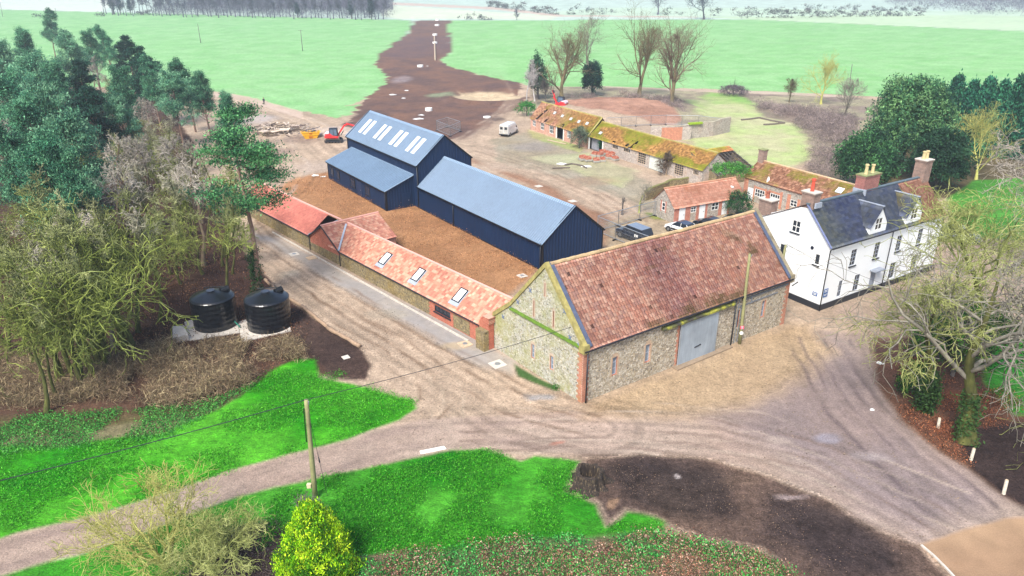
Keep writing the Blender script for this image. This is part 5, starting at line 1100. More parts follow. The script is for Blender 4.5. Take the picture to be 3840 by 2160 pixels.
def cottage():
    o = P(2240 + 1505 * .37267, 500 + 668 * .37267); fr = Frame(o, -60); nf = -fr.b; ng = -fr.a
    root = thing('cottage_range', 'single storey flint and brick cottage with mossy red pantile roof behind the white house', 'cottage', (38, 95, 0))
    a0, a1, HE, HR, W = -.9, 18.5, 3.25, 5.25, 5.2
    bk = brick('cott_brick', (C(200, 128, 102), C(185, 112, 90), C(210, 180, 160)), fr.a, stain=[(.9, C(205, 160, 90), .5, .72, .5)])
    dr = [(-.1, .95, .05, 1.9)]; wn = [(1.25, 3.0, .95, 2.0), (4.0, 5.65, .95, 2.05), (7.5, 8.6, 1.1, 2.0)]
    W_ = MB(); wall(W_, fr(0, 0), fr.a, nf, [(a0, HE), (a1, HE)], dr + wn, .1, 0); wall(W_, fr(a0, 0), fr.b, ng, [(0, HE), (W / 2, HR), (W, HE)], (), .1, 0)
    wall(W_, fr(a1, 0), fr.b, fr.a, [(0, HE), (W / 2, HR), (W, HE)], (), .1, 0); wall(W_, fr(0, W), fr.a, fr.b, [(a0, HE), (a1, HE)], (), .1, 0); W_.build('wall', M['rubble_out'], root)
    q = MB()
    for (s0, s1, z0, z1) in ((-.9, -.13, 0, 3.1), (.98, 1.22, 0, 2.4), (3.03, 3.35, .3, 2.4), (3.6, 3.97, .3, 2.4), (5.68, 6.1, .2, 2.6), (6.9, 7.47, 0, 2.6), (8.63, 9.1, 0, 2.3), (1.22, 3.03, 2.03, 2.3), (3.97, 5.68, 2.08, 2.35), (a0, a1, 3.0, 3.2)): q.box(s0, s1, -.016, -.001, z0, z1, fr)
    q.build('brick_dressing', bk, root)
    door(root, fr(0, 0), fr.a, nf, *dr[0], M['white_paint'], .02, 4, True, hm='black_paint')
    for i, s in enumerate(wn): window(root, fr(0, 0), fr.a, nf, *s, 4 if i < 2 else 2, 2, .07, .03)
    ct_ = [C(164, 122, 100), C(150, 108, 86), C(176, 134, 110), C(136, 96, 78)]
    for b0, sd_ in ((0, 61), (W, 62)):
        O = fr(a0 - .15, b0, HE); V = fr(a0 - .15, W / 2, HR) - O; ov = V.normalized() * .25
        sheet('roof', O - ov + Vector((0, 0, .05)), fr.a * (a1 - a0 + .3), V + ov, TILE, root, .3, 10, 'pantile', .07, .05, tilecol(ct_, .2, moss=C(134, 130, 52), moss_amt=.34, seed=sd_, mscale=2.5), seed=sd_)
    q = MB(); q.tube([fr(a0 - .15, W / 2, HR + .12), fr(a1 + .1, W / 2, HR + .12)], .13, 8); q.build('ridge_tiles', simple('ridge_cott', C(205, 175, 140), .9, var=.35, scale=1), root)
    chimney(root, fr, a0 + .4, W / 2, .95, .8, 4.4, 7.0, brick('cott_chim', GREYB, fr.a), [], None, 'moss_cap')
    q = MB(); c = fr(3.1, .25, 3.7); q.tube([c - Vector((0, 0, .4)), c + Vector((0, 0, .35))], [.28, .1], 6); q.build('roof_cowl', M['frame_white'], root)
    q = MB(); V = (fr(0, W / 2, HR) - fr(0, 0, HE)).normalized(); O = fr(13.2, 0, HE + .25) + V * 1.3
    q.hexa([O, O + fr.a * .9, O + fr.a * .9 + V * .8, O + V * .8] + [p + Vector((0, 0, .07)) for p in (O, O + fr.a * .9, O + fr.a * .9 + V * .8, O + V * .8)]); q.build('roof_window', M['skylight'], root)
    return fr
frC = cottage()
# open ruined shed between them: bare battens on rafters with a strip of old tiles
def ruin():
    fr = Frame(D(1800, 470), 30); root = thing('ruined_shed', 'ruined shed with bare black battens and only a strip of mossy tiles on its roof', 'shed', tuple(fr(3, 2)))
    L, HE, HR, W = 8.2, 1.7, 4.1, 6.0; q = MB()
    wall(q, fr(0, 0), fr.a, -fr.b, [(0, HE), (L, HE)], (), .2); wall(q, fr(0, 0), fr.b, -fr.a, [(0, HE), (W, HR), ], (), .2); wall(q, fr(L, 0), fr.b, fr.a, [(0, HE), (W, HR)], (), .2); wall(q, fr(0, W), fr.a, fr.b, [(0, HR), (L, HR)], (), .2); q.build('wall', M['flint_low'], root)
    q = MB()
    for i in range(11): a = .1 + i * .8; q.bar(fr(a, -.2, HE + .02), fr(a, W + .1, HR + .06), .09, .14)
    q.build('rafters', M['old_timber'], root); q = MB(); rg = random.Random(5)
    for i in range(22):
        t = i / 22; e = L + .1 if i % 5 else L * rg.uniform(.5, .9); q.bar(fr(-.1, W * t, HE + (HR - HE) * t + .14), fr(e, W * t, HE + (HR - HE) * t + .14 + rg.uniform(-.03, .03)), .06, .05)
    q.build('battens', simple('black_batten', C(62, 62, 68), .9, var=.4), root)
    O = fr(-.1, W + .1 - 1.3, HE + (HR - HE) * .8 + .12); sheet('roof_tiles', O, fr.a * (L + .2), fr.b * 1.3 + Vector((0, 0, .52)), TILE, root, .33, 4, 'pantile', .06, .05, tilecol([C(190, 130, 90)], .3, moss=C(150, 150, 50), moss_amt=.5, seed=71), seed=71)
ruin()

# ================================================================ VEHICLES, PEOPLE, SITE THINGS
def atdist(u, v, y):                 # point of the survey ray at depth y
    d = _ray(u, v); t = y / d[1]; return Vector((d[0] * t, y, CAM_H + d[2] * t))
def loft(mb, secs, m=0, cap=True):
    n0 = len(mb.v); k = len(secs[0])
    for s in secs: mb.v += [tuple(p) for p in s]
    for i in range(len(secs) - 1):
        for j in range(k):
            a = n0 + i * k + j; b = n0 + i * k + (j + 1) % k; mb.f.append((a, b, b + k, a + k)); mb.m.append(m)
    if cap: mb.f.append(tuple(n0 + j for j in range(k))[::-1]); mb.m.append(m); e = n0 + (len(secs) - 1) * k; mb.f.append(tuple(e + j for j in range(k))); mb.m.append(m)
PAINT = {}
def paintmat(name, c, rough=.25, coat=.6):
    m, t, b = nodes(name); t.links.new(mix(t, 1, tuple(c), ramp(t, noise(t, objcoord(t), 2.5, 4), [(.3, g3(.85)), (.7, g3(1.05))]), 'MULTIPLY'), b.inputs['Base Color'])
    b.inputs['Roughness'].default_value = rough; b.inputs['Coat Weight'].default_value = coat; return m
M['tyre'] = simple('tyre', C(28, 28, 30), .85); M['rim'] = simple('rim', C(150, 155, 162), .35, .7); M['lamp_red'] = simple('lamp_red', C(170, 30, 30), .3); M['lamp_clear'] = simple('lamp_clear', C(220, 225, 228), .2)
M['plate_yellow'] = simple('plate_yellow', C(225, 200, 60), .5)
def car(label, paint, prof, cab, w=1.85, wb=2.8, wr=.36, cat='car', name='parked_car', rear_x=None, glassc=None, sides=True):
    """prof = [(x, z_low, z_shoulder, halfwidth scale)], cab = [(x, z_roof, inset)] front is +x"""
    root = thing(name, label, cat); hw = w / 2
    def sec(x, zl, zs, k):
        h = hw * k; zm = (zl + zs) / 2; return [(x, -h * .92, zl), (x, -h, zl + .12), (x, -h, zm + .08), (x, -h * .93, zs), (x, h * .93, zs), (x, h, zm + .08), (x, h, zl + .12), (x, h * .92, zl)]
    b = MB(); loft(b, [sec(*p) for p in prof]); body = b.build('body', paint, root, smooth=False, bevel=.04)
    zs = lambda x: float(np.interp(x, [p[0] for p in prof], [p[2] for p in prof]))
    def csec(x, zr, ins):
        z0 = zs(x) - .03; return [(x, -hw * .9, z0), (x, -hw * (.9 - ins), zr), (x, hw * (.9 - ins), zr), (x, hw * .9, z0)]
    g = MB(); loft(g, [csec(*c) for c in cab]); g.build('windows', M['glass'], root)
    r = MB(); mid = cab[1:-1]
    loft(r, [[(x, -hw * (.9 - i) - .02, z - .03), (x, -hw * (.9 - i) + .05, z + .03), (x, hw * (.9 - i) - .05, z + .03), (x, hw * (.9 - i) + .02, z - .03)] for x, z, i in mid]); r.build('roof_panel', paint if glassc is None else glassc, root)
    pi = MB()
    for sg in (-1, 1):
        for (x0, z0_, i0), (x1, z1_, i1) in ((cab[0], cab[1]), (cab[-1], cab[-2])):
            pi.bar((x0, sg * (hw * .9 + .0), zs(x0)), (x1, sg * (hw * (.9 - i1) + .01), z1_), .07, .06)
        xm = (cab[1][0] + cab[-2][0]) / 2; zt = float(np.interp(xm, sorted(c[0] for c in cab), [c[1] for c in sorted(cab)])); pi.bar((xm, sg * (hw * .9 + .005), zs(xm)), (xm, sg * (hw * (.9 - cab[1][2]) + .01), zt), .08, .05)
    pi.build('pillars', paint, root)
    for sx in (1, -1):
        for sy in (1, -1):
            wm = MB(); cx, cy = sx * wb / 2, sy * (hw - .08)
            n0 = len(wm.v); wm.tube([(cx, cy - .11, wr), (cx, cy - .1, wr), (cx, cy + .1, wr), (cx, cy + .11, wr)], [wr * .85, wr, wr, wr * .85], 20); o = wm.build('wheel', M['tyre'], root)
            rm = MB(); rm.tube([(cx, cy + sy * .105, wr), (cx, cy + sy * .125, wr)], wr * .62, 14); rm.build('rim', M['rim'], o)
            ar = MB(); ar.tube([(cx, sy * (hw * .975), wr + .02), (cx, sy * (hw + .004), wr + .02)], wr * 1.16, 20); ar.build('wheel_arch', M['black_paint'], root)
    x0, x1 = prof[0][0], prof[-1][0]
    for sy in (1, -1):
        q = MB(); z = zs(x1) - .18; q.box(x1 - .2, x1 + .015, sy * hw * .55, sy * hw * .86, z - .1, z + .06) if sy > 0 else q.box(x1 - .2, x1 + .015, -hw * .86, -hw * .55, z - .1, z + .06); q.build('headlight', M['lamp_clear'], root)
        q = MB(); z = zs(x0) - .15; (q.box(x0 - .015, x0 + .15, hw * .62, hw * .88, z - .2, z + .1) if sy > 0 else q.box(x0 - .015, x0 + .15, -hw * .88, -hw * .62, z - .2, z + .1)); q.build('tail_light', M['lamp_red'], root)
        q = MB(); xm = cab[0][0] if cab[0][0] > 0 else cab[-1][0]; q.box(xm - .35, xm - .15, sy * (hw + .1) - .09, sy * (hw + .1) + .09, zs(xm) + .02, zs(xm) + .16); q.build('mirror', paint, root)
    q = MB(); q.box(x0 - .02, x0 + .1, -.26, .26, .62, .74); q.build('number_plate', M['plate_yellow'], root)
    q = MB(); q.box(x0 + .3, x1 - .3, -hw * .99, -hw * .93, .22, .34); q.box(x0 + .3, x1 - .3, hw * .93, hw * .99, .22, .34); q.build('sill', M['black_paint'], root)
    return root
suv_p = [(-2.35, .42, .95, .9), (-2.2, .3, 1.08, .97), (-1.2, .28, 1.12, 1), (.9, .28, 1.1, 1), (1.6, .3, 1.06, .99), (2.2, .34, .98, .93), (2.4, .42, .8, .84)]
suv_c = [(-2.3, 1.12, .0), (-1.95, 1.78, .1), (.2, 1.86, .11), (.55, 1.82, .12), (1.15, 1.1, .0)]
hat_p = [(-1.98, .38, .85, .86), (-1.8, .26, .98, .96), (-.9, .24, 1.02, 1), (.8, .24, .98, 1), (1.5, .26, .9, .97), (1.95, .3, .76, .86), (2.06, .36, .62, .76)]
hat_c = [(-1.85, 1.0, .0), (-1.35, 1.46, .13), (-.2, 1.54, .13), (.25, 1.5, .14), (1.05, .96, .0)]
def put_car(o, u, v, ang, off=.9, along=0): # u,v = ground point below the near side
    h = R(ang); p = P(u, v); f = Vector((math.cos(h), math.sin(h), 0)); r = Vector((math.sin(h), -math.cos(h), 0)); tocam = -p.normalized()
    if r.dot(Vector((tocam.x, tocam.y, 0))) < 0: r = -r
    o.location = p - r * off + f * along; o.rotation_euler = (0, 0, h)
navyc = paintmat('car_navy', C(24, 34, 52)); whitec = paintmat('car_white', C(236, 238, 240)); blackc = paintmat('car_black', C(20, 24, 34)); greyc = paintmat('car_grey', C(120, 126, 138))
s_ = .37267
o = car('dark blue sport utility vehicle with pale grey roof parked beside mesh fence panels', navyc, suv_p, suv_c, 1.98, 2.85, .4, glassc=paintmat('roof_silver', C(120, 132, 150)))
put_car(o, 2240 + 310 * s_, 500 + 1078 * s_, 128, .98)
q = MB(); q.box(-1.5, -.95, -.998, -.99, .75, 1.1); q.box(-1.5, -.95, .99, .998, .75, 1.1); b_ = q.build('paper_sticker', M['frame_white'], o, )
o = car('white hatchback with black lower door panels parked nose towards the yard', whitec, hat_p, hat_c, 1.75, 2.55, .33, glassc=paintmat('roof_dark', C(50, 62, 84)))
put_car(o, 2240 + 790 * s_, 500 + 1012 * s_, 128, .88)
q = MB(); q.box(-.7, .9, -.895, -.872, .42, .66); q.box(-.7, .9, .872, .895, .42, .66); q.build('door_guard', M['black_plastic'], o)
o = car('black estate car with pale bonnet stripe of sky parked behind the white hatchback'.replace('with pale bonnet stripe of sky ', ''), blackc, hat_p, hat_c, 1.8, 2.65, .34); put_car(o, 2240 + 1085 * s_, 500 + 975 * s_, 135, .9)
o = car('black car mostly hidden behind the barn roof, rightmost of the parked row', blackc, hat_p, hat_c, 1.8, 2.65, .34); put_car(o, 2240 + 1390 * s_, 500 + 930 * s_, 140, .9)
o = car('grey car behind bare branches at the far end of the white house', greyc, suv_p, suv_c, 1.9, 2.8, .38); put_car(o, 3590, 912, -28, .95)
# delivery van
van_p = [(-2.9, .45, 1.1, .97), (-2.8, .35, 1.15, 1), (1.6, .35, 1.15, 1), (2.4, .35, 1.12, .96), (2.85, .4, .95, .86), (2.95, .45, .7, .8)]
o = car('white delivery van with dirty rear doors parked at the edge of the yard', whitec, van_p, [(1.25, 1.2, .0), (1.3, 2.0, .1), (1.6, 1.95, .12), (2.35, 1.12, .0)], 2.0, 3.6, .36, 'van', 'delivery_van')
q = MB(); hw = 1.0
loft(q, [[(x, -hw * .99 * k, 1.0), (x, -hw * .97 * k, 2.0 * zk), (x, -hw * .84 * k, 2.38 * zk), (x, hw * .84 * k, 2.38 * zk), (x, hw * .97 * k, 2.0 * zk), (x, hw * .99 * k, 1.0)] for x, k, zk in ((-2.88, .98, .985), (-2.8, 1, 1), (1.1, 1, 1), (1.45, .97, .93))]); q.build('cargo_body', whitec, o, bevel=.05)
for sy in (-1, 1):
    q = MB(); q.box(-2.925, -2.885, min(sy * .04, sy * .9), max(sy * .04, sy * .9), .6, 2.15); d_ = q.build('rear_door', simple('dirty_white', C(190, 188, 182), .7, var=.35, scale=2), o)
    q = MB(); q.box(-2.935, -2.926, min(sy * .2, sy * .75), max(sy * .2, sy * .75), 1.45, 1.95); q.build('window_glass', M['glass'], d_)
q = MB(); q.box(-3.05, -2.88, -.95, .95, .38, .56); q.build('bumper', M['black_plastic'], o)
p_ = P(1888, 514); h = R(68); o.location = p_ + Vector((math.cos(h), math.sin(h), 0)) * 3.0; o.rotation_euler = (0, 0, h)
# skip
def skip():
    root = thing('waste_skip', 'yellow waste skip heaped with scrap timber and plastic', 'skip')
    q = MB(); L, Lb, W, Wb, H_ = 3.7, 2.2, 1.8, 1.45, 1.35; t = .06
    T = [(-L / 2, -W / 2, H_), (L / 2, -W / 2, H_), (L / 2, W / 2, H_), (-L / 2, W / 2, H_)]; B = [(-Lb / 2, -Wb / 2, 0.05), (Lb / 2, -Wb / 2, .05), (Lb / 2, Wb / 2, .05), (-Lb / 2, Wb / 2, .05)]
    Ti = [(x * .955, y * .93, z) for x, y, z in T]; Bi = [(x * .95, y * .93, z + .08) for x, y, z in B]
    for i in range(4):
        j = (i + 1) % 4; q.face([B[i], B[j], T[j], T[i]]); q.face([Bi[j], Bi[i], Ti[i], Ti[j]]); q.face([T[i], T[j], Ti[j], Ti[i]])
    q.face(B[::-1]); q.face(Bi); q.build('body', paintmat('skip_yellow', C(240, 180, 30), .5, .1), root)
    q = MB(); y_ = [(-.9 * W / 2 - .06)]
    for i in range(4): a, b = Vector(T[i]), Vector(T[(i + 1) % 4]); q.bar(a + Vector((0, 0, -.05)), b + Vector((0, 0, -.05)), .1, .12)
    for sy in (-1, 1):
        q.bar((-1.6, sy * (W / 2 * .95 + .02), .82), (1.6, sy * (W / 2 * .95 + .02), .82), .06, .1)
    q.build('rim', paintmat('skip_yellow2', C(245, 190, 45), .5, .1), root)
    q = MB()
    for (x0, x1, z0, z1) in ((-.45, .3, .42, .5), (-.4, .25, .3, .38), (-.3, .2, 1.0, 1.06), (-.35, .25, 1.1, 1.15)):
        y = -(Wb / 2 + (W - Wb) / 2 * ((z0 + z1) / 2 / H_)) - .03; q.box(x0, x1, y - .06, y, z0, z1)
    q.build('lettering', simple('sign_red', C(205, 90, 30), .6), root)
    q = MB(); rg = random.Random(2)
    for i in range(16):
        a = rg.uniform(0, 6.28); c = Vector((rg.uniform(-1.2, 1.2), rg.uniform(-.5, .5), 1.1 + rg.random() * .4)); l = rg.uniform(.3, .8); d = Vector((math.cos(a), math.sin(a) * .5, rg.uniform(-.2, .3))) * l; q.bar(c - d, c + d, .25, .06, m=rg.randint(0, 2))
    q.bar((-2.4, -.5, 1.1), (-.6, .2, 1.7), .12, .08, m=1); q.bar((-1.0, .3, 1.5), (2.0, .4, 2.1), .16, .08, m=1)
    q.build('scrap_load', [M['white_paint'], simple('scrap_dark', C(52, 62, 88), .7), M['timber_pale']], root)
    root.location = P(900 + 1410 * .18634, 420 + 545 * .18634) + Vector((0, .8, 0)); root.rotation_euler = (0, 0, R(17)); root.location.z = 0
skip()
def excavator(label, loc, rz, up=False, name='excavator'):
    root = thing(name, label, 'excavator'); red = paintmat('digger_red', C(222, 44, 48), .4, .2); blk = simple('digger_black', C(36, 40, 52), .5); pale = paintmat('digger_pale', C(225, 205, 215), .4, .1)
    for sy in (-1, 1):
        q = MB(); pts = [(math.cos(a) * .38 + (1.15 if math.cos(a) > 0 else -1.15), sy * .95, .4 + math.sin(a) * .38) for a in np.linspace(0, 2 * math.pi, 25)]
        for a, b in zip(pts[:-1], pts[1:]): q.bar(a, b, .42, .09, up=(0, 1, 0)) if False else q.bar(a, b, .09, .42, up=(0, 1, 0))
        tk = q.build('track', simple('track_rubber', C(96, 84, 74), .9, var=.35), root)
        q = MB(); q.box(-1.1, 1.1, sy * .95 - .12, sy * .95 + .12, .25, .55)
        for x in (-1.15, -.6, 0, .6, 1.15): q.tube([(x, sy * .95 - .16, .3 if abs(x) < 1 else .4), (x, sy * .95 + .16, .3 if abs(x) < 1 else .4)], .17 if abs(x) < 1 else .27, 12)
        q.build('roller_frame', blk, tk)
    q = MB(); q.box(-.8, .8, -.7, .7, .45, .8); q.tube([(0, 0, .8), (0, 0, .95)], .6, 16); q.build('undercarriage', blk, root)
    if True:
        q = MB(); q.box(1.55, 1.7, -1.1, 1.1, .1, .6); q.bar((.8, .4, .5), (1.6, .4, .35), .12); q.bar((.8, -.4, .5), (1.6, -.4, .35), .12); q.build('dozer_blade', blk, root)
    q = MB(); loft(q, [[(x, -w_, .95), (x, -w_, z), (x, -w_ * .8, z + .12), (x, w_ * .8, z + .12), (x, w_, z), (x, w_, .95)] for x, w_, z in ((-1.55, .75, 1.35), (-1.35, 1.0, 1.75), (-.4, 1.05, 1.8), (.1, 1.05, 1.4), (1.15, 1.0, 1.25))]); q.build('body', [red], root, bevel=.04)
    q = MB(); loft(q, [[(x, -w_, 1.4), (x, -w_ * .9, z), (x, w_ * .9, z), (x, w_, 1.4)] for x, w_, z in ((-1.58, .78, 1.7), (-1.3, 1.02, 2.0), (-.55, 1.0, 2.02))]); q.build('counterweight', pale, root, bevel=.04)
    q = MB(); cy0, cy1 = -.95, .02
    for (x, y) in ((-.5, cy0), (-.5, cy1), (1.0, cy0), (1.0, cy1), (.3, cy0)): q.bar((x, y, 1.35), (x * .92, y * .95, 2.75), .09)
    q.box(-.5, .98, cy0, cy1, 2.7, 2.82); q.box(-.5, 1.0, cy0, cy1, 1.3, 1.5); cb = q.build('cab_frame', blk, root)
    q = MB(); loft(q, [[(-.44, cy0 + .03, 1.5), (-.42, cy0 + .05, 2.7), (-.42, cy1 - .05, 2.7), (-.44, cy1 - .03, 1.5)], [(.95, cy0 + .03, 1.5), (.88, cy0 + .05, 2.7), (.88, cy1 - .05, 2.7), (.95, cy1 - .03, 1.5)]]); q.build('cab_glass', glass('cab_glass', C(90, 110, 130)), cb)
    if not up: B1, B2, B3, B4 = (.9, .35, 1.3), (2.3, .35, 3.2), (3.1, .35, 3.45), (5.6, .35, 2.6)
    else: B1, B2, B3, B4 = (.9, .35, 1.3), (1.5, .35, 2.4), (1.9, .35, 2.7), (2.2, .35, 4.3)
    q = MB(); q.bar(B1, B2, .3, .42, up=(0, 1, 0)) ; q.bar(B2, B3, .3, .4, up=(0, 1, 0)); q.build('boom', red, root, bevel=.03)
    E_ = Vector(B4); q = MB(); q.bar(Vector(B3) + Vector((-.4, 0, .1)), E_, .26, .34, up=(0, 1, 0)); q.build('dipper_arm', red, root, bevel=.03)
    q = MB(); q.tube([Vector(B1) + Vector((.5, 0, -.1)), (Vector(B1) + Vector(B2)) / 2 + Vector((.45, 0, -.1))], .08, 8); q.tube([Vector(B2) + Vector((0, 0, .35)), Vector(B3) + Vector((.9, 0, .2))], .07, 8); q.build('hydraulic_ram', blk, root)
    q = MB(); n = 8; arc = [(E_.x + .1 + math.cos(a) * .5, E_.z - .45 + math.sin(a) * .45) for a in np.linspace(R(100), R(330), n)]
    for (a, b) in zip(arc[:-1], arc[1:]): q.bar((a[0], .35, a[1]), (b[0], .35, b[1]), .05, .75, up=(0, 1, 0))
    q.build('bucket', blk, root)
    root.location = loc; root.rotation_euler = (0, 0, rz)
a_, b_ = P(900 + 1720 * .18634, 420 + 628 * .18634), P(900 + 2005 * .18634, 420 + 628 * .18634)
excavator('red tracked excavator with black cab and arm reaching behind the navy barn', (a_ + b_) / 2 + Vector((0, .95, 0)), R(3))
excavator('red excavator with upright arm half hidden behind the derelict mossy range', P(2103, 408), R(150), True)
# person walking on the far track (continuous skinned body)
def person():
    root = thing('person', 'person in dark jacket and trousers standing at the field edge', 'person')
    def skin(nm, J, E_, rad, mat):
        me = bpy.data.meshes.new(nm); me.from_pydata(J, E_, []); me.materials.append(mat); o = link(nm, me, root)
        sk = o.modifiers.new('s', 'SKIN'); ly = me.skin_vertices[0].data if me.skin_vertices else None
        if ly is None:
            bpy.context.view_layer.objects.active = o; ly = me.skin_vertices[0].data
        for i, r_ in enumerate(rad): ly[i].radius = (r_, r_ * .9)
        ly[0].use_root = True; o.modifiers.new('u', 'SUBSURF').levels = 1; o.modifiers['u'].render_levels = 1; return o
    J = [(0, 0, .95), (0, 0, 1.2), (0, 0, 1.42), (0, 0, 1.5), (0, .02, 1.6), (0, .02, 1.74), (.19, 0, 1.42), (.25, .02, 1.15), (.2, .18, .98), (-.19, 0, 1.42), (-.26, 0, 1.15), (-.25, .1, .9), (.1, 0, .9), (.12, .08, .5), (.12, .0, .08), (.12, .14, .04), (-.1, 0, .9), (-.12, -.02, .5), (-.12, -.1, .08), (-.12, .04, .04)]
    E_ = [(0, 1), (1, 2), (2, 3), (3, 4), (4, 5), (2, 6), (6, 7), (7, 8), (2, 9), (9, 10), (10, 11), (0, 12), (12, 13), (13, 14), (14, 15), (0, 16), (16, 17), (17, 18), (18, 19)]
    rad = [.15, .15, .14, .06, .09, .08, .08, .055, .04, .08, .055, .04, .1, .07, .05, .04, .1, .07, .05, .04]
    skin('body', J, E_, rad, simple('dark_clothes', C(36, 38, 58), .9))
    q = MB(); q.tube([(0, .02, 1.55), (0, .03, 1.62), (0, .03, 1.72), (0, .02, 1.78)], [.08, .1, .11, .05], 10); q.build('face', simple('skin', C(215, 165, 140), .7), root)
    q = MB(); q.tube([(0, -.02, 1.66), (0, 0, 1.75), (0, 0, 1.82)], [.11, .125, .06], 10); q.build('hair', simple('dark_hair', C(40, 34, 34), .8), root)
    root.location = P(991, 393); root.rotation_euler = (0, 0, R(170))
person()
# telegraph poles
M['pole'] = simple('green_pole', C(150, 150, 105), .9, var=.35, scale=1.2); M['pole2'] = simple('grey_pole', C(120, 118, 112), .9)
def pole(label, base, top, r=.14, parts=True, mat='pole', arm=0, insul=True):
    root = thing('telegraph_pole', label, 'pole', tuple(base)); q = MB(); n = 5
    q.tube([base + (top - base) * (i / n) for i in range(n + 1)], [r * (1 - .25 * i / n) for i in range(n + 1)], 10); q.build('shaft', M[mat], root, smooth=True)
    if parts:
        q = MB(); q.tube([top - Vector((0, 0, .25)) + Vector((.14, -.08, 0)), top - Vector((0, 0, .05)) + Vector((.16, -.1, 0))], .04, 8); q.bar(top - Vector((.12, 0, .2)), top + Vector((.16, 0, -.2)), .05); q.build('wire_bracket', M['steel'], root)
    if arm: q = MB(); q.bar(top + Vector((-arm, 0, -.25)), top + Vector((arm, 0, -.25)), .1); q.build('crossarm', M['pole2'], root)
    return root
b1 = P(1183, 1868); t1 = atdist(1148, 1499, b1.y + .15); pr = pole('tall green stained wooden pole beside the lane in front of the lawn', b1, t1, .17)
q = MB(); c = b1 + (t1 - b1) * .14 + Vector((-.3, -.05, 0)); q.box(c.x - .13, c.x + .13, c.y - .1, c.y + .1, c.z - .14, c.z + .14); q.build('junction_box', simple('cream_box', C(215, 205, 170), .6), pr)
q = MB(); q.tube([b1 + (t1 - b1) * .93 + Vector((-.15, -.14, 0)), b1 + (t1 - b1) * .6 + Vector((-.17, -.14, 0))], .03, 6); q.build('cable_conduit', M['black_plastic'], pr)
st_ = thing('stay_wire', 'thin stay wire with black guard right of the lawn pole', 'wire', tuple(P(1225, 1850))); q = MB(); g_ = P(1228, 1860); q.tube([g_, t1 - Vector((0, 0, .6))], .014, 4); q.build('wire', M['black_paint'], st_)
q = MB(); m1 = g_ + (t1 - Vector((0, 0, .6)) - g_) * .4; m2 = g_ + (t1 - Vector((0, 0, .6)) - g_) * .46; q.tube([m1, m2], [.05, .03], 6); q.build('guard', M['black_paint'], st_)
b2 = P(2773, 1289); t2 = atdist(2812, 951, b2.y + .1); pr = pole('mossy wooden pole standing against the front wall of the flint barn', b2, t2, .15)
for (f_, mat, nm) in ((.20, simple('sign_pink', C(225, 70, 110), .6), 'danger_sign'), (.135, M['frame_white'], 'round_sign')):
    c = b2 + (t2 - b2) * f_ + Vector((0, -.19, 0)); q = MB()
    if nm == 'danger_sign': q.box(c.x - .16, c.x + .16, c.y - .02, c.y, c.z - .15, c.z + .15)
    else: q.tube([c, c + Vector((0, .02, 0))], .17, 16)
    q.build(nm, mat, pr)
q = MB()
for i in range(3): c = b2 + (t2 - b2) * (.185 + .014 * i) + Vector((0, -.213, 0)); q.box(c.x - .1, c.x + .1, c.y - .004, c.y, c.z - .015, c.z + .015)
q.build('sign_lettering', M['frame_white'], pr)
t3 = atdist(2946, 918, 63.6); b3 = Vector((t3.x - .05, 63.6, 0)); pole('mossy pole in the gap between flint barn and white house', b3, t3, .14)
def wire(pts, sag, label, r=.02):
    a, b = Vector(pts[0]), Vector(pts[1]); q = MB(); n = 24
    q.tube([a + (b - a) * (i / n) - Vector((0, 0, sag * 4 * (i / n) * (1 - i / n))) for i in range(n + 1)], r, 5); tag(q.build('overhead_wire', M['black_paint']), label, 'wire')
wl = P(0, 1788, 6.4); wl = t1 + (wl - t1) * 1.5; wire((t1, wl), .25, 'black overhead wire from the lawn pole out of frame to the left', .026)
wire((t1, t3), 1.1, 'black overhead wire from the lawn pole across the flint barn roof', .02)
wr_ = t3 + (atdist(3242, 1030, 60.5) - t3) * 2.2; wire((t3, wr_), .2, 'thin overhead wire crossing in front of the white house', .015)
for (bu, bv, tu, tv, lb, am) in ((1135, 191, 1127, 112, 'thin dark pole with a short crossarm alone in the left crop field', 1.0), (753, 161, 741, 89, 'faint thin pole in the left crop field nearest the pines', 0), (214, 75, 206, 30, 'faint distant pole behind the tallest pine', 0), (10, 62, 0, 8, 'faint distant pole at the left edge of the photo', 0), (3187, 306, 3196, 240, 'thin pole at the field edge behind the scrub right of centre', 0), (2163, 500, 2164, 422, 'weathered thin pole standing in front of the derelict range', 0)):
    b = P(bu, bv); t = atdist(tu, tv, b.y); pole(lb, b, t, .16 if bv < 250 else .13, False, 'pole2' if bv < 480 else 'pole', am)
# mesh fence panels
def heras(A, B, label, group, h=2.0):
    A = Vector(A); B = Vector(B); root = thing('fence_panel', label, 'fence panel', tuple(A), group); up = Vector((0, 0, 1)); q = MB()
    A1, B1 = A + up * .12, B + up * .12; q.tube([A1, A1 + up * h], .045, 6); q.tube([B1, B1 + up * h], .045, 6); q.tube([A1 + up * h, B1 + up * h], .045, 6); q.tube([A1 + up * .12, B1 + up * .12], .04, 6); q.build('frame', M['steel'], root)
    q = MB(); d = B - A; n = max(4, int(d.length / .22))
    for i in range(1, n): p = A1 + d * i / n; q.bar(p + up * .12, p + up * h, .014)
    for z in (.4, .8, 1.2, 1.6): q.bar(A1 + up * z, B1 + up * z, .012)
    q.build('mesh', M['steel'], root)
    dn = d.normalized(); s = Vector((-dn.y, dn.x, 0))
    for p in (A, B):
        q = MB(); q.hexa([p - s * .35 - dn * .11, p + s * .35 - dn * .11, p + s * .35 + dn * .11, p - s * .35 + dn * .11] + [x + up * .13 for x in (p - s * .3 - dn * .09, p + s * .3 - dn * .09, p + s * .3 + dn * .09, p - s * .3 + dn * .09)]); q.build('foot', M['black_plastic'], root)
F_ = [P(2240, 872), P(2306, 901), P(2381, 932), P(2443, 957)]
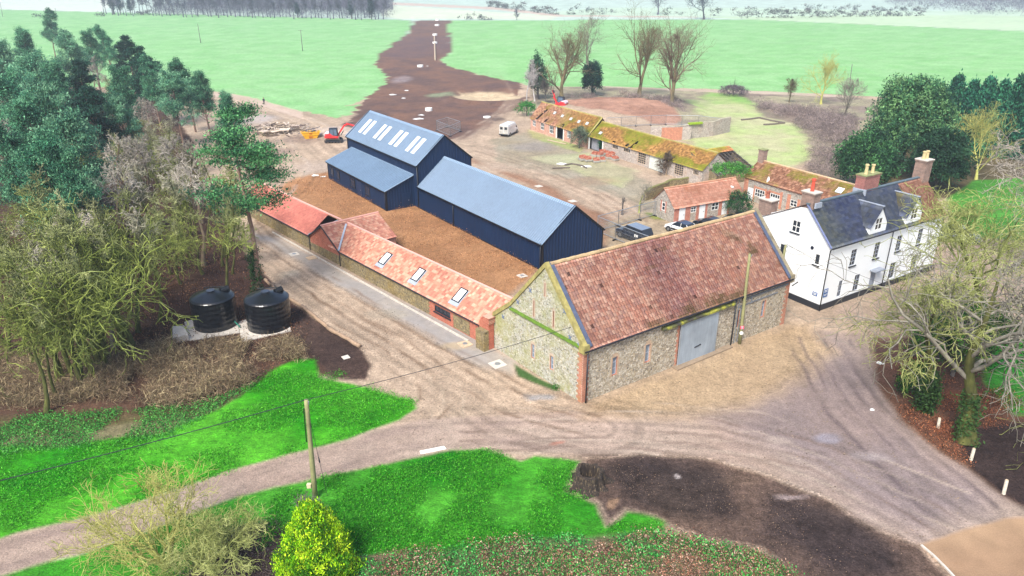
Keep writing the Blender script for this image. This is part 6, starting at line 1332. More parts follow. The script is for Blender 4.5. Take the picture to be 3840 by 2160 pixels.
lbs = ['mesh fence panel running from the fence corner towards the navy barn', 'mesh fence panel in front of the nose of the dark blue car', 'mesh fence panel beside the rear door of the dark blue car']
for i in range(3): heras(F_[i], F_[i + 1], lbs[i], 'mesh fence panels by the parked cars')
F_ = [P(2240, 870), P(2318, 849), P(2398, 826), P(2456, 810)]
lbs = ['mesh fence panel at the corner, first of the row running back to the outbuilding', 'mesh fence panel in the middle of the row running back to the outbuilding', 'mesh fence panel nearest the gable of the small outbuilding']
for i in range(3): heras(F_[i], F_[i + 1], lbs[i], 'mesh fence panels by the parked cars')
F_ = [P(1638, 491), P(1677, 478), P(1727, 494), P(1689, 512)]
lbs = ['mesh panel on the back left of the small square cage', 'mesh panel on the back right of the small square cage', 'mesh panel on the front right of the small square cage', 'mesh panel on the front left of the small square cage']
for i in range(4): heras(F_[i], F_[(i + 1) % 4], lbs[i], 'mesh panels caging the inspection pit')
F_ = [P(2274, 480), P(2330, 477), P(2384, 474), P(2440, 471), P(2496, 469), P(2556, 470), P(2618, 471), P(2695, 482)]
wd = ['first', 'second', 'third', 'fourth', 'fifth', 'sixth', 'last']
for i in range(7): heras(F_[i], F_[i + 1], wd[i] + ' mesh panel from the left along the pink earth mound', 'mesh fence panels along the mound')
# black tanks on their slabs
def tank(c, label, r, h, seed):
    root = thing('water_tank', label, 'tank', tuple(c)); q = MB(); k = 36; pr_ = []
    z = 0
    for i in range(13): pr_.append((r * (1.0 if i % 2 else 1.012), h * i / 12))
    pr_ += [(r * .985, h + .06), (r * .93, h + .14), (r * .5, h + .42), (r * .2, h + .58)]
    q.tube([c + Vector((0, 0, z_)) for _, z_ in pr_], [x for x, _ in pr_], k); q.build('shell', paintmat('tank_black', C(20, 23, 30), .3, .3), root)
    q = MB(); q.tube([c + Vector((.0, -.1, h + .55)), c + Vector((0, -.1, h + .68))], .33, 20); q.tube([c + Vector((.0, -.1, h + .68)), c + Vector((0, -.1, h + .72))], .38, 20); q.build('lid', paintmat('tank_lid', C(50, 58, 74), .3, .3), root)
    q = MB(); e = c + Vector((.7, .5, h + .35)); q.tube([e, e + Vector((.5, .5, .1))], .3, 12); q.tube([e + Vector((-1.9, .8, 0)), e + Vector((.4, .9, .1))], .06, 8); q.build('inlet', M['black_plastic'], root)
    return root
tc2 = P(988, 1259) + Vector((0, 2.05, .1)); tc1 = P(797, 1254) + Vector((-.35, 2.0, .1))
tank(tc1, 'round black plastic tank on the left, its lid under branches', 1.95, 2.75, 1); tank(tc2, 'round black plastic tank on the right, nearest the track', 1.98, 2.75, 2)
Z6 = lambda x, y: P(640 + x * .3664, 1020 + y * .3664)
def flat(name, pts, h, mat, label, cat, z=0.0, kind=None):
    q = MB(); p = [Vector((a.x, a.y, z)) for a in pts]; n = len(p); up = Vector((0, 0, h)); q.face([x + up for x in p])
    for i in range(n): q.face([p[i], p[(i + 1) % n], p[(i + 1) % n] + up, p[i] + up])
    return tag(q.build(name, mat), label, cat, kind=kind)
flat('concrete_slab', [Z6(725, 720), Z6(1235, 610), Z6(1190, 470), Z6(1000, 420), Z6(690, 520)], .1, M['concrete'], 'pale concrete slab under the right black tank', 'slab')
flat('concrete_slab', [Z6(195, 708), Z6(705, 625), Z6(680, 500), Z6(480, 420), Z6(140, 520)], .09, M['concrete'], 'pale concrete slab under the left black tank', 'slab')
q = MB(); a, b, c, d = Z6(30, 730), Z6(190, 700), Z6(150, 600), Z6(30, 610); u = Vector((0, 0, .55)); q.hexa([a, b, c, d] + [x + u for x in (a, b, c, d)]); tag(q.build('concrete_block', M['concrete']), 'cream concrete block at the left end of the tank slab', 'block')
q = MB(); a, b, c, d = Z6(600, 550), Z6(680, 540), Z6(665, 470), Z6(595, 480); u = Vector((0, 0, .5)); q.hexa([a, b, c, d] + [x + u for x in (a, b, c, d)]); tag(q.build('concrete_block', M['concrete']), 'small upright concrete block between the two black tanks', 'block')
q = MB(); q.tube([Z6(600, 560) + u, Z6(660, 560) + u * 1.2, Z6(715, 585) + u * .4], .06, 8); tag(q.build('green_hose', simple('hose_green', C(20, 120, 100), .5)), 'short green hose linking the two black tanks', 'hose')
# logs edging the track
def log(a, b, r, label, mat=None):
    n = 6; rg = random.Random(int(a.x * 10)); pts = [a + (b - a) * i / n + Vector((rg.uniform(-.08, .08), rg.uniform(-.08, .08), r * .8)) for i in range(n + 1)]
    q = MB(); q.tube(pts, [r * rg.uniform(.85, 1.1) for _ in pts], 9); tag(q.build('log', mat or M['timber_log'], smooth=True), label, 'log', 'logs edging the track')
M['timber_log'] = simple('bark_log', C(168, 142, 118), .95, var=.35, scale=4)
log(D(668, 706), D(694, 730), .16, 'short orange brown log nearest the big pine'); log(D(697, 732), D(758, 772), .15, 'second log along the track edge behind the right tank'); log(D(760, 774), D(822, 824), .17, 'long grey log at the bend of the track edge'); log(D(825, 828), D(905, 874), .19, 'pale log closest to the road at the end of the row')
# hollow stump
def stump():
    c = D(1481, 1216); root = thing('tree_stump', 'big hollow blackened tree stump on the edge of the lawn', 'stump', tuple(c)); k = 40; q = MB(); rows = []
    for (r, z, am) in ((1.25, -.05, .45), (.98, .25, .25), (.88, .6, .14), (.86, .9, .1), (.76, 1.0, .1), (.64, .95, .06), (.6, .5, .04), (.58, .05, .02)):
        rows.append([tuple(c + Vector((math.cos(a) * rr, math.sin(a) * rr, max(z + (float(vnoise(a * 3, z, 3)) - .5) * (.35 if .8 < z < 1 else .0), -.05)))) for a in np.linspace(0, 2 * math.pi, k, endpoint=False) for rr in [r + am * (float(vnoise(math.cos(a) * 4 + 9, math.sin(a) * 4 + 9, 7)) - .5) * 2 + am * .4 * math.sin(a * 9)]])
    loft(q, rows, cap=False); m, t, b = nodes('stump_bark'); n = noise(t, objcoord(t, (5, 5, .8)), 2.5, 6, .7); t.links.new(ramp(t, n, [(.3, C(22, 18, 18)), (.55, C(58, 48, 42)), (.72, C(160, 142, 108))]), b.inputs['Base Color']); b.inputs['Roughness'].default_value = .95; bump(t, b, n, 1, .08)
    q.build('bark', m, root); q = MB(); q.tube([c + Vector((0, 0, .02)), c + Vector((0, 0, .1))], .57, 16); q.build('hollow', simple('hollow_black', C(14, 12, 12), 1), root)
stump()
# white bollards
for (bu, bv, tu, tv, lb) in ((3517, 1604, 3524, 1567, 'white timber marker post under the thin tree, farthest of three'), (3641, 1724, 3653, 1682, 'white timber marker post at the foot of the big leaning tree'), (3763, 1852, 3776, 1800, 'white timber marker post in black soil, nearest of three')):
    b = P(bu, bv); t = atdist(tu, tv, b.y + .03); root = thing('marker_post', lb, 'post', tuple(b), 'white marker posts along the road'); d = (t - b)
    q = MB(); q.tube([b, b + d], [.11, .10], 8); q.build('shaft', simple('post_white', C(222, 214, 196), .9, var=.3, scale=5), root); q = MB(); q.tube([b + d, b + d * 1.04], [.1, .05], 8); q.build('cap', M['timber_pale'], root)
# inspection covers
def cover(u, v, s, label,  lid=True, mat='concrete', h=.07, rz=0.6, grp='concrete inspection covers'):
    c = P(u, v); root = thing('inspection_cover', label, 'manhole cover', tuple(c), grp); f = lambda a, b, z: c + Vector((a * math.cos(rz) - b * math.sin(rz), a * math.sin(rz) + b * math.cos(rz), z))
    q = MB(); s *= .85; q.box(-s, s, -s, s, 0, h, f); q.build('surround', M[mat], root, bevel=.02)
    if lid: q = MB(); q.tube([f(0, 0, h), f(0, 0, h + .03)], s * .42, 16); q.build('lid', M['grey_timber'] if 'grey_timber' in M else M['steel'], root)
M['sandcover'] = simple('sandcover', C(205, 180, 150), .9)
for a in [(1958, 1035, .55, 'concrete cover with black hole on the brown courtyard near the barn gable'), (2147, 755, .6, 'plain concrete cover by the ridge end of the navy barn', False), (1744, 1291, .62, 'sandy concrete cover on the grey strip left of the barn', True, 'sandcover'), (1866, 1367, .7, 'pale concrete cover with round lid on the grey strip nearest the barn'),
          (2020, 699, .6, 'plain concrete cover on the brown strip behind the navy barn, farther one', False), (2267, 938, .6, 'white concrete cover at the corner of the navy barn gable', False), (1297, 1341, .35, 'small grey square cover in the dark soil', False), (1103, 954, .6, 'pale square cover with lid on the grey strip near the big pine'), (1168, 968, .6, 'plain sandy cover on the grey strip below the brick gable', False, 'sandcover')]: cover(*a)
def ring(u, v, r, h, label):
    r *= .72; h *= .75; c = P(u, v); root = thing('concrete_ring', label, 'concrete ring', tuple(c), 'white concrete rings on the dark earth'); q = MB(); n = 20
    loft(q, [[tuple(c + Vector((math.cos(t) * rr, math.sin(t) * rr, z))) for t in np.linspace(0, 2 * math.pi, n, endpoint=False)] for rr, z in ((r, 0), (r, h), (r * .8, h), (r * .8, .05))], cap=False); q.build('ring_wall', M['frame_white'], root)
    q = MB(); q.tube([c + Vector((0, 0, .04)), c + Vector((0, 0, h * .7))], r * .8, n); q.build('inner_cover', M['concrete'], root)
ring(1608, 415, 1.2, .9, 'large white concrete ring on dark earth beyond the navy barn ridge'); ring(1826, 441, 1.2, .35, 'low white concrete ring left of the white van')
ring(1576, 251, 1.5, .9, 'small white concrete ring halfway up the dark strip'); ring(1631, 163, 1.6, 1.0, 'white concrete ring beside the pale pipe'); ring(1631, 133, 1.8, 1.2, 'white concrete ring at the top of the pale pipe'); ring(1639, 97, 2, 1.3, 'white concrete ring near the far end of the dark strip'); ring(1640, 77, 2.2, 1.2, 'farthest white concrete ring on the dark strip')
q = MB(); q.tube([P(1632, 224, .3), P(1629, 136, .3)], .32, 8); tag(q.build('pale_pipe', M['timber_pale']), 'long pale pipe lying along the dark earth strip', 'pipe')
# scraps of white sheeting
rg = random.Random(9)
def scrap(u, v, s, label, mat='frame_white'):
    c = P(u, v); k = 9; q = MB(); pts = [c + Vector((math.cos(a) * s * rg.uniform(.5, 1.2), math.sin(a) * s * rg.uniform(.4, .9), rg.uniform(.02, .12))) for a in np.linspace(0, 2 * math.pi, k, endpoint=False)]
    top = c + Vector((0, 0, .25 * min(s, 1)))
    for i in range(k): q.face([pts[i], pts[(i + 1) % k], top])
    q.face([Vector((p.x, p.y, .01)) for p in pts]); tag(q.build('plastic_scrap', M[mat]), label, 'scrap', 'scraps of white sheeting on the earth')
for (u, v, s, lb) in ((1473, 356, 1.2, 'crumpled white sheeting scrap, left of the sandy hollow on dark earth'), (1580, 432, .8, 'small white scrap just above the navy barn ridge'), (1572, 446, 1.3, 'large white scrap nearest the navy barn ridge'), (1513, 369, .9, 'white scrap between the first sheeting and the concrete ring'), (1525, 340, .8, 'small white scrap high on the dark earth'), (1182, 659, .7, 'white scrap on dirt left of the lean-to'), (1212, 663, .45, 'tiny white scrap closest to the lean-to corner'),
                      (2102, 615, 1.0, 'white torn sheet on the grass before the brick pallets'), (2199, 625, 1.1, 'white torn sheet at the end of the fallen branch'), (3302, 1364, .3, 'grey white stone at the road edge by the thin tree'), (3271, 1538, .2, 'small white stone in the grey road'), (1604, 248, .5, 'tiny white scrap beside the halfway ring')): scrap(u, v, s, lb)
c = P(1624, 1688); q = MB(); dx = Vector((.85, .28, 0)); dy = Vector((-.1, .3, 0)); q.hexa([c - dx - dy * .6, c + dx - dy * .5, c + dx * .9 + dy * .6, c - dx + dy * .5] + [p + Vector((0, 0, .04)) for p in (c - dx - dy * .6, c + dx - dy * .5, c + dx * .9 + dy * .6, c - dx + dy * .5)]); tag(q.build('white_board', M['frame_white']), 'torn white board lying on the lane edge', 'board')
# pallets of reclaimed bricks
def crate():
    root = thing('brick_pallet', 'pallet', 'pallet', (0, 0, 0)); q = MB()
    for x in (-.5, 0, .5): q.box(x - .05, x + .05, -.55, .55, 0, .1)
    for y in (-.5, -.25, 0, .25, .5): q.box(-.58, .58, y - .07, y + .07, .103, .13)
    q.build('pallet_base', M['timber_pale'], root); q = MB(); rg2 = random.Random(4)
    for i in range(5):
        for j in range(9):
            for k in range(5):
                if k == 4 and rg2.random() < .5: continue
                x = -.5 + i * .22; y = -.5 + j * .11; q.box(x + rg2.uniform(-.01, .01), x + .2, y, y + .095, .135 + k * .16, .135 + k * .16 + .145, None, 0 if rg2.random() < .75 else 1)
    q.build('bricks', [simple('loose_brick', C(190, 108, 84), .9, var=.3), simple('loose_brick2', C(205, 150, 128), .9)], root)
    q = MB()
    for sx in (-1, 1):
        q.box(min(sx * .6, sx * .57), max(sx * .6, sx * .57), -.6, .6, .13, .5); q.box(-.6, .6, min(sx * .62, sx * .59), max(sx * .62, sx * .59), .15, .5)
    q.build('side_boards', simple('crate_grey', C(170, 168, 160), .9, var=.3), root)
    return root
cr = crate(); rg = random.Random(8)
for i, (x, y, lb) in enumerate(((725, 845, 'leftmost pallet of orange bricks on the grass'), (785, 855, 'second pallet of orange bricks from the left'), (885, 868, 'grey crate of bricks at the front of the cluster'), (962, 858, 'crate with orange bricks at the front right of the grey crate'), (870, 795, 'crate of bricks behind the grey crate'), (925, 800, 'low grey crate in the middle of the cluster'), (965, 775, 'crate of bricks nearest the ivy covered doorway'), (1035, 822, 'tall pallet of orange bricks in a grey crate'), (1030, 780, 'pallet of bricks at the back against the wall'), (1085, 800, 'brick pallet at the back right of the cluster'), (1115, 845, 'rightmost round looking crate of orange bricks'))):
    place(cr, USED, P(1960 + x * .3106, 340 + y * .3106), rg.uniform(0, 1.5), rg.uniform(.85, 1.05), lb, 'brick pallets before the derelict range')
# timber and wood heap
def plank_heap(c, n, rx, ry, h, label, seed, lmax=1.8):
    rg = random.Random(seed); q = MB()
    for i in range(n):
        a = rg.uniform(0, 3.14); x, y = rg.gauss(0, rx * .45), rg.gauss(0, ry * .45); z = max(0.05, h * (1 - (x / rx) ** 2 - (y / ry) ** 2)) * rg.random() + .06; l = rg.uniform(.5, lmax); d = Vector((math.cos(a) * l, math.sin(a) * l, rg.uniform(-.2, .35))); p = c + Vector((x, y, z))
        q.bar(p - d * .5, p + d * .5 + Vector((0, 0, .05)), rg.uniform(.1, .3), .06, m=rg.randint(0, 2))
    return tag(q.build('timber_heap', [M['timber_pale'], simple('wood_white', C(222, 205, 190), .9), simple('wood_dark', C(110, 92, 84), .9)]), label, 'wood heap', kind='stuff')
hp = lambda x, y: P(900 + x * .18634, 420 + y * .18634)
plank_heap(hp(720, 380), 330, 6.8, 5.5, 1.5, 'loose heap of scrap timber beside the yellow skip', 3, 3.2)
def pallet():
    root = thing('wooden_pallet', 'pallet', 'pallet'); q = MB()
    for y in (-.5, 0, .5): q.box(-.6, .6, y - .05, y + .05, 0, .1)
    q.build('bearer', M['timber_pale'], root); q = MB()
    for i in range(7): x = -.6 + i * .19; q.box(x, x + .1, -.55, .55, .103, .13)
    q.build('deck_boards', simple('deck_white', C(228, 212, 196), .9), root); return root
pa = pallet()
for i, (x, y, s, lb) in enumerate(((700, 400, 2.2, 'big pale slatted pallet at the centre of the timber heap'), (690, 460, 1.6, 'pale slatted pallet at the near edge of the timber heap'), (900, 440, 1.9, 'greenish white slatted pallet at the right of the timber heap'), (500, 480, 1.5, 'slatted pallet at the left end of the timber heap'))): place(pa, USED, hp(x, y) + Vector((0, 0, .5 + .1 * i)), .3 + i * .7, s, lb, 'pallets on the timber heap'); 
# sticks and edging on the grass
def stick(pts, r, name, label, cat, mat='old_timber', grp=None): q = MB(); q.tube(pts, r, 6); tag(q.build(name, M[mat]), label, cat, grp)
w6 = lambda x, y, z=.1: P(1960 + x * .3106, 340 + y * .3106) + Vector((0, 0, z))
stick([w6(510, 905), w6(590, 890), w6(660, 900), w6(720, 915), w6(770, 940)], .16, 'fallen_branch', 'dark fallen branch on grass before the brick pallets, right one', 'branch'); stick([w6(360, 945), w6(450, 940), w6(570, 935)], .13, 'fallen_branch', 'dark fallen branch on grass, left one nearer the navy barn', 'branch')
stick([w6(300, 602), w6(420, 628), w6(525, 652)], .12, 'pale_plank', 'long pale plank on grass before the derelict range', 'plank', 'timber_pale')
z4 = lambda x, y: P(2400 + x * .559, y * .559) + Vector((0, 0, .12))
stick([z4(680, 808), z4(740, 802), z4(800, 793)], .22, 'timber_edging', 'dark timber edging on the paddock, back left side', 'edging', grp='dark edging on the paddock'); stick([z4(800, 793), z4(880, 812), z4(970, 828)], .22, 'timber_edging', 'dark timber edging on the paddock, long right side', 'edging', grp='dark edging on the paddock'); stick([z4(970, 828), z4(900, 836), z4(830, 840)], .22, 'timber_edging', 'dark timber edging on the paddock, near side', 'edging', grp='dark edging on the paddock')
tag(bpy.data.objects['pale_plank'], 'long pale plank on grass before the derelict range', 'plank')
# drive kerb bottom right
q = MB(); pts = [P(3454, 2046), P(3500, 2085), P(3540, 2125), P(3573, 2160), P(3650, 2260)]
for a, b in zip(pts[:-1], pts[1:]): q.bar(a + Vector((0, 0, .04)), b + Vector((0, 0, .04)), .12, .1)
tag(q.build('drive_kerb', M['concrete']), 'thin white kerb along the golden gravel drive', 'kerb')

# ================================================================ TREES
def norm(a): return a / (np.linalg.norm(a, axis=-1, keepdims=True) + 1e-9)
def grow(rg, P0, D0, L, Rd, n, wander, up, tip=.35):
    """many branches at once: returns pts (N,n+1,3), radii (N,n+1)"""
    Nn = len(P0); pts = np.zeros((Nn, n + 1, 3)); pts[:, 0] = P0; d = norm(D0.copy())
    for i in range(n):
        d = norm(d + rg.normal(0, wander, (Nn, 3)) + np.array([0, 0, 1]) * (up if np.ndim(up) == 0 else up[:, None]))
        pts[:, i + 1] = pts[:, i] + d * (L / n)[:, None]
    t = np.linspace(0, 1, n + 1); rad = Rd[:, None] * (1 - (1 - tip) * t[None, :]); return pts, rad
def spawn(rg, pts, rad, L, k, t0, t1, ang, lf, rf, angs=.25, biasup=0):
    """k children on each branch"""
    Nn, m, _ = pts.shape; par = np.repeat(np.arange(Nn), k); t = (t0 + (t1 - t0) * ((np.tile(np.arange(k), Nn) + rg.random(Nn * k)) / k))
    x = t * (m - 1); i = np.clip(x.astype(int), 0, m - 2); f = (x - i)[:, None]
    p = pts[par, i] * (1 - f) + pts[par, i + 1] * f; tg = norm(pts[par, i + 1] - pts[par, i])
    r = rad[par, i] * (1 - f[:, 0]) + rad[par, i + 1] * f[:, 0]
    o = norm(np.cross(tg, rg.normal(size=tg.shape))); a = ang + rg.normal(0, angs, len(par))
    d = tg * np.cos(a)[:, None] + o * np.sin(a)[:, None]; d[:, 2] += biasup; d = norm(d)
    LL = L[par] * lf(t) * rg.uniform(.7, 1.25, len(par)); return p, d, LL, np.maximum(r * rf, .004), t
def tubes(pts, rad, k=3, minr=.0):
    Nn, m, _ = pts.shape; tg = np.zeros_like(pts); tg[:, 1:-1] = pts[:, 2:] - pts[:, :-2]; tg[:, 0] = pts[:, 1] - pts[:, 0]; tg[:, -1] = pts[:, -1] - pts[:, -2]; tg = norm(tg)
    ref = np.where(np.abs(tg[..., 2:3]) < .9, np.array([0, 0, 1.]), np.array([1., 0, 0])); x = norm(np.cross(tg, ref)); y = np.cross(x, tg)
    a = 2 * np.pi * np.arange(k) / k; r = np.maximum(rad, minr)
    V = pts[:, :, None] + r[:, :, None, None] * (x[:, :, None] * np.cos(a)[:, None] + y[:, :, None] * np.sin(a)[:, None])
    idx = np.arange(Nn * m * k).reshape(Nn, m, k); A = idx[:, :-1]; B = np.roll(A, -1, 2); Cc = np.roll(idx[:, 1:], -1, 2); Dd = idx[:, 1:]
    return V.reshape(-1, 3), np.stack([A, B, Cc, Dd], -1).reshape(-1, 4)
def join(parts):
    Vs, Fs, n = [], [], 0
    for V, F in parts: Vs.append(V); Fs.append(F + n); n += len(V)
    return np.concatenate(Vs), np.concatenate(Fs)
def leaves(rg, C0, n, spread, size, flat=1.0, upright=0, aspect=.5):
    """n little leaf quads about each centre"""
    c = np.repeat(C0, n, 0); off = rg.normal(size=c.shape) * spread; off[:, 2] *= flat; p = c + off
    u = rg.normal(size=c.shape); u[:, 2] += upright; u = norm(u); v = norm(np.cross(u, rg.normal(size=c.shape)))
    s = size * rg.uniform(.6, 1.4, (len(c), 1)); u = u * s; v = v * s * aspect
    V = np.stack([p - u * .5, p + v * .5, p + u * .5, p - v * .5], 1); return V.reshape(-1, 3), np.arange(len(c) * 4).reshape(-1, 4), np.repeat(np.arange(len(C0)), n)
def bark(name, stops, scale=1.2):
    m, t, b = nodes(name); n = noise(t, objcoord(t, (1, 1, .35)), scale, 6, .7); oi = N(t, 'ShaderNodeObjectInfo')
    c = ramp(t, n, stops); c = mix(t, 1, c, ramp(t, oi.outputs['Random'], [(0, g3(.8)), (1, g3(1.2))]), 'MULTIPLY')
    t.links.new(c, b.inputs['Base Color']); b.inputs['Roughness'].default_value = .9; b.inputs['Specular IOR Level'].default_value = .2; return m
def leafmat(name, lo=.55, hi=1.5, rough=.7):
    m, t, b = nodes(name); a = N(t, 'ShaderNodeAttribute', attribute_name='Col'); oi = N(t, 'ShaderNodeObjectInfo')
    c = mix(t, 1, a.outputs['Color'], ramp(t, oi.outputs['Random'], [(0, g3(.8)), (1, g3(1.2))]), 'MULTIPLY')
    t.links.new(c, b.inputs['Base Color']); b.inputs['Roughness'].default_value = rough; b.inputs['Specular IOR Level'].default_value = .25
    tr_ = N(t, 'ShaderNodeBsdfTranslucent'); t.links.new(c, tr_.inputs[0]); ms = N(t, 'ShaderNodeMixShader'); ms.inputs[0].default_value = .25
    t.links.new(b.outputs[0], ms.inputs[1]); t.links.new(tr_.outputs[0], ms.inputs[2]); t.links.new(ms.outputs[0], t.nodes['Material Output'].inputs[0]); return m
BK = {'moss': bark('mossy_bark', [(.3, C(84, 90, 50)), (.48, C(138, 146, 84)), (.62, C(184, 190, 124)), (.75, C(150, 142, 118))]),
      'silver': bark('silver_twig', [(.3, C(134, 126, 116)), (.5, C(184, 174, 164)), (.65, C(206, 198, 186)), (.78, C(144, 144, 102))]),
      'grey': bark('grey_bark', [(.3, C(100, 96, 86)), (.5, C(138, 134, 122)), (.65, C(166, 162, 148)), (.78, C(110, 110, 76))]),
      'brown': bark('brown_bark', [(.3, C(84, 72, 64)), (.5, C(124, 108, 92)), (.7, C(150, 138, 112))]),
      'pine': bark('pine_bark', [(.3, C(92, 76, 70)), (.5, C(140, 112, 98)), (.7, C(170, 150, 138))]),
      'willow': bark('willow_bark', [(.3, C(84, 78, 62)), (.5, C(122, 112, 84)), (.7, C(150, 132, 104))]),
      'dark': bark('dark_bark', [(.3, C(70, 66, 66)), (.6, C(110, 104, 100))]),
      'birch': bark('birch_bark', [(.3, C(150, 146, 146)), (.6, C(205, 200, 198))], 3),
      'trunkmoss': bark('mossy_trunk', [(.3, C(58, 56, 36)), (.5, C(88, 92, 48)), (.68, C(122, 122, 70))]),
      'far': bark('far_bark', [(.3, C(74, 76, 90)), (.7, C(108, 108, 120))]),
      'yellow': bark('yellow_twig', [(.3, C(150, 146, 74)), (.5, C(204, 204, 120)), (.7, C(176, 170, 112))], 1.5)}
def bark2(name, lo, hi, z0, z1):
    m, t, b = nodes(name); n = noise(t, objcoord(t, (1, 1, .35)), 1.3, 6, .7); oi = N(t, 'ShaderNodeObjectInfo'); g = t.nodes.new('ShaderNodeTexCoord'); sp_ = N(t, 'ShaderNodeSeparateXYZ'); t.links.new(g.outputs['Object'], sp_.inputs[0])
    mr = N(t, 'ShaderNodeMapRange'); mr.inputs['From Min'].default_value = z0; mr.inputs['From Max'].default_value = z1; t.links.new(sp_.outputs[2], mr.inputs[0])
    ad = N(t, 'ShaderNodeMath', operation='ADD'); t.links.new(mr.outputs[0], ad.inputs[0]); n2 = noise(t, objcoord(t), .35, 3); ad2 = N(t, 'ShaderNodeMath', operation='SUBTRACT'); t.links.new(n2, ad2.inputs[0]); ad2.inputs[1].default_value = .5; t.links.new(ad2.outputs[0], ad.inputs[1]); ad.use_clamp = True
    c = mix(t, ad.outputs[0], ramp(t, n, lo), ramp(t, n, hi)); c = mix(t, 1, c, ramp(t, oi.outputs['Random'], [(0, g3(.75)), (1, g3(1.25))]), 'MULTIPLY')
    t.links.new(c, b.inputs['Base Color']); b.inputs['Roughness'].default_value = .9; b.inputs['Specular IOR Level'].default_value = .2; return m
MO = [(.3, C(60, 70, 30)), (.48, C(118, 132, 60)), (.64, C(172, 184, 96))]; SI = [(.3, C(110, 102, 94)), (.5, C(172, 164, 154)), (.65, C(212, 204, 192))]
BK['wood'] = bark2('wood_twig', MO, SI, 6, 13); BK['woodlow'] = bark2('wood_twig_low', MO, SI, 9, 17); BK['woodhigh'] = bark2('wood_twig_high', MO, SI, 3, 8)
LM = leafmat('leaf')
def bare(seed, H=15, trunk_r=.22, fork=.35, k1=14, k2=7, k3=6, k4=3, spread=1.0, ang=.85, up=.05, lean=(0, 0), wander=.12, twig=.014, first=.35, droop=0, shape='round', stems=1, ang2=.7):
    rg = np.random.default_rng(seed); P0 = np.zeros((stems, 3)); D0 = np.tile([lean[0], lean[1], 1.0], (stems, 1))
    if stems > 1: a = np.linspace(0, 2 * np.pi, stems, endpoint=False) + rg.random(stems); D0[:, 0] += np.cos(a) * .38; D0[:, 1] += np.sin(a) * .38; P0[:, 0] = np.cos(a) * trunk_r; P0[:, 1] = np.sin(a) * trunk_r
    L0 = H * .86 * rg.uniform(.85, 1.0, stems); p0, r0 = grow(rg, P0, D0, L0, np.full(stems, trunk_r), 10, .05 + wander * .3, .04, .18)
    r0[:, 0] *= 1.5; r0[:, 1] *= 1.1
    lf1 = (lambda t: (1.15 - t) * .52 * spread) if shape == 'round' else ((lambda t: (1.05 - t * .55) * .5 * spread) if shape == 'vase' else (lambda t: .22 * spread + 0 * t))
    p, d, L, r, _ = spawn(rg, p0, r0, L0, k1, first, .99, ang, lf1, .55, .2, .15); p1, r1 = grow(rg, p, d, L, r, 7, wander, up, .3)
    p, d, L, r, _ = spawn(rg, p1, r1, L, k2, .15, 1, ang2, lambda t: .62 - .25 * t, .6, .3); p2, r2 = grow(rg, p, d, L, r, 5, wander * 1.3, up - droop * .5, .4)
    p, d, L, r, _ = spawn(rg, p2, r2, L, k3, .1, 1, .7, lambda t: .72 - .2 * t, .62, .3); p3, r3 = grow(rg, p, d, L, r, 4, wander * 1.5, up - droop, .4)
    parts = [tubes(p3, r3, 3, twig)]
    if k4: p, d, L, r, _ = spawn(rg, p3, r3, L, k4, .1, 1, .7, lambda t: .65 - .2 * t, .7, .3); p4, r4 = grow(rg, p, d, L, r, 3, wander * 1.6, up - droop, .5); parts.append(tubes(p4, r4, 3, twig * .8))
    return tubes(p0, r0, 9), join([tubes(p1, r1, 5, twig * 1.5), tubes(p2, r2, 4, twig * 1.2)] + parts), (p0, p1, p2, p3)
def bare_tree(name, label, cat, seed, tb, cb, ivy=0, **kw):
    (tV, tF), (cV, cF), sk = bare(seed, **kw); root = thing(name, label, cat)
    npmesh('trunk', tV, tF, BK[tb], root, smooth=True); npmesh('crown', cV, cF, BK[cb], root)
    if ivy:
        rg = np.random.default_rng(seed); P_ = sk[0].reshape(-1, 3); P_ = P_[P_[:, 2] < ivy]; t = rg.random((400, 1)); i = rg.integers(0, max(1, len(P_) - 1), 400); c = P_[i] * (1 - t) + P_[np.minimum(i + 1, len(P_) - 1)] * t + rg.normal(size=(400, 3)) * .3
        V, F, o = leaves(rg, c, 8, .15, .22); npmesh('ivy', V, F, LM, root, col=np.repeat(np.array([C(60, 92, 44)]) * rg.uniform(.6, 1.4, (len(F), 1)), 4, 0))
    return root
def green_col(rg, own, nf, cols, var=.35):
    k = rg.integers(0, len(cols), own.max() + 1); b = rg.uniform(1 - var, 1 + var, own.max() + 1); c = np.array(cols)[k] * b[:, None]; c = c[own] * rg.uniform(.75, 1.25, (nf, 1)); return np.repeat(c, 4, 0)
